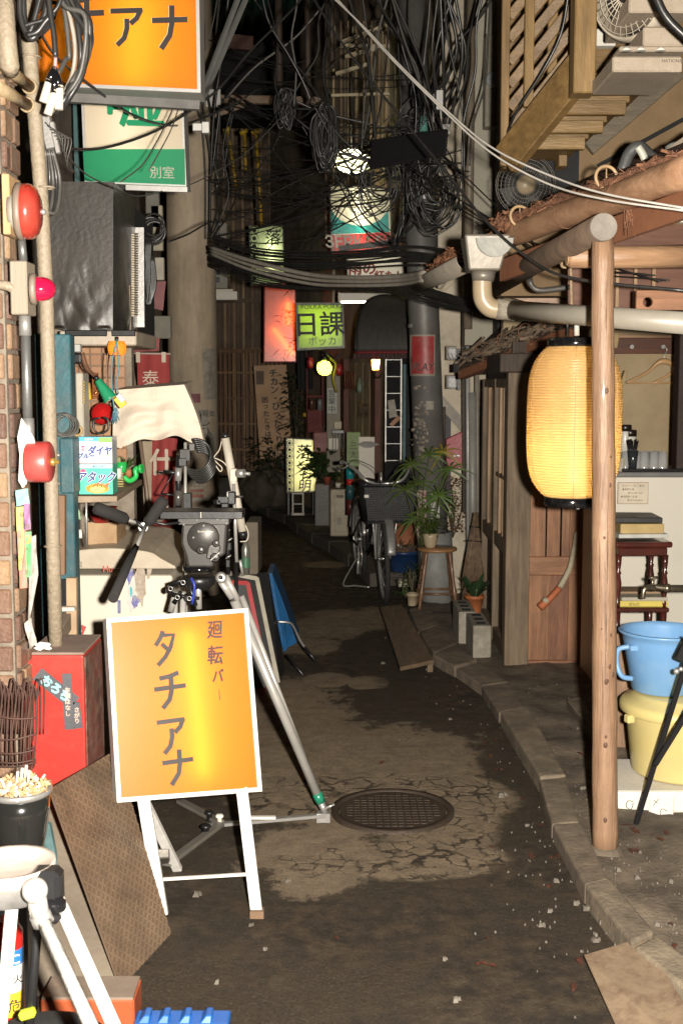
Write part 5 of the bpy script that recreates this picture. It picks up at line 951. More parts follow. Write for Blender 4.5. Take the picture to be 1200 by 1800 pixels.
# shelf with detergent boxes
sf=thing('wall_shelf','grimy wooden shelf on blue strings holding the detergent boxes','shelf',P(170,880,4.3));a,b_=P(109,873,4.12),P(206,885,4.12);q=MB();q.hexa([P(109,885,4.12),P(206,882,4.12),P(250,852,5.0),P(160,852,5.0),P(109,872,4.12),P(206,872,4.12),P(250,843,5.0),P(160,843,5.0)]);q.build('board',mat('grimy_shelf',(.36,.27,.19),(.24,.18,.12),rough=.7,bump=.3),sf,bev=.002)
for px in(111,152):q=MB();q.tube([P(px,884,4.12),P(px+1,960,4.16)],.004,6);q.build('steel_leg',M_chrome,sf)
q=MB();q.tube(spline([P(125,866,4.1),P(130,880,4.1),P(126,893,4.1),P(131,900,4.1)],4),.006,6);q.build('blue_string',mat('blue_string',(.03,.16,.30),rough=.5),sf)
q=MB()
for i in range(6):q.tube([P(136,893,4.1),P(136+ru(-8,8),908+ru(-6,6),4.1)],.004,5)
tag(q.build('green_clothes_peg',mat('peg_green',(.35,.55,.30),rough=.4),sf),kind='stuff')
for(x0,y0,x1,y1,lab,c1,nm)in((136,768,198,815,'white and blue detergent carton, upper of the two on the shelf',(.66,.72,.76),'a'),(138,816,199,869,'green and orange detergent carton, lower of the two on the shelf',(.12,.62,.46),'b')):
    bxx=thing('detergent_box',lab,'detergent box',P((x0+x1)/2,y1,4.12),'detergent cartons on the shelf');a,b_=P(x0,y0,4.12),P(x1,y1,4.12);cx,cz=(a.x+b_.x)/2,(a.z+b_.z)/2;W,Hh=b_.x-a.x,a.z-b_.z
    q=MB();q.box((cx,4.12+.045,cz),(W,.09,Hh));q.build('carton',mat('carton_'+nm,c1,rough=.3,bump=0,coat=.3),bxx,bev=.001)
    def rect(u0,v0,u1,v1,m,nm2='print',o=.0008):q=MB();q.box((a.x+W*(u0+u1)/2,4.12-o,a.z-Hh*(v0+v1)/2),(W*(u1-u0),.0012,Hh*(v1-v0)));q.build(nm2,m,bxx)
    def disc(u,v,r_,m,o=.001,sy=1):q=MB();q.lathe([(.0001,0),(r_,0),(r_,.001),(.0001,.001)],(a.x+W*u,4.12-o,a.z-Hh*v),Matrix(((1,0,0),(0,0,-1),(0,sy,0))),24,smooth=False,cap=False);q.build('print',m,bxx)
    fm=lambda n_,c_:mat('print_'+n_,c_,c_,rough=.35,bump=0)
    if nm=='a':
        rect(0,0,1,.16,fm('sky',(.10,.42,.55)));rect(.62,.02,1,.2,fm('leafgreen',(.25,.45,.12)),o=.0015);rect(.02,.86,.98,.98,fm('pinkline',(.75,.45,.5)));disc(.17,.42,.0085,fm('pink',(.7,.08,.2)),.0022)
        text('消臭',.010,(a.x+W*.17,4.1165,a.z-Hh*.42),fm('wh',(.8,.8,.8)),bxx,off=.003);text('ブルー',.0205,(a.x+W*.26,4.118,a.z-Hh*.70),fm('navy',(.03,.05,.28)),bxx,bold=.0008,shear=.2);text('ダイヤ',.033,(a.x+W*.66,4.118,a.z-Hh*.50),fm('navy',()),bxx,bold=.001,sx=.85,shear=.2)
        text('NEW',.012,(a.x+W*.35,4.1165,a.z-Hh*.09),fm('wh',()),bxx,off=.003)
    else:
        disc(.55,.80,.040,fm('orangesun',(.85,.28,.03)),.0015,.42);disc(.55,.83,.026,fm('yellowsun',(.85,.75,.2)),.0032,.42);rect(.0,.0,1,.13,fm('aqua',(.5,.75,.68)));disc(.14,.22,.0095,fm('pink',()),.002,.7)
        text('徹底洗浄力',.0095,(a.x+W*.62,4.117,a.z-Hh*.07),fm('navy',()),bxx);text('アタック',.040,(a.x+W*.55,4.1145,a.z-Hh*.42),fm('wh',()),bxx,bold=.003,sx=.85,off=.001,shear=.25);text('アタック',.040,(a.x+W*.55,4.1135,a.z-Hh*.42),fm('navy2',(.03,.03,.20)),bxx,bold=.0012,sx=.85,off=.002,shear=.25)
        text('バイオ',.019,(a.x+W*.68,4.1135,a.z-Hh*.68),fm('redp',(.6,.1,.05)),bxx,bold=.0008,off=.002,shear=.25)
        for k in range(11):an=R(200+k*14);rect(.55+.3*math.cos(an)-.01,.80-.16*math.sin(an)-.03,.55+.3*math.cos(an)+.01,.80-.16*math.sin(an)+.03,fm('yellowsun',()),o=.004)if False else None
tc1=thing('teal_case','dark teal metal switch case with chipped edges between red alarm and detergent','case',P(118,820,4.0));a,b_=P(104,770,4.0),P(131,868,4.0);q=MB();q.box(((a.x+b_.x)/2,4.05,(a.z+b_.z)/2),(b_.x-a.x,.10,a.z-b_.z));q.build('case',M_teal,tc1,bev=.006,seg=2)
for py in(800,812,850):q=MB();q.tube([P(98,py,3.98),P(106,py,3.98)],.006,8);q.build('bolt',M_steel,tc1)
hc_=thing('hanging_flex','dark flex coiled on a nail above the teal case','flex',P(110,745,4.0))
for i in range(5):q=MB();q.torus(P(107+i*3,745+i,3.98+i*.004),.034+.003*(i%3),.0036,rotM((.5-i*.12,-1,.3)),22,6);q.build('loop',M_cabg,hc_)
q=MB();q.torus(P(136,757,4.05),.016,.005,rotM((.6,-1,0)),18,6);q.build('tape_roll',mat('tan_tape',(.4,.28,.12),rough=.4),hc_)
bk_=thing('wicker_basket','small square wicker basket and tin beside the detergent boxes','basket',P(210,850,4.6));q=MB();
for i in range(9):q.box(P(209,832+i*4.5,4.6),(.045,.05,.006))
tag(q.build('woven_band',mat('wicker',(.33,.27,.10),rough=.7),bk_),kind='stuff');q=MB();q.box(P(209,815,4.62),(.02,.03,.05));q.build('tin',mat('olive_tin',(.25,.22,.08),rough=.4),bk_);q=MB();q.lathe([(.018,-.02),(.02,.02)],P(206,832,4.57),n=14);q.build('cup',M_foam,bk_)
gh=thing('green_spout','bright green curved plastic watering spout on the shelf','watering can',P(232,830,4.6));q=MB();q.tube(spline([P(218,838,4.6),P(228,845,4.6),P(239,838,4.6),P(238,826,4.6),P(243,822,4.6)],6),.010,12);q.lathe([(.018,0),(.018,.012)],P(246,824,4.6),rotM((1,-.3,.1)),14);q.lathe([(.02,0),(.022,.04)],P(214,830,4.62),n=14);q.build('spout',mat('bright_green',(.03,.48,.10),rough=.25,bump=0,coat=.4),gh)
sp_=thing('spiky_plant','small spiky plant in a brown pot behind the green spout','plant',P(228,820,4.75));M_gleaf=mat('leaf_green',(.075,.13,.035),(.035,.07,.02),s=15,rough=.5,bump=.1,rv=.3)
q=MB();q.lathe([(.012,-.02),(.018,.012)],P(226,830,4.75),n=12);q.build('pot',mat('orange_pot_s',(.4,.16,.06),rough=.7),sp_)
for i in range(16):a_=ru(0,6.28);q=MB();q.leaf(P(226,823,4.75),(math.cos(a_)*.7,math.sin(a_)*.7,ru(.5,1.4)),ru(.05,.09),.007,.2);q.build('leaf',M_gleaf,sp_)
rt_=thing('red_tub','dark red plastic tub under the shelf','tub',P(180,905,4.6));a,b_=P(152,888,4.6),P(205,918,4.6);q=MB();q.lathe([(.035,0),(.06,.06)],P(180,918,4.62),n=20);q.build('tub',mat('tub_red',(.35,.02,.02),rough=.3),rt_);q=MB();a,b_=P(154,918,4.6),P(206,960,4.6);q.box(((a.x+b_.x)/2,4.7,(a.z+b_.z)/2),(b_.x-a.x,.2,a.z-b_.z));q.build('carton',mat('stained_carton',(.44,.30,.17),(.28,.16,.08),s=9,rough=.8),rt_,bev=.002)
q=MB()
for i,px in enumerate((104,108)):q.bar(P(108,985,4.0),P(104,890,4.0),.03,.03)if i else None
q.bar(P(104,870,3.98),P(104,1010,3.98),.045,.03,Y_);solo(q,'brown_upright',mat('brown_ply',(.24,.14,.08),rough=.7),'brown wooden upright in front of the teal frame below the case','upright',bev=.002)
# ---- cream box freezer
M_fr=mat('freezer_cream',(.66,.61,.51),(.58,.53,.43),s=6,rough=.5,bump=.06,dirt=.25,dcol=(.34,.27,.18),ds=3)
fz=thing('chest_freezer','cream chest freezer with domed lid and torn stickers behind the orange sign board','freezer',G(210,1410));FYy=4.5
a,b_=P(110,1002,FYy),P(303,1002,FYy);q=MB();q.box(((a.x+b_.x)/2,FYy+.27,a.z/2-.01),(b_.x-a.x,.54,a.z-.02));q.build('body',M_fr,fz,bev=.012,seg=2)
n=16;q=MB();vs=[];zl_=P(110,1000,FYy).z;zt4=P(110,972,FYy).z;W2=b_.x-a.x+.03
for Yv in(FYy-.015,FYy+.56):
    for i in range(n+1):u=i/n;vs.append(V((a.x-.015+W2*u,Yv,zt4+.020*math.sin(math.pi*min(1,u*1.15))-(.05*max(0,u-.8)/.2)**1*(1 if u>.8 else 0)+(.022 if Yv>FYy+.1 else 0))))
    for i in range(n+1):vs.append(V((a.x-.015+W2*i/n,Yv,zl_+.002)))
m_=n+1;fs_=[]
for i in range(n):fs_+=[(i,i+1,m_+i+1,m_+i),(2*m_+i,3*m_+i,3*m_+i+1,2*m_+i+1),(i,2*m_+i,2*m_+i+1,i+1),(m_+i,m_+i+1,3*m_+i+1,3*m_+i)]
fs_+=[(0,m_,3*m_,2*m_),(n,2*m_+n,3*m_+n,m_+n)];q.add(vs,fs_);q.build('lid',mat('lid_dusty',(.56,.49,.38),(.44,.37,.28),s=7,rough=.5,dirt=.45,dcol=(.25,.19,.13),ds=4),fz,bev=.008,seg=2)
def decal(x0,y0,x1,y1,m,nm='sticker',Y=FYy,rot=0,par=fz):
    q=MB();a,b_=P(x0,y0,Y),P(x1,y1,Y);q.box(((a.x+b_.x)/2,Y-.002,(a.z+b_.z)/2),(b_.x-a.x,.002,a.z-b_.z),None if not rot else Matrix.Rotation(rot,3,'Y'));return q.build(nm,m,par)
decal(113,987,145,997,mat('handle_grey',(.33,.30,.24),rough=.4),'lid_handle',FYy-.017);decal(115,989,142,995,mat('handle_inner',(.50,.46,.38)),'lid_handle',FYy-.019)
text('Hu',.032,P(190,1000,FYy-.022),mat('print_redf',(.5,.08,.06),rough=.5,bump=0),fz,bold=.001)
def ragged(cx,cy,rx,ry,Y,m,par,k=14,nm='torn_sticker',seed=0):
    random.seed(seed+50);q=MB();pts=[]
    for i in range(k):a_=2*math.pi*i/k;r_=ru(.55,1.1);pts.append(P(cx+rx*r_*math.cos(a_),cy+ry*r_*math.sin(a_),Y))
    q.poly(list(reversed(pts)));return q.build(nm,m,par,solid=.0012)
M_tp=mat('torn_paper_fr',(.45,.38,.31),(.28,.22,.17),s=60,rough=.9);M_bl=mat('blue_print',(.06,.07,.32),(.3,.28,.3),s=70,rough=.5,bump=0)
ragged(248,1030,12,40,FYy-.004,M_tp,fz,seed=1);ragged(232,1045,10,34,FYy-.005,mat('torn_white',(.62,.60,.56),rough=.8),fz,seed=2);ragged(228,1000,7,28,FYy-.006,M_bl,fz,seed=3);ragged(238,1058,8,12,FYy-.007,M_bl,fz,seed=4);ragged(231,1040,3,10,FYy-.008,mat('cyan_print',(.1,.45,.5),bump=0),fz,seed=5);decal(207,1055,213,1078,M_bl,'sticker',FYy-.001);ragged(262,1000,5,20,FYy-.004,M_tp,fz,seed=6);random.seed(12)
decal(134,1098,149,1120,mat('print_redf',()),'sticker',rot=.4);text('Co',.014,P(141,1108,FYy-.006),M_foam,fz)
q=MB();q.lathe([(.010,0),(.016,.012),(.008,.016),(.013,.022),(.006,.034)],P(142,946,FYy+.03),n=12);q.build('spare_cap',M_foam,fz)
ti=thing('timber_rack','old timber rack with a pale upright and dark cross bars in front of the freezer','rack',P(115,1080,3.9));M_oldt=mat('old_timber',(.16,.12,.085),rough=.8,bump=.3)
for(x0,y0,x1,y1,Y0,Y1,w_,h_,m)in((101,1070,133,1070,3.9,3.9,.03,.014,M_capw),(98,1128,132,1068,3.9,4.05,.03,.05,M_oldt),(127,1015,128,1140,4.0,4.0,.035,.03,mat('pale_upright',(.45,.31,.19),rough=.7)),(116,1017,116,1070,4.02,4.02,.03,.03,M_blackp),(131,1017,132,1140,4.03,4.03,.008,.03,M_oldt)):
    q=MB();q.bar(P(x0,y0,Y0),P(x1,y1,Y1),w_,h_);q.build('bar',m,ti,bev=.002)
# ---- tall red box
rbx=thing('red_metal_box','tall dented red metal box with rusty side and dark tapes beside the pillar','box',G(110,1600));RY=3.45;M_rbx=mat('red_paint',(.44,.032,.022),(.36,.026,.018),s=5,rough=.42,bump=.12,dirt=.35,dcol=(.52,.10,.07),ds=4)
a,b_=P(47,1152,RY),P(147,1152,RY);dpt=.26
q=MB();q.box(((a.x+b_.x)/2,RY+dpt/2,a.z/2),(b_.x-a.x,dpt,a.z));q.build('box',M_rbx,rbx,bev=.006,seg=2)
q=MB();q.box(((a.x+b_.x)/2,RY+dpt/2,a.z+.004),(b_.x-a.x+.003,dpt,.008));q.build('lid',mat('dusty_top',(.30,.22,.18),(.22,.15,.12),rough=.8),rbx,bev=.003)
q=MB();q.box((b_.x+.002,RY+dpt/2+.004,a.z/2),(.003,dpt-.012,a.z-.015));q.build('rusty_side',mat('rust_side',(.24,.06,.035),(.07,.03,.02),s=9,rough=.8,bump=.4,dirt=.5,dcol=(.35,.28,.22),ds=14),rbx)
M_tape=mat('dark_tape',(.10,.10,.11),(.07,.07,.08),s=20,rough=.4)
def tape(x0,y0,x1,y1,w_,par,Y):q=MB();q.bar(P(x0,y0,Y),P(x1,y1,Y),.003,w_*Y/F,None or(P(x0,y0,Y)-P(x1,y1,Y)).cross(Y_));return q.build('tape',M_tape,par)
tape(66,1184,132,1236,26,rbx,RY-.003);tape(118,1184,123,1282,17,rbx,RY-.005);tape(133,1234,139,1280,15,rbx,RY-.003)
M_cyan=mat('cyan_letter',(.30,.62,.66),rough=.5,bump=0);M_pink=mat('pink_letter',(.55,.42,.36),rough=.6,bump=0)
dr=(P(132,1236,RY)-P(66,1184,RY)).normalized();text('おろち',.034,P(99,1209,RY-.008),M_cyan,rbx,dr,dr.cross(Y_)*-1 if dr.cross(Y_).z<0 else dr.cross(Y_),bold=.002)
text('お酒はなし',.017,P(120,1233,RY-.010),M_pink,rbx,vert=True,bold=.0008,gap=1.05);text('さがり',.017,P(136,1257,RY-.008),M_pink,rbx,vert=True,bold=.0008,gap=1.0)
ragged(75,1136,18,8,RY+.02,mat('paint_white',()),rbx,seed=9)
# rusty wire basket at the left edge
wb=thing('wire_rack','rusty bent wire rack at the left edge in front of the red box','rack',P(30,1300,3.3));M_rw=mat('rusty_wire',(.10,.045,.03),(.05,.025,.02),rough=.7)
random.seed(4)
for i in range(13):
    x=-14+i*6.2;dx=3*math.sin(i*1.7);q=MB();q.tube(spline([P(x,1345,3.2+.02*(i%3)),P(x+dx,1300,3.2),P(x+4,1245,3.2+.03*(i%2)),P(x+10,1195+6*(i%4),3.2),P(x+17,1210+6*(i%4),3.2),P(x+16,1290,3.24)],5),.0026,5);q.build('wire',M_rw,wb)
for(y0,y1)in((1255,1262),(1300,1290),(1322,1318),(1338,1335),(1345,1340)):q=MB();q.tube(spline([P(-20,y0,3.2),P(25,(y0+y1)/2+5,3.18),P(64,y1,3.2)],5),.0028,5);q.build('wire',M_rw,wb)
# pot of cigarette ends
pt=thing('ash_pot','glossy black pot with steel rim heaped with cigarette ends at the left edge','ash pot',P(36,1530,2.75));PY2=2.78;pcx=P(36,1400,PY2).x;zt5=P(36,1384,PY2).z;zb5=P(36,1505,PY2).z;rr0=.073
q=MB();q.lathe([(.044,zb5),(.048,zb5+.004),(.060,zb5+.06),(.068,zb5+.11),(.071,zt5-.012)],(pcx,PY2,0),n=40);q.build('pot',mat('pot_black',(.018,.018,.017),rough=.12,bump=.02,coat=.8),pt)
q=MB();q.lathe([(.0712,zt5-.016),(.075,zt5-.012),(.077,zt5-.004),(.073,zt5+.001),(.066,zt5-.006),(.001,zt5-.010)],(pcx,PY2,0),n=40,cap=False);q.build('rim',M_steel,pt)
random.seed(5);q=MB();q2=MB()
for i in range(260):
    r_=.066*math.sqrt(rnd());a_=ru(0,6.28);hgt=.028*(1-(r_/.068)**2);p=V((pcx+r_*math.cos(a_),PY2+r_*math.sin(a_),zt5-.006+hgt*rnd()));d=V((ru(-1,1),ru(-1,1),ru(-.1,1.0))).normalized()*ru(.012,.024)
    (q if i%3 else q2).tube([p,p+d],.0036,6)
for(x,y)in((40,1350),(47,1345),(32,1356),(52,1354)):p=P(x,y,PY2-.02);q2.tube([p-V((.004,0,.03)),p],.0037,7)
tag(q.build('filter_ends',mat('filter_tan',(.50,.32,.16),(.36,.22,.1),s=60,rough=.8),pt),kind='stuff');tag(q2.build('paper_ends',mat('cig_white',(.62,.56,.48),rough=.8),pt),kind='stuff')
q=MB();q.hexa([P(-20,1520,2.55),P(95,1520,2.75),P(95,1520,3.1),P(-20,1520,3.1),P(-20,1508,2.55),P(85,1508,2.75),P(85,1508,3.1),P(-20,1508,3.1)])if False else None
q=MB();q.box((pcx-.02,PY2+.01,(zb5)/2-.002),(.07,.08,zb5-.004));solo(q,'pot_stand',M_blackp,'narrow black block carrying the black ash pot','stand',bev=.004)
# checker plate leaning on the red box
cp=thing('checker_plate','rusty brown steel checker plate leaning against the red box','metal plate',G(260,1690));B,C_,D=P(204,1318,3.50),G(301,1641,.005),G(213,1737,.005);nrm=(B-C_).cross(D-C_).normalized();nrm=nrm if nrm.y<0 else-nrm;o_=V((0,0,H));dd_=P(88,1386,3.3)-o_;A=o_+dd_*((C_-o_).dot(nrm)/dd_.dot(nrm))
q=MB();q.prism([A,B,C_,D],-nrm*.006);M_cp=mat('rusty_plate',(.175,.125,.085),(.10,.068,.045),s=8,rough=.55,metal=.25,bump=.2,dirt=.5,dcol=(.16,.085,.045),ds=4);q.build('plate',M_cp,cp)
q=MB();U=(B-A);Vv=(D-A);lu,lv_=U.length,Vv.length;nu,nv=22,40;U=U/lu;Vv=(Vv/lv_)
for i in range(nu):
    for j in range(nv):
        uu,vv_=(i+.5+.5*(j%2)*0)/nu,(j+.5)/nv;p=A.lerp(B,uu).lerp(D.lerp(C_,uu),vv_)
        s_=1 if(i+j)%2 else-1;d=(U*s_*.75+Vv*.75).normalized();q.bar(p-d*.0072+nrm*.0010,p+d*.0072+nrm*.0010,.0034,.0034,nrm)
tag(q.build('tread',mat('worn_tread',(.27,.19,.125),(.15,.10,.065),s=8,rough=.4,metal=.3,bump=.1),cp),kind='stuff')
q=MB();q.prism([P(45,1390,3.45),P(88,1392,3.45),G(225,1750,.005)+V((-.02,.1,0)),G(100,1775)+V((-.1,.05,0))],(0,.03,0));solo(q,'concrete_slab',mat('brown_slab',(.20,.165,.12),(.13,.10,.075),rough=.9,bump=.3,dirt=.4),'dull brown slab leaning behind the checker plate at the lower left','slab')
q=MB();q.prism([P(62,1440,3.28),P(88,1450,3.3),P(105,1540,3.22),P(150,1690,3.05),P(120,1715,3.02),P(75,1560,3.2)],(0,.02,.0));solo(q,'teal_offcut',mat('worn_teal',(.12,.22,.23),(.06,.11,.11),rough=.6,dirt=.5,dcol=(.1,.08,.05)),'worn teal board edge showing between slab and checker plate','board')
# ---- orange sign board on legs
TLs,TRs,BRs,BLs=P(187,1087,3.44),P(436,1069,3.59),P(461,1391,3.46),P(206,1411,3.31)
ss,nrm,rt,up,cc=sign_box('orange_sign_board','orange acrylic pavement sign with dark katakana on white legs in the alley mouth',[TLs,TRs,BRs,BLs],M_orange,mat('white_frame',(.60,.58,.55),(.52,.50,.46),s=20,rough=.5,dirt=.25,dcol=(.3,.27,.24)),.065,.013,[(.56,.10,.60,.90,.011,.55)],lit('board_tube',(1,.9,.45),6.5))
def at(px,py):      # point on the face plane under a picture position
    o=V((0,0,H));d=P(px,py,3.4)-o;t=(cc-o).dot(nrm)/d.dot(nrm);return o+d*t
for ch,px,py,w_,h_ in(('タ',292,1139,50,64),('チ',299,1213,60,66),('ア',302,1292,56,66),('ナ',313,1348,58,64)):strokes(KANA[ch],at(px,py),rt,up,w_*3.42/F,h_*3.42/F,M_char,ss,th=.003)
for ch,px,py,s_ in(('廻',377,1107,.058),('転',378,1151,.060),('バ',383,1187,.044)):text(ch,s_,at(px,py),mat('brown_brush',(.075,.028,.016),rough=.6,bump=0),ss,rt,up,bold=.0012,sx=.82,shear=.12)
strokes([[(.5,0,.04),(.52,1,.06)]],at(385,1221),rt,up,.04,.032,MATS['brown_brush'],ss)
M_wleg=mat('white_leg',(.74,.72,.68),(.64,.62,.58),s=20,rough=.45,dirt=.25,dcol=(.25,.2,.15),ds=12)
def lgbar(p,q_,w_,h_,nm='leg'):b=MB();b.bar(p,q_,w_,h_,X_.cross(q_-p)*-1);b.build(nm,M_wleg,ss,bev=.002)
fR,fL=G(452,1612),G(288,1600);tR,tL=at(428,1385),at(254,1398)
lgbar(tR-nrm*.02,fR,.034,.018);lgbar(tL-nrm*.02,fL+V((.0,-.03,0)),.036,.018)
back=V((0,.40,0));lgbar(tR-nrm*.06,fR+back*.75+V((-.03,0,0)),.012,.02);lgbar(tL-nrm*.06,fL+back*.75,.030,.018)
lgbar(fL.lerp(tL,.26)+V((0,.01,0)),fR.lerp(tR,.32)+V((0,.01,0)),.008,.012,'stretcher')
q=MB();q.box(fR+V((.0,.0,.012)),(.040,.03,.022));q.build('rusty_tip',mat('rust_tip',(.20,.12,.07),rough=.8),ss)
# ---- black stands & boards leaning behind
bd=thing('black_board','black board in a red frame leaning among the boards behind the orange sign','board',G(430,1215))
def panel(root,name,c4,Y0,Y1,m,th=.02):     # c4 TL TR BR BL in picture, Y0 top depth, Y1 bottom depth
    pts=[P(c4[0][0],c4[0][1],Y0),P(c4[1][0],c4[1][1],Y0+.02),P(c4[2][0],c4[2][1],Y1+.02),P(c4[3][0],c4[3][1],Y1)];q=MB();q.prism(list(reversed(pts)),(0,th,0));return q.build(name,m,root,bev=.001),pts
M_redf=mat('red_frame',(.46,.015,.02),rough=.35,bump=0);M_blkb=mat('blackboard',(.016,.016,.017),(.024,.023,.022),s=4,rough=.5)
_,pp=panel(bd,'panel',((400,1022),(436,1024),(474,1210),(440,1218)),6.15,6.0,M_blkb)
for(p,q_)in((pp[0],pp[1]),(pp[1],pp[2]),(pp[2],pp[3])):b=MB();o=V((0,-.008,0));b.bar(p+o,q_+o,.022,.022,Y_);b.build('frame',M_redf,bd)
bd2=thing('menu_board','black menu board with off white frame leaning beside the red framed one','board',G(480,1200));_,pp=panel(bd2,'panel',((400,1006),(452,1016),(490,1203),(450,1210)),6.35,6.12,M_blkb)
for(p,q_)in((pp[0],pp[1]),(pp[1],pp[2])):b=MB();o=V((0,-.008,0));b.bar(p+o,q_+o,.022,.022,Y_);b.build('frame',mat('offwhite_frame',(.5,.46,.36),rough=.5),bd2)
q=MB();q.prism([P(452,1008,6.55),P(472,1006,6.6),P(502,1192,6.35),P(492,1206,6.15)],(0,.02,0));solo(q,'display_board',M_blkb,'narrow black panel edge between the menu board and the blue sheet','panel')
bs_=thing('blue_sheet','plain blue tarpaulin sheet folded over a stack behind the menu board','tarpaulin',G(505,1160));q=MB();q.prism([P(470,1006,6.8),P(478,1008,6.8),P(498,1060,6.75),P(515,1110,6.7),P(522,1130,6.65),P(500,1141,6.6),P(496,1138,6.6)],(0,.35,0));q.build('sheet',mat('tarp_blue',(.02,.12,.30),(.015,.085,.22),s=9,rough=.45,bump=.3),bs_)
q=MB();q.prism([P(500,1100,6.62),P(505,1142,6.6),P(497,1166-20,6.58)],(0,.1,0));q.build('flap',MATS['tarp_blue'],bs_)
fcx=thing('folded_chair_legs','thin steel legs of a folded stand reaching out from the blue sheet','stand',G(540,1160));q=MB();q.tube(spline([P(488,1093,6.5),P(505,1094,6.5),P(515,1100,6.48),P(530,1130,6.4),P(554,1160,6.35)],5),.007,8);q.build('leg',M_steel,fcx)
q=MB();q.tube([P(535,1138,6.38),P(555,1162,6.34)],.009,8);q.build('ferrule',M_blackp,fcx);q=MB();q.tube([P(504,1152,6.3),P(534,1188,6.2)],.008,8);q.build('leg',M_blackp,fcx)
sk=thing('speaker_grille','upright grey perforated box edge standing behind the tripod head','speaker',P(443,1000,6.6));a,b_=P(432,918,6.6),P(454,1010,6.6);q=MB();q.box(((a.x+b_.x)/2,6.75,(a.z+b_.z)/2),(b_.x-a.x,.3,a.z-b_.z));q.build('case',mat('tan_cloth',(.20,.165,.12),rough=.8),sk,bev=.004)

# ================================================================ film tripod with fluid head behind the sign board
M_fh=mat('head_grey',(.060,.056,.052),(.042,.040,.037),s=60,rough=.38,metal=.3,bump=.05)
M_foamg=mat('foam_grip',(.022,.020,.019),rough=.9,bump=.3)
M_tubeS=mat('polished_tube',(.60,.58,.54),rough=.3,metal=.45,bump=0)
QY=4.05
ft=thing('film_tripod','silver tripod with black fluid head and three foam grips, standing behind the orange sign board','tripod',G(440,1440))
def pt_(x,y,Y=QY):return P(x,y,Y)
def tb(par,name,pts,r_,m,n=10,bev=0):q=MB();q.tube(pts,r_,n);return q.build(name,m,par)
def bx_(par,name,c,d,m,rot=None,bev=.002):q=MB();q.box(c,d,rot);return q.build(name,m,par,bev=bev)
a,b_=pt_(286,896),pt_(429,909);bx_(ft,'slide_plate',((a.x+b_.x)/2,QY,(a.z+b_.z)/2),(b_.x-a.x,.12,a.z-b_.z),M_blackp)
bx_(ft,'index_mark',(pt_(357,902).x,QY-.0605,pt_(357,902).z),(.002,.001,.02),M_foam,bev=0)
a,b_=pt_(316,908),pt_(405,920);bx_(ft,'clamp',((a.x+b_.x)/2,QY,(a.z+b_.z)/2),(b_.x-a.x,.09,a.z-b_.z),M_fh)
q=MB();pr_=[(320,920),(400,918),(396,975),(378,985),(375,998),(330,998),(326,978),(318,955)];q.prism(list(reversed([pt_(x,y,QY-.035)for x,y in pr_])),(0,.09,0));q.build('body',M_fh,ft,bev=.008,seg=2)
q=MB();q.lathe([(.054,0),(.054,.012),(.050,.016),(.0001,.016)],pt_(358,945,QY-.035),rotM((0,-1,0)),32,cap=False);q.build('tilt_housing',M_fh,ft)
q=MB();pr_=[(362,982),(381,985),(388,962),(380,950),(366,960)];q.prism(list(reversed([pt_(x,y,QY-.055)for x,y in pr_])),(0,.02,0));q.build('drag_housing',mat('head_light',(.10,.095,.088),rough=.4,metal=.3),ft,bev=.004)
for(x,y,r_)in((353,967,.013),(380,955,.012),(378,980,.016)):
    q=MB();q.lathe([(r_,0),(r_,.010),(r_*.8,.012),(.0001,.012)],pt_(x,y,QY-.056),rotM((0,-1,0)),18,cap=False);q.build('dial',M_blackp,ft)
    q=MB();q.torus(pt_(x,y,QY-.069),r_*.7,.0009,rotM((0,-1,0)),18,4);q.build('dial_scale',M_inkb,ft)
q=MB();q.bar(pt_(370,985,QY-.075),pt_(387,970,QY-.075),.006,.012,Y_);q.build('drag_lever',M_steel,ft,bev=.002)
text('Ronford-Baker',.009,pt_(362,934,QY-.052),M_foam,ft)
for(x,y)in((323,922),(334,912),(346,914),(382,913),(392,914),(398,920),(340,945),(358,924)):q=MB();q.lathe([(.004,0),(.004,.003),(.0001,.004)],pt_(x,y,QY-.052),rotM((0,-1,0)),8,cap=False);q.build('screw',M_chrome,ft)
q=MB();q.lathe([(.050,0),(.056,.004),(.056,.016),(.048,.02)],pt_(350,1003),n=32);q.build('pan_ring',M_lacq,ft)
q=MB();q.lathe([(.030,-.05),(.052,-.03),(.060,-.004),(.052,0)],pt_(350,1012),n=32);q.build('bowl',M_blackp,ft)
for(x0,y0,x1,y1)in((300,1028,325,1018),(303,1045,330,1050),(306,1060,318,1040),(330,1022,345,1065),(325,1048,350,1052)):tb(ft,'lock_lever',[pt_(x0,y0,QY-.04),pt_(x1,y1,QY-.05)],[.009,.006],M_blackp)
for(x,y)in((312,1050),(300,1035),(333,1052),(322,1024)):q=MB();q.lathe([(.012,0),(.012,.02),(.009,.024)],pt_(x,y,QY-.05),rotM((ru(-.5,.5),-1,ru(-.3,.3))),14);q.build('knob',M_lacq,ft);q=MB();q.torus(pt_(x,y,QY-.074),.007,.0015,rotM((0,-1,0)),14,5);q.build('knob_ring',M_chrome,ft)
tb(ft,'blue_cable',spline([pt_(336,1016,QY-.05),pt_(342,1030,QY-.06),pt_(338,1062,QY-.05)],4),.005,mat('blue_cord',(.03,.05,.35),rough=.4),6)
for(xa,ya,xb,yb)in((348,1015,350,1070),(382,1013,408,1052),(396,1012,418,1055),(310,1040,300,1075)):tb(ft,'upper_tube',[pt_(xa,ya,QY-.03),pt_(xb,yb,QY-.03)],.011,M_tubeS,12)
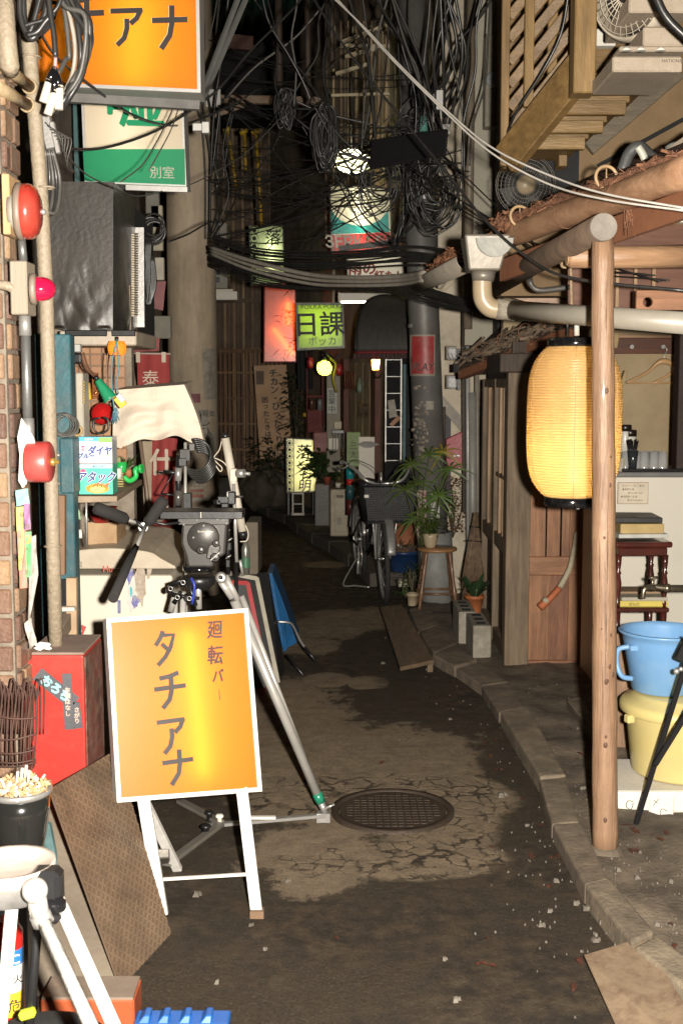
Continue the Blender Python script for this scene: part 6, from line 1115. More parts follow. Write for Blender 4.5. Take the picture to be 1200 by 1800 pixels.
q=MB();q.lathe([(.018,0),(.020,.008),(.018,.03),(.010,.032)],pt_(388,1015,QY-.035),rotM((.2,-1,.1)),20);q.build('leg_joint',M_steel,ft);q=MB();q.lathe([(.008,0),(.008,.004),(.0001,.004)],pt_(388,1015,QY-.07),rotM((.2,-1,.1)),12,cap=False);q.build('joint_bolt',M_blackp,ft)
# pan handles with foam grips
q=MB();q.torus(pt_(252,927,QY-.08),.014,.004,rotM((.2,-1,.2)),18,6);q.lathe([(.012,0),(.012,.012)],pt_(252,927,QY-.08),rotM((.2,-1,.2)),14);q.build('rosette',M_steel,ft)
tb(ft,'handle_arm',[pt_(258,915,QY-.07),pt_(290,922,QY-.05),pt_(318,918,QY-.04)],.005,M_blackp)
tb(ft,'handle_bar',[pt_(258,920,QY-.08),pt_(230,985,QY-.25)],.0065,M_tubeS);tb(ft,'handle_sleeve',[pt_(240,960,QY-.18),pt_(226,990,QY-.28),pt_(199,1052,QY-.5)],[.010,.014,.0155],M_foamg,14)
tb(ft,'handle_bar',[pt_(245,920,QY-.08),pt_(216,911,QY-.12)],.006,M_tubeS);tb(ft,'foam_grip',[pt_(222,913,QY-.11),pt_(218,911,QY-.12),pt_(170,893,QY-.2),pt_(166,891,QY-.2)],[.014,.020,.021,.015],M_foamg,16)
tb(ft,'foam_grip',[pt_(260,922,QY-.08),pt_(264,914,QY-.08),pt_(286,882,QY-.08),pt_(290,876,QY-.08)],[.013,.019,.021,.015],M_foamg,16);tb(ft,'lever',[pt_(236,912,QY-.09),pt_(254,932,QY-.09)],[.004,.008],M_blackp)
# long silver leg to the lower right, spreader on the ground
foot=G(573,1432,.03);top=pt_(412,1055,QY-.02)
tb(ft,'leg_tube',[top,top.lerp(foot,.9)],.0165,M_tubeS,16);tb(ft,'leg_tube',[top+V((.022,.03,.01)),(top+V((.022,.03,.01))).lerp(foot,.9)],.010,M_tubeS,12)
tb(ft,'green_band',[top.lerp(foot,.895),top.lerp(foot,.94)],.0175,mat('green_band',(.02,.22,.13),rough=.3),16)
tb(ft,'foot_joint',[top.lerp(foot,.94),foot],[.014,.010],M_steel,10);tb(ft,'foot_lever',[foot+V((-.005,-.02,.03)),foot+V((.03,-.02,.045))],.004,M_chrome,6);bx_(ft,'foot_shoe',foot+V((-.01,0,-.008)),(.05,.035,.035),M_steel)
sp1=G(348,1452,.03);bx_(ft,'spreader_arm',(sp1+V((foot.x,foot.y,.03)))/2+V((.02,0,0)),((foot.x-sp1.x)*.98,.024,.012),M_steel,math.atan2(foot.y-sp1.y,foot.x-sp1.x));bx_(ft,'spreader_slide',sp1.lerp(V((foot.x,foot.y,.03)),.48)+V((0,-.004,.012)),(.11,.018,.010),M_foam,0)
M_spg=mat('spreader_grey',(.20,.18,.155),rough=.45,metal=.3)
for(x0,y0,x1,y1)in((388,1448,292,1520),(388,1446,316,1408)):q=MB();q.bar(G(x0,y0,.035),G(x1,y1,.03),.034,.014);q.build('spreader_arm',M_spg,ft,bev=.003)
for(x,y,m_,r_)in((368,1432,M_blackp,.016),(362,1456,M_blackp,.018),(386,1438,M_foam,.014)):
    q=MB();c=G(x,y,.05);q.lathe([(r_*.6,-.02),(r_*.6,0),(r_,.004),(r_,.010),(r_*.7,.014),(.001,.014)],c,n=16,cap=False);q.build('spreader_knob',m_,ft)
for(x0,y0,x1,y1)in((308,1040,286,1475),(322,1040,300,1475)):
    f2=G(x1,y1,.02)+V((0,.25,0));t2=pt_(x0,y0,QY+.0);tb(ft,'leg_tube',[t2,f2.lerp(t2,.08)],.010,M_tubeS,10)
tb(ft,'leg_tube',[pt_(300,1470,4.15),pt_(296,1500,4.12)],.008,M_steel,8)
q=MB();q.bar(G(286,1515,.02),G(284,1500,.10),.05,.03);q.build('foot_shoe',M_spg,ft,bev=.004)
# upright stands, coiled cable, pale tube lamp
ls=thing('lighting_stand','black and chrome stand with clamps and coiled cable rising behind the fluid head','stand',G(330,1330));SY_=4.55
tb(ls,'chrome_riser',[P(326,778,SY_),P(326,900,SY_),P(330,1330,SY_)],.006,M_tubeS);tb(ls,'riser',[P(314,800,SY_),P(314,892,SY_)],[.008,.012],M_blackp)
tb(ls,'cylinder',[P(314,822,SY_-.01),P(313,845,SY_-.01)],.013,M_steel,14);tb(ls,'cylinder',[P(314,862,SY_-.01),P(313,888,SY_-.01)],.013,mat('smoked',(.08,.075,.07),rough=.25),14)
tb(ls,'lever',[P(287,828,SY_),P(316,832,SY_)],[.005,.009],M_blackp);tb(ls,'rod',[P(306,830,SY_),P(283,868,SY_)],.003,M_blackp);tb(ls,'rod',[P(283,868,SY_),P(306,870,SY_)],.004,M_blackp)
bx_(ls,'clamp_block',P(326,800,SY_-.02),(.04,.03,.045),M_blackp);bx_(ls,'clamp_block',P(322,812,SY_-.03),(.03,.03,.03),M_blackp);bx_(ls,'clamp_block',P(330,880,SY_),(.03,.03,.06),M_blackp);bx_(ls,'plug',P(338,786,SY_-.03),(.022,.02,.028),M_fh)
for i in range(7):
    q=MB();c=P(344+i*1.2,800+i*3.5,SY_-.01+i*.01);q.tube([c+V((.058*math.cos(t),.01*math.sin(t*2),.060*math.sin(t)))for t in[R(100-k*12)for k in range(24-i)]],.0055,7);q.build('coiled_cable',M_cab,ls)
bs2=thing('tube_lamp_stand','off white tube lamp clamped at a slant on a chrome stand behind the tripod','lamp stand',G(420,1290));UY=4.7
tb(bs2,'tube',[P(396,770,UY),P(427,938,UY)],.0165,mat('tube_white',(.60,.55,.46),(.50,.45,.37),s=6,rough=.4,dirt=.2),18);tb(bs2,'end_cap',[P(395,761,UY),P(397,772,UY)],.015,M_blackp,16);tb(bs2,'end_cap',[P(426,934,UY),P(428,945,UY)],.0175,M_blackp,16)
tb(bs2,'flex',spline([P(392,764,UY),P(386,790,UY),P(376,806,UY),P(390,822,UY),P(386,828,UY),P(374,806,UY),P(392,812,UY),P(404,828,UY)],5),.0022,M_capw,6);tb(bs2,'flex',spline([P(428,916,UY),P(436,935,UY),P(434,950,UY),P(422,952,UY)],5),.002,M_capw,6)
bx_(bs2,'clamp',P(411,835,UY-.03),(.026,.04,.05),M_capw);tb(bs2,'clamp_knob',[P(416,832,UY-.04),P(430,832,UY-.05)],.017,M_steel,16);tb(bs2,'clamp_bolt',[P(430,832,UY-.05),P(440,833,UY-.05)],.007,M_chrome,10)
tb(bs2,'chrome_riser',[P(411,850,UY-.02),P(416,988,UY-.02)],.007,M_tubeS);tb(bs2,'chrome_riser',[P(422,985,UY-.02),P(427,1012,UY)],.006,M_tubeS);tb(bs2,'lower_leg',[P(415,988,UY),P(416,1290,UY)],.008,M_blackp)
for(x,y,d)in((394,878,(.05,.03,.03)),(403,870,(.02,.03,.03)),(385,882,(.02,.03,.022)),(408,875,(.03,.04,.05)),(396,888,(.03,.03,.02))):bx_(bs2,'clamp_block',P(x,y,UY-.05),d,M_blackp if x!=403 else M_chrome,bev=.004)
tb(bs2,'lever',[P(376,884,UY-.05),P(390,876,UY-.05)],[.011,.006],M_blackp);tb(bs2,'bolt',[P(415,873,UY-.05),P(428,873,UY-.05)],.005,M_fh)
for(x,y)in((399,945),(398,925),(403,960),(401,990)):bx_(bs2,'catch',P(x,y,UY-.05),(.016,.02,.03),M_blackp);tb(bs2,'lever',[P(x-4,y-8,UY-.07),P(x+5,y-14,UY-.07)],.003,M_chrome,6)
tb(bs2,'riser',[P(400,920,UY-.03),P(401,1010,UY-.03)],.009,M_blackp)
bt2=thing('bottle','slim dark bottle with green band beside the chrome stand','bottle',P(432,1010,4.8));q=MB();q.lathe([(.016,0),(.017,.06),(.017,.11),(.011,.125),(.010,.14)],P(432,1010,4.8),n=16);q.build('bottle',mat('bottle_dark',(.10,.10,.085),rough=.15,coat=.6),bt2);q=MB();q.lathe([(.0175,.03),(.0175,.07)],P(432,1010,4.8),n=16,cap=False);q.build('band',mat('bottle_green',(.05,.14,.08),rough=.3),bt2)
# beige cloth over a monitor
cm=thing('draped_cloth','beige calico cloth draped over a boxy monitor beside the concrete pole','cloth',P(275,730,4.7));random.seed(3)
def cloth(u,v):
    x=200+124*u+(-2+30*u)*v+8*math.sin(v*2.2)*(u>.9);y=(686-10*u)+v*(90+6*u)+5*v*math.sin(u*7+.5)+4*v*math.sin(u*15)
    if u<.12:y+=4*v
    Yq=4.66-.035*math.sin(u*math.pi)*v+.02*math.sin(u*13+v*3)*v+.022*mnoise.noise(V((u*4+v,v*5,1)))
    return P(x,y,Yq)
q=MB();q.grid(cloth,50,34);q.build('front',mat('calico',(.66,.57,.47),(.60,.51,.41),s=4,rough=.85,bump=.3,bs=120),cm)
q=MB();q.grid(lambda u,v:cloth(u,0).lerp(cloth(u,0)+V((0,.28,.015)),v),30,4);q.build('top',MATS['calico'],cm);q=MB();q.grid(lambda u,v:cloth(1,v).lerp(cloth(1,v)+V((.0,.06,0)),u),8,20);q.build('side',MATS['calico'],cm)
q=MB();q.box(P(265,730,4.85),(.24,.12,.16));q.build('monitor',M_blackp,cm)

# ================================================================ silver tripod in the lower left corner
tpn=thing('silver_tripod','silver tripod cropped by the lower left corner, dished plate on top','tripod',(-.62,2.1,0));ZY=2.12
c=P(18,1530,ZY);q=MB();q.lathe([(.045,.004),(.075,.014),(.082,.018),(.083,.008),(.078,-.01),(.055,-.012)],c,n=44,cap=False);q.lathe([(.045,.004),(.020,.001),(.0001,0)],c,n=32,cap=False);q.build('dish',mat('dish_pale',(.50,.43,.38),(.42,.35,.30),s=9,rough=.4),tpn)
q=MB();q.lathe([(.078,-.008),(.079,-.040),(.070,-.046),(.05,-.05)],c,n=44,cap=False);q.build('collar',mat('collar_mix',(.30,.29,.28),(.02,.02,.02),s=5,rough=.25,metal=.4),tpn)
q=MB();q.lathe([(.019,0),(.022,.006),(.022,.018),(.016,.026),(.008,.028)],P(62,1562,ZY-.09),rotM((.25,-1,.15)),26);q.build('leg_joint',M_tubeS,tpn);q=MB();q.lathe([(.012,0),(.012,.004),(.0001,.004)],P(62,1562,ZY-.118),rotM((.25,-1,.15)),18,cap=False);q.build('joint_cap',M_foam,tpn)
bx_(tpn,'clamp',P(84,1572,ZY-.03),(.055,.05,.10),M_blackp,bev=.010);bx_(tpn,'lever',P(96,1592,ZY-.05),(.04,.03,.03),M_lacq,bev=.008);tb(tpn,'fork',[P(62,1565,ZY-.08),P(72,1612,ZY-.08)],.017,M_tubeS,14);tb(tpn,'fork_sleeve',[P(70,1606,ZY-.08),P(78,1624,ZY-.08)],.019,M_steel,14)
for(x0,y0,x1,y1,r_,Ya,Yb)in((74,1612,168,1820,.0125,ZY-.08,ZY-.25),(102,1580,208,1820,.0125,ZY-.02,ZY-.1),(22,1590,0,1830,.0115,ZY+.0,ZY+.05)):
    a=P(x0,y0,Ya);b_=P(x1,y1,Yb);d=(b_-a);L_=a.z/max(.01,-d.z)*.99;tb(tpn,'leg_tube',[a,a+d*L_],r_,M_wleg,18)
tb(tpn,'rear_leg',[P(70,1590,ZY+.06),P(70,1590,ZY+.06)+V((-.12,.25,-.62))],.009,M_blackp,10)
# fire extinguisher, toolbox, crate, glove
ex=thing('spray_can','red spray can with yellow and blue label standing in the lower left corner','can',G(8,1800));c=P(8,1790,2.45);q=MB();zz=c.z-.06;q.lathe([(.030,zz),(.031,zz+.01),(.031,zz+.235),(.022,zz+.25),(.022,zz+.262)],(c.x,2.5,0),n=30);q.build('can',mat('can_red',(.45,.015,.012),rough=.25,bump=0,coat=.4),ex)
for(z0,z1,cc_,nm)in((.05,.105,(.62,.42,.03),'yellow'),(.105,.165,(.60,.60,.58),'white'),(.165,.20,(.03,.16,.42),'blue')):q=MB();q.lathe([(.0315,zz+z0),(.0315,zz+z1)],(c.x,2.5,0),n=30,cap=False);q.build('label_band',mat('label_'+nm,cc_,rough=.3,bump=0),ex)
text('SC',.03,(c.x+.016,2.465,zz+.185),M_foam,ex,V((1,.55,0)));text('危',.03,(c.x+.018,2.468,zz+.08),M_ink,ex,V((1,.6,0)));text('消火',.022,(c.x+.016,2.466,zz+.14),M_ink,ex,V((1,.55,0)))
tbx=thing('orange_box','orange red metal box with dusty top under the silver tripod','box',G(190,1800));q=MB();a,b_=P(70,1745,2.75),P(236,1800,2.75);q.box(((a.x+b_.x)/2,2.81,.025),(b_.x-a.x,.11,.08));q.build('box',mat('orange_red',(.40,.09,.03),(.30,.06,.02),s=8,rough=.5,dirt=.4),tbx,bev=.005);q=MB();q.box(((a.x+b_.x)/2,2.81,.067),(b_.x-a.x-.006,.105,.006));q.build('lid',mat('brown_dust',(.22,.17,.13),rough=.8),tbx)
gb=thing('black_bag','soft black bag with a lime green tab in the bottom left corner','bag',P(60,1795,2.3));q=MB();q.ball(P(85,1838,2.35),.10,20,(1.3,1,.55),10);q.build('bag',M_matte,gb);q=MB();q.bar(P(35,1786,2.27),P(62,1778,2.27),.02,.018);q.build('tab',mat('lime',(.55,.65,.04),rough=.4,bump=0),gb,bev=.004)
bcx=thing('blue_crate','bright blue plastic crate corner at the bottom edge','crate',P(310,1800,2.8));M_bc=mat('crate_blue',(.02,.14,.48),rough=.35,bump=.02)
q=MB();a,b_=P(240,1790,2.78),P(405,1797,2.78);q.box(((a.x+b_.x)/2,2.80,.02),(b_.x-a.x,.07,.05));q.build('body',M_bc,bcx,bev=.004)
for px in(245,278,315,352):a=P(px+14,1784,2.79);q=MB();q.hexa([V((a.x-.018,2.77,.04)),V((a.x+.012,2.77,.04)),V((a.x+.012,2.83,.04)),V((a.x-.018,2.83,.04)),V((a.x+.0,2.78,.060)),V((a.x+.014,2.78,.060)),V((a.x+.014,2.82,.060)),V((a.x+.0,2.82,.060))]);q.build('rib',M_bc,bcx,bev=.002)
bcx.location.z-=.03;bcx.location.y-=.035
# cardboard & plank on the ground, concrete blocks
cbd=[G(1026,1681,.035),G(1130,1650,.045),G(1205,1772,.05),G(1205,1850,.03),G(1085,1812,.012)]
q=MB();z_=V((0,0,.004));q.prism(cbd,z_);solo(q,'cardboard_sheet',mat('cardboard',(.25,.18,.115),(.21,.15,.095),s=8,rough=.8,bump=.15,dirt=.95,dcol=(.10,.055,.035),ds=16),'flat stained cardboard sheet lying on the asphalt in the lower right corner','cardboard')
q=MB();q.prism([G(668,1072,.06),G(706,1068,.075),G(762,1167,.05),G(703,1180,.05)],(0,0,.022));solo(q,'plank',mat('dirty_plank',(.20,.135,.08),(.12,.08,.048),s=5,rough=.8,bump=.3,st=(5,1,5),dirt=.4,dcol=(.04,.03,.02),ds=8),'dirty wooden plank bridging the kerb below the bicycle','plank',bev=.002)
q=MB();q.box(G(755,1170,.03),(.03,.05,.06));solo(q,'wooden_wedge',MATS['dirty_plank'],'small wooden block propping the end of the dirty plank','block')
for(x0,y0,x1,y1,lab)in((812,1082,838,1118,'grey hollow concrete block beside the hut, the farther of the pair'),(840,1122,876,1166,'grey hollow concrete block beside the hut corner, the nearer of the pair')):
    cbk=thing('concrete_block',lab,'concrete block',G((x0+x1)/2,y1+15,.04),'concrete blocks beside the hut');near=y1>1130
    Ya,Yb=(6.48,6.86)if near else(6.88,7.26);xm=.775 if near else .735;M_cb=mat('block_grey',(.36,.33,.27),(.24,.215,.17),s=25,rough=.95,bump=.6,dirt=.3)
    q=MB();q.box((xm,(Ya+Yb)/2,.13),(.10,Yb-Ya,.19));q.build('block',M_cb,cbk,bev=.004)
    for k in range(3):q=MB();q.box((xm,Ya+.07+k*.115,.226),(.05,.05,.004));q.build('core_hole',M_black,cbk)

# ================================================================ poles
M_pole=mat('pole_concrete',(.48,.39,.28),(.27,.21,.15),s=3,rough=.75,bump=.25,st=(3,3,.6),dirt=.5,dcol=(.17,.135,.10),ds=2.5)
cpn=thing('concrete_pole','thick brown grey concrete utility pole on the left with torn stickers','utility pole',G(338,1046));PY0=8.8;xp=P(337,500,PY0).x
q=MB();q.tube([(xp,PY0,-.05),(xp,PY0,5.5)],[.185,.165],40);q.build('shaft',M_pole,cpn)
def onpole(par,x0,y0,x1,y1,m,nm,cx=xp,cy=PY0,r_=.178,lean=0):
    a,b_=P(x0,y0,cy-r_),P(x1,y1,cy-r_);q=MB()
    def f(u,v):
        x=a.x+(b_.x-a.x)*u;z=a.z+(b_.z-a.z)*v;cxx=cx+lean*z;dx=max(-.999,min(.999,(x-cxx)/(r_+.004)));return V((cxx+(r_+.004)*dx,cy-(r_+.004)*math.sqrt(1-dx*dx)-.001*math.sin(v*9),z))
    q.grid(f,8,5);return q.build(nm,m,par)
M_stk=mat('old_sticker',(.32,.29,.235),(.20,.175,.14),s=25,rough=.6,dirt=.3)
for(x0,y0,x1,y1)in((355,612,376,655),(357,655,378,702),(345,720,366,782),(360,762,378,838),(334,845,362,862),(338,872,368,900)):onpole(cpn,x0,y0,x1,y1,M_stk,'sticker')
onpole(cpn,335,858,358,875,mat('sticker_red',(.25,.08,.05),rough=.6),'sticker');onpole(cpn,336,692,352,708,mat('sticker_maroon',(.16,.03,.04),rough=.6),'sticker')
text('会員募集',.05,P(355,727,PY0-.195),M_ink,cpn);text('しひA',.11,P(361,762,PY0-.195),M_ink,cpn,vert=True,gap=.9);text('東京都新宿区',.028,P(371,655,PY0-.19),M_inkb,cpn,vert=True)
for(x,y,d)in((390,175,(.10,.03,.06)),):q=MB();q.box(P(x-22,173,PY0-.1),(.16,.02,.12));q.build('band_bracket',M_alu,cpn)
q=MB();q.bar(P(372,174,PY0-.05),P(560,178,PY0+.3),.05,.055);q.build('cross_arm',mat('rusty_arm',(.24,.19,.14),(.15,.08,.05),s=9,rough=.7,metal=.2),cpn,bev=.003);q=MB();q.bar(P(372,205,PY0-.05),P(430,185,PY0),.03,.03);q.build('brace',MATS['rusty_arm'],cpn)
for px,py in((380,176),(392,176)):q=MB();q.lathe([(.014,0),(.014,.006)],P(px,py,PY0-.09),rotM((0,-1,0)),10);q.build('bolt_hole',M_black,cpn)
gp=thing('grey_pole','slim dark grey utility pole on the right with a red poster and peeled bills','utility pole',G(768,1078));GY=8.3;g0=G(768,1078);gx1=P(736,330,GY).x;ztop=4.6;zr=P(736,330,GY).z;lean=(gx1-P(762,1000,GY).x)/(zr-P(762,1000,GY).z);gx0=gx1-lean*zr;M_gp=mat('pole_steel',(.17,.165,.155),(.11,.105,.10),s=4,rough=.5,bump=.15,metal=.15,dirt=.45,dcol=(.11,.09,.07),ds=3)
q=MB();q.tube([(gx0,GY,-.03),(gx0+lean*4.6,GY,4.6)],[.112,.098],32);q.build('shaft',M_gp,gp)
kw=dict(cx=gx0,cy=GY,r_=.107,lean=lean)
onpole(gp,721,588,764,661,mat('poster_edge',(.32,.27,.22),rough=.6),'poster_border',**kw);kw2=dict(kw);kw2['r_']=.109;onpole(gp,724,591,762,657,mat('poster_red',(.36,.035,.038),(.26,.03,.03),s=14,rough=.45,dirt=.35,dcol=(.36,.16,.14),ds=12),'poster',**kw2);text('PLAY',.075,P(744,645,GY-.118),mat('faint_black',(.05,.01,.01),bump=0),gp,bold=.001,sx=.85,shear=.2)
M_peel=mat('peeled_bills',(.36,.30,.23),(.10,.085,.07),s=22,rough=.8,bump=.5)
for i in range(80):
    x,y=random.gauss(737,7),random.gauss(750,32);s_=ru(.8,2.8);kk=dict(kw);kk['r_']=.108+.0006*i;onpole(gp,x-s_,y-s_*ru(.5,1.3),x+s_,y+s_*ru(.4,1.2),M_peel if i%5 else M_stk,'bill_scrap',**kk)
onpole(gp,748,705,762,720,M_stk,'sticker',**kw2);text('へ人ハ正',.06,P(757,785,GY-.118),M_ink,gp,vert=True,gap=.9,sx=.8);onpole(gp,718,569,725,575,M_alu,'sticker',**kw2)
q=MB();q.tube([(gx0+.015,GY-.01,0),(gx0+.015+lean*.5,GY-.01,.52)],.120,28);q.build('lower_sleeve',mat('sleeve_grey',(.30,.30,.28),(.20,.20,.19),s=5,rough=.6,dirt=.4),gp)
for(x,y)in((722,344),(742,346)):q=MB();q.box(P(x,y,GY-.12),(.05,.03,.025));q.build('clip',M_alu,gp)
# ================================================================ bright things hung in the lane
def pbox(par,nm,x0,y0,x1,y1,Y,d,m,bev=.003,rot=None):a,b_=P(x0,y0,Y),P(x1,y1,Y);q=MB();q.box(((a.x+b_.x)/2,Y+d/2,(a.z+b_.z)/2),(abs(b_.x-a.x),d,abs(a.z-b_.z)),rot);return q.build(nm,m,par,bev=bev)
M_frd=mat('dark_frame',(.10,.10,.095),rough=.5)
def lb(name,lab,cs,Y,facem,lamps,lampm,frame=.012,fm=None,dpt=.12,dy=0):return sign_box(name,lab,[P(x,y,Y+(dy if i in(1,2)else 0))for i,(x,y)in enumerate(cs)],facem,fm or M_frd,dpt,frame,lamps,lampm)
wl=lambda k:lit('sign_tube_%g'%k,(1,.93,.74),k)
# half sun sign
MY=10.2;s5,nr5,rt5,up5,c5=lb('beer_sign','cream, teal and red lightbox with a compass emblem under the big cable knot',[(578,323),(686,330),(690,448),(582,452)],MY,acrylic('cream2',(.70,.66,.50),tr=.5,tc_=(.95,.92,.72)),[(.47,.0,.5,.95,.02,.4)],wl(14),fm=mat('flaky',(.22,.20,.17),(.1,.08,.06),s=30))
q=MB();pts=[(582,366),(588,378),(600,388),(618,395),(634,397),(650,395),(668,386),(682,370),(684,408),(583,412)];q.poly(list(reversed([P(x,y,MY-.012)for x,y in pts])));q.build('teal_field',acrylic('teal_ac',(.04,.33,.38),tr=.5,tc_=(.05,.55,.62)),s5)
q=MB();q.poly(list(reversed([P(x,y,MY-.012)for x,y in((583,413),(685,408),(687,445),(585,449))])));q.build('red_field',acrylic('red_ac',(.42,.05,.05),tr=.5,tc_=(.8,.06,.06)),s5)
ec5=P(632,357,MY-.02);Me=rotM((0,-1,0))
for rr,tt in((.094,.0035),(.086,.002),(.058,.0025)):q=MB();q.torus(ec5,rr,tt,Me,40,5);q.build('emblem_ring',M_ink,s5)
for k in range(18):
    a_=2*math.pi*k/18;q=MB();q.add([ec5+Me@V((.082*math.cos(a_-.09),.082*math.sin(a_-.09),.002)),ec5+Me@V((.082*math.cos(a_+.09),.082*math.sin(a_+.09),.002)),ec5+Me@V((.068*math.cos(a_),.068*math.sin(a_),.002))],[(0,1,2)]);q.build('emblem_tooth',M_ink,s5)
for k in range(10):a_=2*math.pi*k/10;q=MB();q.tube([ec5+Me@V((.012*math.cos(a_),.012*math.sin(a_),.002)),ec5+Me@V((.05*math.cos(a_),.05*math.sin(a_),.002))],.0035,4);q.build('emblem_ray',M_ink,s5)
text('ЗЕРКАЛО',.135,P(634,425,MY-.014),mat('cream_print',(.75,.70,.58),bump=0,rough=.6),s5,rt5,up5,bold=.0025,sx=.95,shear=-.1);text('KARAOKE',.06,P(660,438,MY-.014),MATS['cream_print'],s5,rt5,up5)
q=MB();q.bar(P(596,437,MY-.3),P(700,425,MY-.3),.04,.04);solo(q,'iron_bracket_arm',M_frd,'dark iron arm crossing the lower edge of the cream, teal and red sign','bracket')
# rain sign (round white box)
s6,nr,rt,up,_=lb('rain_sign','white lightbox with red Japanese letters behind the pale cable swag',[(608,445),(706,440),(709,489),(611,492)],9.9,acrylic('white_ac',(.72,.67,.55),tr=.45,tc_=(.95,.9,.75)),[(.05,.3,.95,.28,.02,.4)],wl(2.5),fm=mat('white_rim',(.55,.52,.45),rough=.5));M_rp=mat('red_print',(.35,.03,.04),bump=0);text('雨の',.115,P(636,472,9.88),M_rp,s6,bold=.004);text('紅たし',.085,P(684,484,9.88),M_rp,s6,bold=.003)
pt1=thing('strip_light','short white strip light fixture under the cable swag left of the black awning','light',P(645,522,10.1));pbox(pt1,'housing',596,515,690,529,10.1,.08,M_foam);pbox(pt1,'tube_lamp',599,529,687,532,10.12,.04,lit('strip_tube',(1,.92,.78),9),0);pbox(pt1,'end',594,514,598,530,10.08,.1,M_capw)
pt2=thing('white_ledge','white ledge fixed to the dark wall right of the concrete pole','ledge',P(397,520,11));pbox(pt2,'ledge',376,512,417,527,11,.2,M_foam);pbox(pt2,'upper_ledge',376,508,410,513,11.05,.15,M_capw)
# grey air unit by the pole
au=thing('aircon_unit','grey air conditioner with dark vents just right of the concrete pole','air conditioner',P(390,450,11.5));pbox(au,'case',374,392,400,507,11.5,.3,mat('unit_grey',(.30,.28,.24),rough=.6))
for i in range(8):pbox(au,'vent',375,396+i*13,386,405+i*13,11.48,.03,M_blackp)
# green lattice sign
hexc=lit
s7,nr,rt,up,_=lb('green_hex_sign','pale green lightbox with a black character partly behind slanting cables',[(437,396),(498,395),(501,498),(440,502)],12.6,acrylic('palegreen',(.45,.58,.30),tr=.5,tc_=(.80,.95,.52)),[(.62,.25,.64,.75,.025,.35)],wl(8));text('落',.17,P(480,417,12.57),M_ink,s7,bold=.0015,shear=.1)
def hexes(par,x,y0,n,st,Y,r_,up_=1):
    for i in range(n):
        c=P(x,y0+st*i,Y);q=MB();q.lathe([(.0001,0),(r_*.55,0),(r_*.55,.004)],c,rotM((0,-1,0)),6,smooth=False,cap=False);q.build('hexagon',M_ink,par);q=MB();q.torus(c,r_,.004,rotM((0,-1,0)),6,4);q.build('hexagon_line',M_ink,par)
hexes(s7,447,405,7,14,12.56,.045)
# orange glowing lantern panel
s8,nr,rt,up,_=lb('orange_lantern_panel','tall glowing red orange panel half hidden by dark leaves beside the green square sign',[(464,502),(520,506),(521,637),(463,637)],13.2,acrylic('redorange',(.34,.06,.02),(.24,.035,.012),tr=.55,tc_=(.95,.25,.06)),[(.75,.2,.75,.5,.03,.3),(.3,.55,.9,.9,.025,.3)],lit('amber_tube',(1,.36,.10),8),fm=mat('crimson_frame',(.35,.03,.02),rough=.6))
for k,(x,y)in enumerate(((508,548),(505,560),(497,520),(512,620),(516,600),(514,640))):
    pass
lv_=thing('hanging_leaves','dark drooping leaves in front of the glowing orange panel','plant',P(505,560,12.8))
for i in range(60):c=P(random.choice((500,506,512,516))+ru(-8,8),random.choice((505,555,560,600,620))+ru(-12,12),12.8+ru(-.1,.1));q=MB();a_=ru(0,6.28);q.leaf(c,(math.cos(a_),0,math.sin(a_)-.3),ru(.05,.10),.035,.4);q.build('leaf',mat('dark_leaf',(.030,.035,.018),rough=.7),lv_)
# green 日課 sign
GYs=10.6;s9,nr9,rt9,up9,_=lb('lime_square_sign','lime green square lightbox with bold black kanji under the cable swag',[(519,532),(603,532),(606,612),(522,616)],GYs,acrylic('lime_ac',(.17,.28,.012),(.15,.24,.01),tr=.5,gloss=.01,tc_=(.40,.68,.012)),[(.1,.28,.9,.3,.022,.6),(.12,.66,.88,.66,.015,.6)],wl(5),frame=.02,fm=mat('grey_frame',(.16,.17,.13),rough=.5),dpt=.14)
text('日課',.225,P(564,569,GYs-.02),M_ink,s9,rt9,up9,bold=.0035);text('POKKA POKKA',.055,P(567,539,GYs-.02),M_ink,s9,rt9,up9);text('ポッカ',.085,P(566,599,GYs-.02),mat('grey_green',(.20,.26,.14),bump=0),s9,rt9,up9,bold=.001)
# lime bulb
gl_=thing('lime_globe_lamp','round lime green globe lamp glowing under the lime square sign','lamp',P(570,647,10.6));q=MB();q.ball(P(570,647,10.6),.066,24,m=14);q.build('globe',acrylic('lime_glass',(.42,.55,.08),tr=.65,tc_=(.75,.95,.12)),gl_);q=MB();q.ball(P(570,647,10.6),.022);q.build('bulb',lit('lime_bulb',(.95,1,.45),160),gl_)
q=MB();q.tube(spline([P(566,618,10.6),P(575,622,10.55),P(588,630,10.6),P(598,622,10.6)],5),.01,7);q.tube([P(571,625,10.6),P(571,632,10.6)],.025,12);q.build('holder',M_blackp,gl_)
for i,(x,y,w_,lab)in enumerate(((596,650,6,'small red lantern right of the lime globe lamp'),(545,637,5,'small red lantern left of the lime globe lamp under the sign'))):
    rl2=thing('red_paper_lantern',lab,'lantern',P(x,y,10.7),'small red lanterns by the lime globe');q=MB();q.ball(P(x,y,10.7),.04,16,(.75,.75,1.4));q.build('shade',mat('lantern_red',(.30,.015,.02),rough=.4),rl2);q=MB();q.tube([P(x,y-20,10.7),P(x,y-10,10.7)],.004,5);q.build('cord',M_blackp,rl2)
yc=thing('yellow_charm','yellow looped charm hanging between lime globe and red lantern','charm',P(585,650,10.65));q=MB();q.tube(spline([P(580,630,10.65),P(590,640,10.65),P(586,665,10.65),P(592,690,10.65)],5),.012,6);q.build('ribbon',mat('dull_yellow',(.30,.22,.03),rough=.6),yc)
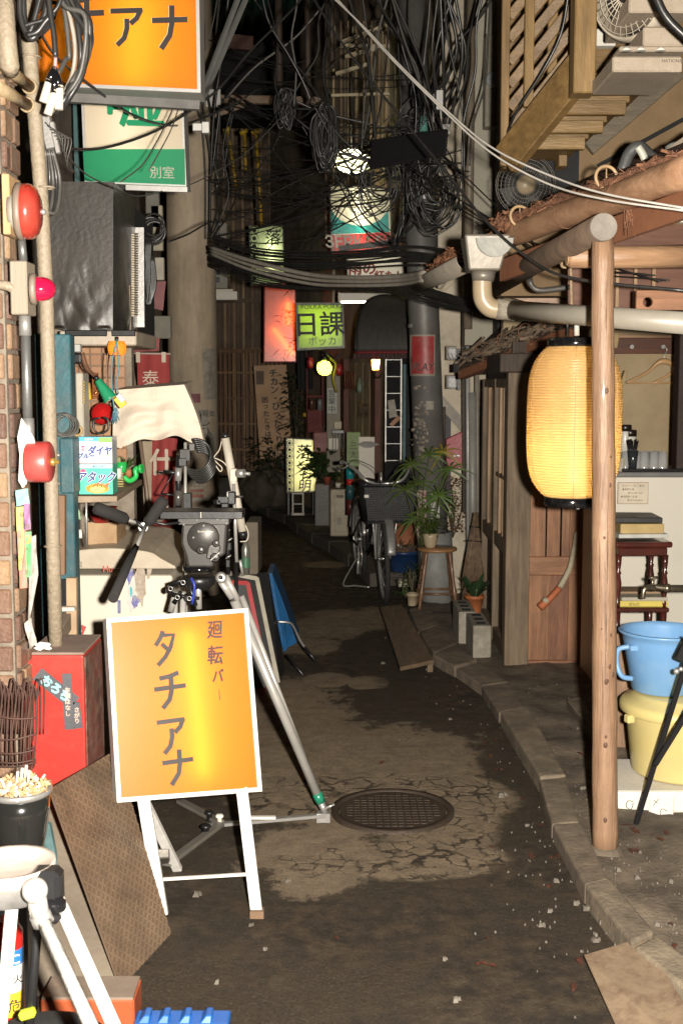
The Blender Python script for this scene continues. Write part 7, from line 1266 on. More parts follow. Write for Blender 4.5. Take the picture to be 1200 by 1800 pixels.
# moon shaped shade above
ml=thing('moon_lamp','big pale lit bowl shade hanging above the beer sign, crossed by black cables','lamp',P(617,285,10.5));mc=P(617,278,10.5)
mr=[(.002,.085),(.04,.075),(.10,.045),(.20,.002),(.225,-.02),(.205,-.035),(.15,-.075),(.08,-.11),(.03,-.125),(.001,-.13)]
q=MB();q.lathe([(r_,z_)for r_,z_ in mr],mc,rotM((.10,-.25,1)),40,cap=False);q.build('shade',acrylic('milk_glass',(.72,.74,.60),tr=.6,tc_=(.92,.96,.78)),ml);q=MB();q.ball(mc+V((.02,0,-.03)),.04);q.build('bulb',lit('moon_bulb',(1,.90,.62),150),ml);q=MB();q.tube([mc+V((0,0,.09)),mc+V((0,0,1.4))],.008,6);q.build('cord',M_blackp,ml)
# warning board, lit floor sign
wbd=thing('warning_board','pale wooden notice board warning in Japanese, standing before the lattice gate','notice board',P(480,795,14.8));WYb=14.8
q=MB();q.prism(list(reversed([P(446,643,WYb),P(503,641,WYb),P(514,806,WYb),P(457,806,WYb)])),(0,.03,0));q.build('board',mat('notice_wood',(.72,.47,.29),(.60,.38,.23),s=4,rough=.8,dirt=.3,dcol=(.22,.12,.07),ds=5),wbd)
dv_=V((.07,0,-1)).normalized();u_=-dv_;r__=u_.cross(Y_)*-1;r__=V((1,0,.07)).normalized()
for i,ch in enumerate('チカン・ひったくりに注意'):text(ch,.105 if ch!='・' else .1,P(480+i*1.35,656+i*14.6,WYb-.004),M_ink,wbd,r__,u_,bold=.003)
for i,ch in enumerate('困ったときは一一〇'):text(ch,.082,P(465.5+i*1.2,703+i*12.0,WYb-.004),M_ink,wbd,r__,u_,bold=.002)
decal(450,652,464,676,mat('label_scrap',(.16,.10,.06)),'scrap',WYb-.002,par=wbd)
s10,nr,rt,up,_=lb('floor_lamp_sign','glowing cream lightbox on legs with black kanji and a row of black hexagons',[(502,769),(556,772),(557,865),(503,867)],12.7,acrylic('glow_cream',(.60,.58,.22),tr=.55,tc_=(.95,.92,.42)),[(.62,.1,.62,.9,.022,.5)],wl(8.5),dpt=.16)
hexes(s10,509,779,8,11.5,12.68,.032);q=MB();q.add([P(515,771,12.685),P(516.5,771,12.685),P(517,866,12.685),P(515.5,866,12.685)],[(3,2,1,0)]);q.build('line',M_ink,s10)
for ch,x,y,s_ in(('落',534,794,.165),('と',529,817,.10),('石',538,833,.13),('明',536,854,.14)):text(ch,s_,P(x,y,12.67),M_ink,s10,bold=.0018,shear=.12)
pbox(s10,'leg',505,867,509,906,12.75,.03,M_frd);pbox(s10,'leg',549,866,553,906,12.75,.03,M_frd)
wcx=thing('small_white_frame','small white open frame crate standing under the glowing floor sign','crate',P(525,905,12.9))
for(x0,y0,x1,y1)in((513,868,516,905),(531,868,534,905),(513,866,534,869),(513,885,534,887),(512,902,535,906)):pbox(wcx,'rail',x0,y0,x1,y1,12.9,.04,M_white)
# rocks and shrubs at the foot of the gate
M_rock=mat('garden_rock',(.11,.09,.065),(.05,.04,.03),s=6,rough=.9,bump=.5)
rk=[(455,862,.19),(482,868,.20),(497,856,.18),(440,852,.16),(468,845,.17)]
for i,(x,y,r_)in enumerate(rk):
    q=MB();c=P(x,y,14.2+.12*i);q.ball(c,r_,22,(1,.8,1.1),16);q.v=[v+(v-c).normalized()*r_*(.4*mnoise.noise(v*4)+.3*mnoise.noise(v*11))for v in q.v]
    solo(q,'rock',M_rock,['largest garden rock at the end of the alley, left of the glowing floor sign','rounded rock touching the left leg of the glowing floor sign','smaller rock behind, just left of the glowing floor sign','leftmost low rock at the foot of the lattice gate','rock in the back row under the shrub'][i],'rock','garden rocks at the alley end')
def shrub(name,lab,cx,cy,Y,rx,rz,n,lm,ls=(.05,.10),lw=.022,stems=5,up=.6,pot=None,cat='plant'):
    s_=thing(name,lab,cat,P(cx,cy,Y));base=P(cx,cy,Y)
    for k in range(stems):
        a_=ru(0,6.28);tip=base+V((rx*.7*math.cos(a_)*rnd(),rx*.6*math.sin(a_)*rnd(),rz*ru(.7,1.4)));q=MB();q.tube(spline([base,base.lerp(tip,.5)+V((ru(-.02,.02),0,0)),tip],4),[.005-.0003*i for i in range(9)],5);q.build('stem',mat('stem',(.09,.08,.04),(.05,.04,.02)),s_)
    b_=MB()
    for i in range(n):
        a_=ru(0,6.28);rr=math.sqrt(rnd());p=base+V((rx*rr*math.cos(a_),rx*.8*rr*math.sin(a_),rz*ru(.15,1.45)));d=V((math.cos(a_)*.8,math.sin(a_)*.8,ru(-.3,up+.4)));b_.leaf(p,d,ru(*ls),lw*ru(.7,1.3),.3,k=3)
    tag(b_.build('foliage',lm,s_),kind='stuff');return s_
shrub('shrub','dark green shrub over the rocks in front of the lattice gate',485,845,14.4,.35,.35,260,mat('dark_shrub_leaf',(.05,.075,.03),(.025,.04,.015)),(.06,.14),.035)  # dark green leaf colour
shrub('potted_bush','tall sparse potted bush between warning board and red shelf',520,775,13.4,.16,.50,200,mat('dark_shrub_leaf',()),(.05,.12),.03)
shrub('pot_plant','leafy dark pot plant in front of the right edge of the glowing floor sign',567,845,11.6,.16,.20,150,mat('gloss_leaf',(.04,.07,.022),(.02,.04,.012),rough=.4),(.08,.15),.06)
# ---- facade clutter (from left to right)
M_mar=mat('maroon',(.16,.02,.02),(.09,.012,.012),rough=.7)
dc=thing('dark_coats','dark clothes hanging beside the lime globe above the red shelf','clothes',P(532,640,12.4));q=MB();q.grid(lambda u,v:P(522+26*u+2*v,612+72*v,12.4+.05*math.sin(u*20)),16,4);q.build('cloth',mat('black_cloth',(.02,.022,.025),rough=.9),dc)
rs=thing('red_shelf','dark maroon shelf stand of bottles and oddments below the lime square sign','shelf',P(552,770,12.2))
for(x0,y0,x1,y1)in((538,620,541,770),(565,620,569,770),(538,720,568,760),(540,695,566,699)):pbox(rs,'board',x0,y0,x1,y1,12.2,.08,M_mar)
for(x,y,r_,c_,lab)in((562,712,.025,(.20,.20,.20),'dull silver canister on the maroon shelf'),(548,712,.022,(.12,.05,.03),'small brown bottle on the maroon shelf')):
    q=MB();q.lathe([(r_,0),(r_,.10),(r_*.7,.12)],P(x,y+10,12.15),n=14);solo(q,'bottle',mat('bt_%d'%x,c_,rough=.3),lab,'bottle')
yf=thing('yellow_flower','small yellow flower in the shelf bush','flower',P(536,729,12.5));q=MB();q.ball(P(536,729,12.5),.03,8,(1,1,.8),6);q.build('bloom',mat('petal',(.45,.30,.03)),yf)
psn=thing('pink_plaque','small dusty pink plaque with rounded corners hanging beside the floor sign','sign',P(567,778,11.6));pbox(psn,'plaque',550,759,582,796,11.6,.03,mat('dusty_rose',(.30,.13,.11),(.22,.09,.08),rough=.6),bev=.02);text('いらっしゃい',.03,P(566,770,11.59),M_inkb,psn);q=MB();q.tube([P(562,745,11.6),P(566,758,11.6),P(570,745,11.6)],.003,4);q.build('string',M_rope,psn)
pcx=thing('white_slip','narrow white paper slip with brushed characters below the lime globe','paper sign',P(583,705,11.4));pbox(pcx,'paper',575,682,592,727,11.4,.004,mat('slip_white',(.50,.50,.48),rough=.8),bev=0);text('営業中',.075,P(583,705,11.395),M_ink,pcx,vert=True,gap=1.0)
pl1=thing('leaning_sheet','pale vertical panel behind the white paper slip','panel board',P(585,750,11.5));pbox(pl1,'board',574,655,598,830,11.48,.02,mat('pale_panel',(.28,.25,.20),(.2,.17,.13),dirt=.4))
fl2=thing('floor_lantern','small white lidded lantern with black bars on a black rack','lantern',P(590,790,11.2))
pbox(fl2,'shade',587,741,600,754,11.2,.08,mat('lamp_white',(.55,.48,.36)));pbox(fl2,'rack',583,756,604,762,11.18,.1,M_blackp)
for x in(584,589,594,599,603):pbox(fl2,'bar',x,760,x+1.4,790,11.18,.01,M_blackp)
pbox(fl2,'white_box',577,770,596,790,11.22,.08,M_white)
gs1=thing('green_board','narrow dim green lit signboard beside the ribbed white panel','sign',P(620,800,10.5));pbox(gs1,'board',609,760,633,820,10.5,.06,mat('sage_glow',(.20,.26,.11),(.13,.18,.07),s=5,emit=.10));q=MB();q.torus(P(621,792,10.49),.055,.004,Matrix(((.75,0,0),(0,0,1),(0,1.9,0))),30,4);q.build('oval',mat('pale_line',(.4,.45,.3)),gs1);text('三太',.075,P(621,791,10.49),M_ink,gs1,vert=True)
rp2=thing('ribbed_sheet','white ribbed vertical panel leaning at the shop front behind the bicycle','panel board',P(646,850,10.4));pbox(rp2,'sheet',630,768,658,850,10.42,.02,M_white)
for i in range(10):pbox(rp2,'rib',631+i*2.8,768,632.3+i*2.8,850,10.40,.02,M_foam,bev=0)
ov=thing('diamond_plate','grey diamond shaped plaque hanging across the ribbed panel','plaque',P(645,780,10.3));q=MB();q.prism(list(reversed([P(x,y,10.3)for x,y in((627,781),(640,776),(652,776),(667,781),(652,787),(640,787))])),(0,.02,0));q.build('plate',mat('plaque_grey',(.16,.15,.14),rough=.5),ov)
bn=thing('stacked_tins','turquoise, white and red bottle standing under the green board','bottle',P(616,850,10.3))
for(y0,y1,c_)in((822,842,(.02,.30,.34)),(842,852,(.50,.02,.02)),(852,878,(.03,.09,.10)),(878,905,(.10,.02,.02))):q=MB();q.lathe([(.035,0),(.035,P(615,y0,10.3).z-P(615,y1,10.3).z)],P(615,y1,10.3),n=16);q.build('section',mat('tin%d'%y0,c_,rough=.35),bn)
# wrought lamp by the door, awning, door
sl=thing('door_lantern','small amber wall lamp with a red cap glowing at the edge of the black awning','lamp',P(659,640,10.0));q=MB();q.lathe([(.055,0),(.028,.030),(.012,.035),(.006,.05)],P(660,630,10.0),n=18);q.build('cap',acrylic('red_cap',(.55,.02,.03),tr=.5,tc_=(.9,.03,.05)),sl)
q=MB();q.lathe([(.026,-.085),(.034,0),(.0001,.001)],P(660,632,10.0),n=8,cap=False);q.build('glass',acrylic('amber_glass',(.6,.28,.08),tr=.6,tc_=(1,.6,.2)),sl);q=MB();q.ball(P(660,640,10.0),.016,12,(1,1,1.5));q.build('bulb',lit('amber_bulb',(1,.62,.24),480),sl);q=MB();q.tube(spline([P(660,650,10.0),P(658,660,10.02),P(666,664,10.1),P(672,655,10.2)],5),.007,6);q.build('bracket',M_blackp,sl)
aw2=thing('dome_awning','black quarter dome awning with a thin red hem over the lattice door','awning',P(675,600,9.6));AC=P(718,622,9.85);q=MB();
def dome(u,v):    # u: left 0 - right 1, v: bottom 0 - top 1
    th=math.pi/2*v;wdt=(.455)*(1-.0*u);out=math.cos(th)*.62;zz=AC.z+.47*math.sin(th);fl_=.43*math.sqrt(max(0,1-(v**2.2)*.9))if u<.5 else .43
    x=AC.x-(.44*(1-u))*(1-.62*v**2.6*(1));return V((x,AC.y-out*.9*(1-.25*(1-u)),zz))
q.grid(dome,14,16);q.build('cover',mat('awning_black',(.055,.048,.044),(.035,.031,.028),s=10,rough=.55,bump=.2,st=(4,4,.5)),aw2,solid=.004)
q=MB();q.tube([dome(i/14,0)for i in range(15)],.012,6);q.build('hem',mat('red_hem',(.20,.015,.02),rough=.6),aw2);q=MB();q.tube([dome(0,i/16)for i in range(17)],.010,6);q.build('rib',M_blackp,aw2)
q=MB();
for i in range(15):p=dome(i/14,0);q.box(p+V((0,-.005,-.03)),(.028,.006,.04))
tag(q.build('frill',mat('frill_dark',(.05,.02,.02),rough=.8),aw2),kind='stuff')
dr2=thing('lattice_door','dark glass door crossed by a white metal lattice with a teal edge under the awning','door',P(700,800,9.5));pbox(dr2,'glass',676,628,712,860,9.6,.02,mat('dark_pane',(.008,.008,.01),rough=.6,bump=0,spec=.1));pbox(dr2,'teal_edge',708,640,716,830,9.55,.05,M_teal);pbox(dr2,'painted_shadow_strip',714,620,724,860,9.5,.06,M_black)  # black strip at the right of the door paints in the shade there
for x in(677,704):pbox(dr2,'lattice_bar',x,631,x+1.2,812,9.5,.012,M_alu,bev=0)
for i in range(7):pbox(dr2,'lattice_bar',678,632+i*29.5,706,632.9+i*29.5,9.49,.012,M_alu,bev=0)
q=MB();q.prism(list(reversed([P(x,y,9.46)for x,y in((681,704),(693,702),(698,732),(684,735))])),(0,.004,0));q.build('paper_tag',M_stk,dr2);q=MB();q.prism(list(reversed([P(x,y,9.45)for x,y in((684,746),(699,730),(704,736),(689,750))])),(0,.004,0));q.build('paper_tag',mat('tag_tan',(.36,.17,.08)),dr2)
# oddments on the cladding: dried bunch, funnel, fork
ob2=thing('hanging_oddments','dried bunch, rusty rake head and funnel hanging on the pine cladding','ornament',P(630,700,10.7))
q=MB()
for i in range(40):q.tube([P(638+ru(-8,8),722+ru(-10,10),10.6),P(638+ru(-10,10),722+ru(-14,14),10.6)],.003,3)
tag(q.build('dried_bunch',mat('dried',(.09,.065,.045)),ob2),kind='stuff');q=MB();q.lathe([(.012,.10),(.03,0),(.022,-.03)],P(632,685,10.6),n=14);q.build('funnel',mat('verdigris',(.12,.16,.13),rough=.5),ob2)
for i in range(5):q=MB();q.tube([P(606+i*4,652,10.9),P(607+i*4,684,10.9)],.006,5);q.build('rake_tine',mat('rake_red',(.16,.05,.03)),ob2)
# AC units on the far kerb
for(x0,y0,x1,y1,Yx,nm,m,lab)in((553,850,579,925,11.6,'a',mat('unit_dim',(.20,.19,.17),(.13,.12,.11),rough=.6,dirt=.4),'grey perforated air conditioner casing on the far kerb, left of the cream one'),(580,860,612,943,11.1,'b',mat('unit_cream',(.42,.36,.25),(.32,.27,.19),rough=.5,dirt=.4,ds=5),'cream air conditioner casing on the far kerb behind the bicycle')):
    un=thing('aircon_casing',lab,'air conditioner',P((x0+x1)/2,y1,Yx));pbox(un,'case',x0,y0,x1,y1,Yx,.3,m,.01)
    if nm=='a':
        for i in range(9):
            for j in range(4):pbox(un,'hole',x0+3+j*5.5,y0+6+i*7,x0+5.5+j*5.5,y0+9+i*7,Yx-.004,.006,M_blackp,0)
    else:pbox(un,'panel',x0+8,y0+6,x1-2,y1-8,Yx-.012,.012,m);pbox(un,'label',x0+12,y0+50,x1-12,y0+62,Yx-.016,.006,M_stk,0);pbox(un,'plate',x0+11,y0+10,x1-8,y0+15,Yx-.016,.006,M_inkb,0)
pt6=thing('small_pot_plant','small red pot and white pot with a seedling standing on the aircon casings','plant pot',P(580,850,11.2));q=MB();q.lathe([(.025,0),(.035,.07),(.037,.075)],P(575,852,11.3),n=16);q.build('red_pot',mat('red_pot',(.30,.07,.04)),pt6);q=MB();q.lathe([(.022,0),(.028,.045)],P(594,857,11.1),n=14);q.build('white_pot',M_white,pt6)
for i in range(8):q=MB();a_=ru(0,6.28);q.leaf(P(593,845,11.1),(math.cos(a_),math.sin(a_),.5),.06,.035,.3);q.build('leaf',M_gleaf,pt6)
# meters, red mailbox, drains on the grey wall
for i,(y,lab)in enumerate(((621,'upper glass electricity meter on the grey wall above the red mailbox'),(672,'lower glass electricity meter on the grey wall above the red mailbox'))):
    em=thing('electric_meter',lab,'meter',P(795,y,8.3),'glass meters on the grey wall');pbox(em,'back',783,y-13,801,y+12,8.42,.1,mat('meter_brown',(.16,.11,.07),rough=.5));pbox(em,'glass',786,y-11,803,y+11,8.32,.10,mat('meter_glass',(.75,.75,.74),(.35,.35,.35),s=60,rough=.15,metal=.0,bump=0),.012);pbox(em,'side',803,y-8,808,y+14,8.38,.08,M_blackp)
mbx=thing('red_mailbox','faded red sloping topped mailbox on the wall behind the palm','mailbox',P(800,790,8.6));q=MB();Ym=8.25;q.hexa([P(784,826,Ym),P(816,820,Ym),P(816,820,Ym+.2),P(784,826,Ym+.2),P(783,772,Ym),P(816,756,Ym),P(816,756,Ym+.2),P(783,772,Ym+.2)]);q.build('box',mat('mail_red',(.36,.035,.05),(.28,.025,.04),rough=.45,dirt=.3),mbx,bev=.006);pbox(mbx,'slot',796,799,808,803,Ym-.006,.01,M_alu)
for i,(x,r_,m,y0,y1,lab)in enumerate(((829,.034,mat('drain_grey',(.32,.31,.28),(.20,.19,.17),rough=.4,dirt=.5),690,1060,'stained grey drainpipe just left of the wooden hut'),(821,.016,M_alu,548,1020,'thin aluminium conduit left of the stained drainpipe'),(837,.016,M_gut,548,1060,'thin dark conduit between the drainpipe and the hut'),(813,.012,M_concd,548,900,'slim dark conduit nearest the meters'))):
    a,b_=P(x,y0,8.2),P(x+2,y1,8.2);q=MB();q.tube([a,(a+b_)/2,b_],r_,12);solo(q,'drainpipe',m,lab,'pipe')
dgb=thing('diagonal_board','slanting grey board edge with dark sheeting behind the grey pole','board',P(785,730,8.8));q=MB();q.bar(P(765,695,8.48),P(815,750,8.48),.03,.07);q.build('board',M_gut,dgb);q=MB();q.prism(list(reversed([P(772,712,8.5),P(792,735,8.5),P(792,890,8.5),P(772,890,8.5)])),(0,.03,0));q.build('sheeting',mat('dark_sheet',(.03,.03,.035),(.06,.06,.065),s=40),dgb);pbox(dgb,'brown_upright',774,715,781,950,8.46,.03,M_dkwood)
# ---- plants, pots and stool by the grey pole
M_terra=mat('terracotta',(.34,.12,.055),(.24,.085,.04),s=9,rough=.8,dirt=.3,dcol=(.2,.12,.08));M_palm=mat('palm_leaf',(.10,.155,.03),(.05,.09,.018),s=20,rough=.4,bump=.1,rv=.35);M_palmy=mat('palm_yellow',(.30,.24,.04),(.16,.13,.02),rough=.5)
def potmesh(par,cx,cy,Y,r0,r1,h,m,nm='pot',rim=.006):q=MB();c=P(cx,cy,Y);q.lathe([(r0,0),(r1,h-.02),(r1+rim,h-.02),(r1+rim,h),(r1-.004,h),(r1-.01,h-.015),(.001,h-.02)],c,n=28,cap=False);q.build(nm,m,par);return c
pt3=thing('large_terracotta_pot','tall terracotta pot with a cut brown stump behind the bicycle basket','plant pot',P(709,955,8.75));c=potmesh(pt3,709,955,8.75,.075,.092,.22,M_terra);q=MB();q.bar(P(701,900,8.7),P(722,872,8.6),.10,.05,Y_);q.build('stump',mat('stump',(.38,.20,.07),rough=.6),pt3,bev=.006)
pm=thing('lady_palm','lady palm with fans of narrow green leaves in front of the grey pole','potted palm',P(742,960,8.1));random.seed(21)
for(bx0,bx1,by)in((740,722,818),(744,755,800),(748,778,796),(742,735,850),(746,790,826),(738,712,862),(748,762,880),(744,748,900),(750,772,872),(742,728,915)):
    base=P(bx0,962,8.1);tip=P(bx1,by,7.95+ru(-.15,.2));q=MB();q.tube(spline([base,base.lerp(tip,.5)+V((ru(-.03,.03),0,.03)),tip],5),[.006-.0003*i for i in range(11)],6);st_=q.build('stem',mat('green_stem',(.10,.12,.04),(.07,.07,.03)),pm)
    q=MB();nL=9;tilt=ru(-.4,.4)
    for k in range(nL):
        a_=R(-30+240*k/(nL-1))+tilt;d=V((math.cos(a_),-.45+ru(-.2,.2),math.sin(a_)*.9));q.leaf(tip,d,ru(.11,.19),.0135,.45,side=d.cross(Y_),k=4)
    q.build('frond',M_palmy if by in(796,)else M_palm,pm)
stl=thing('wooden_stool','round wooden bar stool carrying a small pot, standing before the grey pole','stool',G(770,1080));SYt=7.85;zs=P(768,968,SYt).z;sxc=P(770,968,SYt).x;M_stw=mat('stool_wood',(.22,.115,.06),(.11,.055,.03),s=6,rough=.4,coat=.3);q=MB();q.lathe([(.115,-.014),(.132,-.010),(.135,.0),(.128,.010),(.0001,.012)],(sxc,SYt+.1,zs),n=36);q.build('seat',mat('stool_seat',(.36,.19,.08),(.26,.13,.055),s=5,rough=.4,coat=.3,st=(1,6,1)),stl)
lg_=[]
for ax,ay in((-1,-1),(1,-1),(1,1),(-1,1)):
    t_=V((sxc+ax*.075,SYt+.1+ay*.075,zs-.01));f_=V((sxc+ax*.125,SYt+.1+ay*.11,.05));q=MB();n=16;q.tube([t_.lerp(f_,i/n)for i in range(n+1)],[.011,.012,.013,.012,.010,.013,.014,.013,.012,.013,.014,.018,.018,.012,.011,.010,.009],10);q.build('leg',M_stw,stl);lg_.append((t_,f_))
for i in range(4):a,b_=lg_[i][0].lerp(lg_[i][1],.72),lg_[(i+1)%4][0].lerp(lg_[(i+1)%4][1],.72);q=MB();q.tube([a,b_],.008,8);q.build('rung',M_stw,stl)
sp3=thing('stool_pot','cream pot of trailing green leaves standing on the wooden stool','potted plant',P(756,966,SYt));M_crp=mat('cream_pot',(.44,.36,.24),(.36,.29,.19),rough=.4,dirt=.3);c=P(756,966,SYt+.08);c.z=zs+.012;q=MB();q.lathe([(.030,0),(.042,.02),(.050,.07),(.053,.095),(.048,.095),(.001,.085)],c,n=26,cap=False);q.build('pot',M_crp,sp3);b_=MB();random.seed(8)
for i in range(150):a_=ru(0,6.28);rr=ru(0,.09);b_.leaf(c+V((rr*math.cos(a_),rr*math.sin(a_),.09+ru(0,.11))),(math.cos(a_),math.sin(a_),ru(-.4,.9)),ru(.03,.055),.018,.5,k=3)
tag(b_.build('foliage',M_palm,sp3),kind='stuff')
bp2=thing('blue_planter','dark blue plastic planter with withered stems behind the stool','planter',P(709,1000,8.55));potmesh(bp2,709,1003,8.55,.09,.125,.15,mat('navy_plastic',(.015,.04,.12),(.012,.03,.09),rough=.3,coat=.2));b_=MB()
for i in range(50):b_.tube([P(709,970,8.55)+V((ru(-.1,.1),ru(-.1,.1),-.01)),P(709,960,8.55)+V((ru(-.16,.16),ru(-.1,.1),ru(-.02,.05)))],.0022,3)
tag(b_.build('withered_stems',mat('withered',(.20,.13,.07)),bp2),kind='stuff')
shrub('cup_plant','small weedy plant in a white ribbed cup left of the stool',724,1040,7.95,.07,.14,120,M_gleaf,(.02,.04),.010,9);cpx=thing('white_cup','white ribbed cup pot on the ground beside the stool leg','plant pot',P(724,1063,7.95));potmesh(cpx,724,1064,7.95,.028,.036,.085,M_crp)
shrub('weeds','weeds sprouting behind the front wheel of the bicycle',712,1050,8.2,.08,.12,90,M_gleaf,(.02,.05),.010,8)
cv=thing('clivia','clivia with broad dark strap leaves in an orange pot beside the hut','potted plant',P(832,1078,7.3));c=potmesh(cv,833,1078,7.3,.040,.055,.115,mat('orange_pot',(.40,.13,.045),(.34,.11,.04),rough=.5));random.seed(31)
for i in range(22):
    a_=ru(0,6.28);q=MB();q.leaf(c+V((.02*math.cos(a_),.02*math.sin(a_),.10)),(math.cos(a_)*.8,math.sin(a_)*.6,ru(.9,2.2)),ru(.15,.27),.030,ru(.25,.7),k=6);q.build('leaf',mat('clivia_leaf',(.035,.07,.03),(.02,.045,.018),s=10,rough=.3,coat=.2,rv=.2),cv)
q=MB()
for i in range(12):q.tube([c+V((ru(-.025,.025),ru(-.02,.02),.09)),c+V((ru(-.03,.03),-.01,.15))],.004,5)
tag(q.build('pale_stems',mat('pale_stems',(.45,.42,.25)),cv),kind='stuff')
rbh=shrub('dry_bush','rust brown dried bush hanging between the palm and the drainpipe',795,945,8.4,.14,.30,950,mat('dry_leaf',(.20,.08,.04),(.09,.035,.02),s=30,rough=.9),(.012,.03),.012,8)
brm=thing('besom_broom','straw besom broom standing upside down against the hut wall','broom',P(830,1060,7.45));q=MB();random.seed(6)
for i in range(240):t=ru(0,1);a_=P(836+ru(-4,4),905+ru(-5,20),7.55);q.tube([a_,P(812+40*t+ru(-2,2),ru(1010,1065),7.5+ru(-.06,.06))],.0022,3)
tag(q.build('twigs',mat('broom_twig',(.24,.16,.10),(.12,.08,.05),s=30),brm),kind='stuff');
for y in(925,950):q=MB();q.tube([P(836-(y-900)*.35,y,7.48),P(836+(y-900)*.22,y+2,7.48)],.004,5);q.build('binding',M_blackp,brm)
wst=thing('white_notice_strip','white and red bills wrapped low on the grey pole behind the palm','notice',P(745,900,8.15));pbox(wst,'sheet',733,862,748,945,8.14,.003,mat('bill_white',(.42,.36,.33),(.25,.08,.07),s=12),0);pbox(wst,'sheet',757,865,772,915,8.13,.003,mat('bill_grey',(.42,.41,.38),(.22,.22,.2),s=30),0)
sbn=thing('rubble','small pale box and odds under the blue planter beside the wheel','rubble',P(700,945,8.9));pbox(sbn,'pale_box',686,938,707,966,8.9,.1,M_white);pbox(sbn,'slat',700,1018,718,1032,8.3,.03,M_capw,rot=.5)
# ================================================================ bicycle
bk=thing('bicycle','black city bicycle with a mesh front basket, parked facing the camera','bicycle',G(672,1062));fw,rw=G(669,1062),V((.125,9.42,0));hd=(fw-rw).normalized();sd=hd.cross(Z_).normalized();WR=.325
M_tyre=mat('tyre',(.035,.033,.031),(.022,.021,.020),s=40,rough=.85,bump=.4);M_bf=mat('bike_black',(.018,.018,.019),rough=.2,bump=0,coat=.6)
tl_=V((.10,0,1)).normalized()      # the bicycle rests on its stand, leaning a little
def bkp(f,s_,z):return rw+hd*f+sd*s_+V((.04*z,0,z))
wb_=(fw-rw).length
def wheel(f,steer=0):
    c=bkp(f,0,WR);ax=(sd*math.cos(steer)+hd*math.sin(steer));fw_=(hd*math.cos(steer)-sd*math.sin(steer));ax=(ax+V((0,0,-.04))).normalized();M_=Matrix((fw_,ax.cross(fw_)*-1,ax)).transposed();w_=thing('wheel',None,None,c);w_.parent=None
    q=MB();q.torus(c,WR-.018,.018,M_,60,10);ty_=q.build('wheel',M_tyre,bk);bpy.data.objects.remove(w_)
    q=MB();q.torus(c,WR-.042,.009,M_,60,6);q.build('rim',M_chrome,ty_);q=MB()
    for k in range(32):a_=2*math.pi*k/32;o=.022*(1 if k%2 else-1);q.tube([c+M_@V((.016*math.cos(a_+.5),.016*math.sin(a_+.5),o)),c+M_@V(((WR-.045)*math.cos(a_),(WR-.045)*math.sin(a_),0))],.0012,4)
    tag(q.build('spokes',M_chrome,ty_),kind='stuff');q=MB();q.lathe([(.016,-.03),(.010,-.025),(.010,.025),(.016,.03)],c,M_,14);q.build('hub',M_chrome,ty_)
    q=MB();n=30;pts=[]
    for k in range(n+1):
        a_=R(12+158*k/n);dd=hd*math.cos(a_)+Z_*math.sin(a_)+V((.04*math.sin(a_),0,0))
        for o in(-.030,-.016,.016,.030):pts.append(c+dd*(WR+.020-abs(o)*.3)+sd*o)
    q.add(pts,[(4*k+e,4*k+e+1,4*k+e+5,4*k+e+4)for k in range(n)for e in range(3)],True)
    q.build('mudguard',M_steel,bk,solid=.002);return c,M_
cf,Mf_=wheel(wb_,-.07);cr_,Mr_=wheel(0)
tube=lambda nm,pts,r_,m=M_bf,n=10:tb(bk,nm,pts,r_,m,n)
bbk=bkp(.46,0,.27);seat=bkp(.28,0,.74);hdt=bkp(wb_-.20,0,.82);hdb=bkp(wb_-.14,0,.66)
for s_ in(-.05,.05):tube('fork_blade',spline([hdb+sd*s_*.6,hdb.lerp(cf,.6)+sd*s_,cf+sd*s_],5),[.013-.0004*i for i in range(11)],M_steel)
tube('fork_crown',[hdb-sd*.05,hdb+sd*.05],.014,M_steel);tube('head_tube',[hdb,hdt],.018);tube('down_tube',[hdb+Z_*.03,bbk],.016);tube('top_tube',spline([hdt-Z_*.05,hdt.lerp(bbk,.5)+V((0,.12,-.02)),bbk+hd*-.1+Z_*.18],5),.012);tube('seat_tube',[bbk,seat],.015)
for s_ in(-.06,.06):tube('chain_stay',[bbk,cr_+sd*s_],.009);tube('seat_stay',[seat-Z_*.12,cr_+sd*s_],.008)
q=MB();q.ball(seat+Z_*.05-hd*.04,.10,16,(1,1.2,.42));q.build('saddle',M_blackp,bk);q=MB();q.torus(bbk+sd*.06,.085,.006,Mr_,30,6);q.build('chain_ring',M_chrome,bk)
hst=hdt+Z_*.10;tube('stem',[hdt,hst],.011,M_chrome);hb0=hst+hd*.04
def bw(x,f,z):return hb0+sd*x+hd*f+Z_*z
tube('handlebar',spline([bw(.27,-.26,.06),bw(.255,-.12,.07),bw(.19,.03,.02),bw(.12,.09,-.05),bw(0,.07,-.07),bw(-.12,.09,-.05),bw(-.19,.03,.02),bw(-.255,-.12,.07),bw(-.27,-.26,.06)],6),.011,M_chrome)
for s_ in(-1,1):tube('grip',[bw(.268*s_,-.15,.068),bw(.272*s_,-.27,.058)],.016,M_blackp,12);tube('brake_lever',spline([bw(.24*s_,-.03,.055),bw(.27*s_,-.06,.03),bw(.30*s_,-.16,.03)],4),.006,M_chrome,6);tube('brake_cable',spline([bw(.245*s_,-.02,.06),bw(.20*s_,.10,.10),bw(.06*s_,.16,.02),bw(.02*s_,.08,-.15)],5),.003,M_blackp,6)
q=MB();q.lathe([(.032,0),(.030,.012),(.018,.024),(.001,.028)],bw(-.20,.0,.05),rotM((.2,-.5,1)),20,cap=False);q.build('bell',M_chrome,bk);q=MB();q.ball(bw(-.29,-.10,.05),.030,14);q.build('gear_shifter',M_blackp,bk)
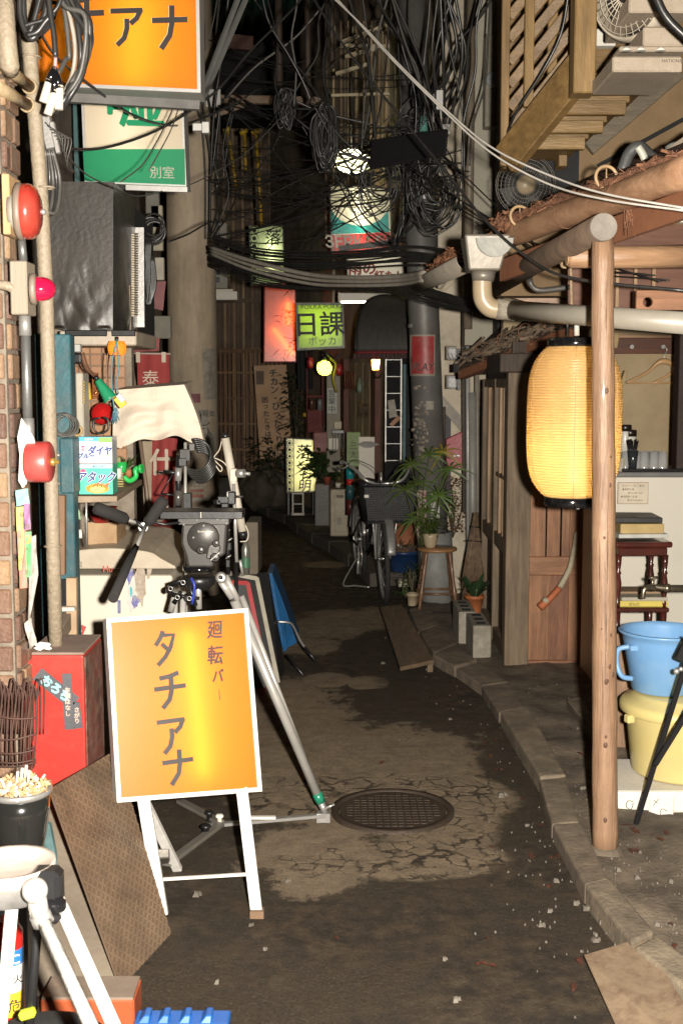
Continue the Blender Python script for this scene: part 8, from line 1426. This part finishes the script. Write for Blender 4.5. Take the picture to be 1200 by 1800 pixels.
# mesh basket
bc2=hb0+hd*.22+Z_*(-.19);bwid,bdep,bht=.19,.13,.26;M_bsk=mat('basket_black',(.035,.035,.036),rough=.5,bump=.1)
def bp_(u,v,z):k=.82+.18*z;return bc2+sd*u*bwid*k+hd*v*bdep*k+Z_*(z*bht-bht/2)
def mesh_wall(q,f):
    for i in range(25):q.tube([f(i/24,0),f(i/24,1)],.0016,3)
    for j in range(17):q.tube([f(0,j/16),f(1,j/16)],.0016,3)
for nm,f in(('front_mesh',lambda u,z:bp_(2*u-1,1,z)),('rear_mesh',lambda u,z:bp_(2*u-1,-1,z)),('side_mesh',lambda u,z:bp_(-1,2*u-1,z)),('side_mesh',lambda u,z:bp_(1,2*u-1,z)),('floor_mesh',lambda u,z:bp_(2*u-1,2*z-1,0))):q=MB();mesh_wall(q,f);tag(q.build(nm,M_bsk,bk),kind='stuff')
for z in(0,1):q=MB();q.tube([bp_(-1,-1,z),bp_(1,-1,z),bp_(1,1,z),bp_(-1,1,z)],.006,6,closed=True);q.build('basket_rim',M_bsk,bk)
q=MB();q.add([bp_(-.97,.96,.05),bp_(.97,.96,.05),bp_(.97,.96,.95),bp_(-.97,.96,.95)],[(0,1,2,3)]);q.build('basket_liner',mat('basket_plastic',(.05,.05,.052),(.03,.03,.032),s=60,rough=.6),bk)
q=MB();q.box(bp_(.93,1.02,.72),(.03,.01,.02));q.build('reflector',M_foam,bk)
hl_=cf+Z_*(WR-.05)+hd*.13;hl_=bkp(wb_+.03,-.0,.62);q=MB();q.lathe([(.012,-.06),(.030,-.03),(.036,0),(.036,.006)],hl_,rotM(hd),22);q.build('headlight',M_chrome,bk);q=MB();q.lathe([(.032,.006),(.02,.014),(.001,.017)],hl_,rotM(hd),22,cap=False);q.build('headlight_lens',mat('lens',(.75,.74,.66),rough=.05,coat=1),bk)
for s_ in(-1,1):tube('basket_stay',spline([cf+sd*.05*s_,bkp(wb_+.02,.075*s_,.50),bkp(wb_+.02,.085*s_,.62),bp_(.5*s_,.2,0)],5),.005,M_chrome,7)
tube('basket_stay',[bkp(wb_+.03,-.085,.64),bkp(wb_+.03,.085,.64)],.006,M_chrome,7)
pc1=bbk-sd*.08;tube('crank',[bbk-sd*.07,pc1-sd*.0+V((0,0,.15))+hd*.05],.010,M_chrome);q=MB();pq=pc1-sd*.05+V((0,0,.155))+hd*.05;q.box(pq,(.10,.03,.045));q.build('pedal',M_steel,bk,bev=.006);q=MB();q.box(pq+V((-.02,-.0165,0)),(.03,.003,.022));q.box(pq+V((.025,-.0165,0)),(.03,.003,.022));q.build('pedal_reflector',M_blackp,bk)
tube('crank',[bbk+sd*.07,bbk+sd*.08+V((0,0,-.15))],.010,M_chrome)
kL,kR=G(603,1027,.01),bkp(.02,-.14,.0);tube('kickstand',spline([cr_-sd*.07,cr_.lerp(kL,.5)-sd*.03,kL,kL.lerp(V((.20,9.0,.01)),.5),V((.21,8.98,.012))],5),.006,M_chrome,7)

# ================================================================ overhead cables
def cb(pts,r_,m,lab,grp=None,Y0=8,Y1=6.5,nm='cable',k=6):
    n=len(pts)-1;return cable([P(p[0],p[1],p[2]if len(p)>2 else Y0+(Y1-Y0)*i/n)for i,p in enumerate(pts)],r_,m,lab,grp,nm,6,k)
random.seed(77)
gA='black cables of the sagging bundle'
for i in range(9):
    a,s_,e=416+i*3.2,i*1.0+ru(-7,7),ru(-9,9)
    cb([(366,a-6),(440,a+14+s_),(520,a+22+s_),(620,a+22+s_),(720,a+16+s_+e),(800,a+30+e),(870,450+i*5)],ru(.005,.010),M_cab,'black cable in the bundle sagging from the concrete pole to the hopper',gA,8.5,6.2)
for i in range(3):cb([(366,434+i*5),(440,458+i*8),(540,482+i*8),(620,488+i*7),(700,486+i*7),(745,480+i*6)],.011 if i else .014,M_cabl,'pale grey cable under the black sagging bundle','pale cables of the sagging bundle',8.2,6.2)
for i in range(7):cb([(366,450+i*3),(470,480+i*4),(600,494+i*3+ru(-4,4)),(690,494+i*3+ru(-4,4)),(780,516+i*4),(880,544+i*1.5),(1000,552+i)],ru(.004,.009),M_cab,'black cable in the lower bundle running under the downpipe','black cables of the lower bundle',8.4,5.4)
for d in(0,1):cb([(568+d*8,-20),(640,48+d*3),(700,112+d*4),(780,190+d*5),(862,258+d*10),(960,306+d*16),(1060,340+d*10),(1215,368+d*4)],.0035,mat('white_wire',(.55,.52,.47),rough=.5,bump=0),['upper thin white wire slanting from the top centre to the right edge','lower thin white wire slanting from the top centre to the right edge'][d],None,5.2,3.3)
L1=[([(540,-20),(590,60),(650,140),(720,225),(790,310),(850,385),(930,455),(1010,490),(1215,512)],.0055,M_cab,'long black wire slanting from the top centre across the hopper to the right edge',5.6,3.9),
([(70,55),(100,100),(160,150),(230,200),(300,221),(350,210),(420,178),(455,155)],.0048,M_cab,'black wire dipping across the green and cream sign to the pole bracket',3.5,6.0),
([(88,246),(130,262),(200,256),(290,222),(380,160),(440,90),(520,10),(545,-30)],.0048,M_cab,'black twisted wire rising over the green and cream sign to the top centre',3.7,5.6),
([(110,265),(150,305),(200,330),(240,345),(290,335),(340,322),(400,290),(440,262),(500,200)],.0026,M_cabg,'thin brown wire looping under the green and cream sign',3.8,6.2),
([(212,320),(250,290),(275,250),(300,200),(330,130),(350,60),(360,-20)],.0024,M_cabg,'thin grey wire climbing the right edge of the signs',4.0,5.0),
([(385,-20),(372,50),(345,130),(318,180),(300,230),(262,300)],.0024,M_cabg,'second thin grey wire climbing past the signs toward the top',5.0,4.0),
([(296,425),(330,412),(372,390),(430,380),(480,340),(560,300)],.0045,M_cab,'black twisted wire crossing the concrete pole below the signs',5.6,6.8),
([(200,455),(150,445)],.003,M_cabg,'short wire',4,4)][:7]
for pts,r_,m,lab,Y0,Y1 in L1:cb(pts,r_,m,lab,None,Y0,Y1)
for i,(x0,x1)in enumerate(((425,352),(440,358))):q=MB();q.bar(P(x0,-20,6.6),P(x1,172,6.9),.022,.02);solo(q,'stay_bar',mat('stay_grey',(.17,.17,.16),rough=.5),['left pale metal stay slanting down to the concrete pole','right pale metal stay slanting down to the concrete pole'][i],'stay')
for i,(x,y1,r_)in enumerate(((489,150,.024),(540,190,.020),(582,120,.016))):q=MB();q.tube([P(x,-40,8),P(x+2,y1,8)],r_,8);solo(q,'hanging_rod',M_iron,['left rusty rod hanging from the top into the cables','middle rusty rod hanging from the top into the cables','right rusty rod hanging from the top into the cables'][i],'rod')
for i,(x0,y0,x1,y1,lab)in enumerate(((401,228,416,335,'leftmost yellow handled pole behind the cables'),(430,232,432,300,'middle yellow handled pole behind the cables'),(450,232,460,400,'rightmost and longest yellow handled pole behind the cables'))):
    hk=thing('yellow_pole',lab,'pole',P(x0,y1,11));M_yh=mat('yellow_paint',(.50,.32,.02),(.25,.15,.02),rough=.5);tb(hk,'shaft',[P(x0,y0,11),P(x1,y1,11)],.014,M_yh,8);tb(hk,'handle',[P(x0-8,y0+3,11),P(x0+5,y0-3,11)],.022,M_yh,8)
for i,(x0,y0,x1,y1,w_)in enumerate(((600,75,680,45,.03),(598,80,684,82,.025),(606,100,660,86,.03),(590,130,650,112,.025),(582,168,684,165,.02))):q=MB();q.bar(P(x0,y0,9.4),P(x1,y1,9.4),w_,w_);solo(q,'wall_bracket',M_cream,['uppermost pale bracket arm among the cables','level pale arm below the uppermost one','middle short slanting pale arm','lower slanting pale arm beside the skein','long thin level pale arm above the moon lamp'][i],'bracket')
bxk=thing('junction_box','long black cable junction box slung on the lines left of the white meter box','junction box',P(720,265,6.5));q=MB();q.hexa([P(648,300,6.5),P(784,272,6.1),P(784,272,6.3),P(648,300,6.7),P(652,246,6.5),P(788,226,6.1),P(788,226,6.3),P(652,246,6.7)]);q.build('box',M_blackp,bxk,bev=.012,seg=2)
q=MB();q.box(P(783,228,6.58),(.04,.03,.05));q.build('end_clip',M_alu,bxk);tb(bxk,'hanger_rod',[P(761,215,6.7),P(762,165,6.7)],.006,M_alu);tb(bxk,'hanger_rod',[P(776,222,6.7),P(773,180,6.7)],.006,M_alu);q=MB();q.box(P(772,176,6.7),(.035,.02,.10));q.build('hanger_plate',M_alu,bxk);tb(bxk,'insulator',[P(744,232,6.9),P(744,205,6.9)],[.025,.018],mat('teal_glass',(.10,.25,.22),rough=.1,coat=1),12)
# skeins of spare cable
def loops(lab,cx,cy,Y,n,rx,rz,r_,jit=5):
    t_=thing('cable_coil',lab,'cable coil',P(cx,cy,Y))
    for i in range(n):
        q=MB();c=P(cx+ru(-jit,jit),cy+ru(-jit,jit),Y+ru(-.1,.1));a,b_=rx*ru(.7,1.2),rz*ru(.75,1.2);w_=ru(-.5,.5);N=22
        q.tube([c+V((a*math.cos(6.283*k/N)+w_*.02*math.sin(12.57*k/N),w_*a*math.cos(6.283*k/N),b_*math.sin(6.283*k/N)*(1+.12*math.sin(6.283*k/N*3+i))))for k in range(N)],r_*ru(.8,1.3),5,closed=True);q.build('loop',M_cab,t_)
loops('tall dense skein of black cable hanging left of the moon lamp',570,240,7.0,30,.045,.15,.006,9)
loops('loose black loops hanging over the right of the moon lamp',662,312,7.0,6,.09,.15,.005,14)
loops('wide black coils hanging under the junction box on the grey pole',758,340,7.0,13,.13,.15,.005,22)
loops('small ragged coil hanging at the right end of the pole bracket',500,190,7.2,14,.035,.09,.005,8)
loops('black coils above the right end of the junction box',735,215,7.3,14,.10,.08,.005,22)
# the tangle
nodes=[(505,185,7.2),(560,190,7),(575,270,7),(648,262,7.1),(745,225,7),(770,250,6.8),(745,330,7),(400,175,8.2),(380,330,8.4),(372,420,8.4),(705,430,7.6),(820,300,6.4)]
NN={0:'the pole bracket end',1:'the dense skein',2:'the dense skein',3:'the moon lamp',4:'the junction box',5:'the junction box',6:'the wide black coils',7:'the concrete pole',8:'the concrete pole',9:'the concrete pole',10:'the foot of the coils',11:'the white wires'}
def nod():k=random.randrange(len(nodes));x,y,Y=nodes[k];nod.k=NN.get(k,'the coils');return(x+ru(-14,14),y+ru(-14,14),Y+ru(-.3,.3))
def sag(a,b_,s_):
    x=lambda t:a[0]+(b_[0]-a[0])*t;y=lambda t:a[1]+(b_[1]-a[1])*t;z=lambda t:a[2]+(b_[2]-a[2])*t
    w_=ru(-18,18);return[a,(x(.25)+ru(-9,9),y(.25)+s_*.7,z(.25)),(x(.5)+w_,y(.5)+s_,z(.5)),(x(.75)+ru(-9,9),y(.75)+s_*.7,z(.75)),b_]
lab2={0:('black cable in the dense overhead tangle','black cables of the tangle'),1:('dark grey cable dropping from above into the tangle','cables dropping into the tangle'),2:('thin black wire crossing the lane above the signs','thin wires crossing above the signs')}
for i in range(48):
    a=nod();na=nod.k;b_=nod()
    if abs(a[0]-b_[0])+abs(a[1]-b_[1])<50:continue
    cb(sag(a,b_,ru(5,52)),ru(.003,.0062),M_cab,'black cable strung from %s to %s'%(na,nod.k),'black cables between %s and %s'%(na,nod.k))
for i in range(36):
    b_=nod();a=(b_[0]+random.gauss(0,90),-25,b_[2]+ru(-.6,.4));cb(sag(a,b_,ru(-15,20)),ru(.004,.009),M_cab if i%3 else M_cabg,'%s cable dropping from above to %s'%('black' if i%3 else 'dark grey',nod.k),'cables dropping from above to '+nod.k)
for i in range(20):
    y=ru(60,400);a=(ru(365,420),y,8.3);b_=(ru(640,830),y+ru(-130,110),ru(6.5,8));cb(sag(a,b_,ru(10,60)),ru(.0022,.0045),M_cab,'thin black wire crossing the lane '+('above the pole bracket' if y<170 else 'below the pole bracket' if y<300 else 'just over the sagging bundle'),'thin wires crossing above the signs')
for i in range(11):a=(ru(560,640),ru(330,400),8.0);cb(sag((a[0]+30,a[1]-60,8),(a[0]-ru(60,110),a[1]+ru(50,90),8.6),4),.003,M_cab,'thin wire slanting left between emblem sign and hexagon sign','slanting wires between the two signs')
for i in range(10):cb([(ru(700,800),ru(220,380),6.9),(ru(820,880),ru(330,420),6.0),(ru(900,1000),ru(430,470),5.2),(ru(1080,1215),ru(480,510),4.6)],.0035,M_cab,'thin wire running from the grey pole down past the hopper','wires from the grey pole to the right')if i<4 else cb([(ru(765,800),-20,6.6),(ru(750,830),100,6.7),(ru(740,790),ru(170,260),6.9)],ru(.006,.011),M_cab,'thick black cable dropping to the junction box','thick cables to the junction box')
for i,(pts,r_,m,lab)in enumerate((([(885,250,5.3),(905,200,5.1),(950,130,5.0),(985,60,4.95),(1000,-20,4.9)],.006,M_cab,'dark flex twining up the wooden balustrade'),([(1146,-20,4.0),(1170,30,4.0),(1215,75,4.0)],.014,M_cab,'thick black hose crossing the top right corner'),([(940,470,4.9),(930,490,5),(945,510,5),(1000,505,5)],.012,M_cabg,'grey hose curling behind the lantern rope'))):cb(pts,r_,m,lab)
q=MB();q.box(P(1192,375,4.0),(.05,.04,.06));solo(q,'white_terminal',M_foam,'small white terminal block at the right edge where the white wires end','terminal',bev=.003)
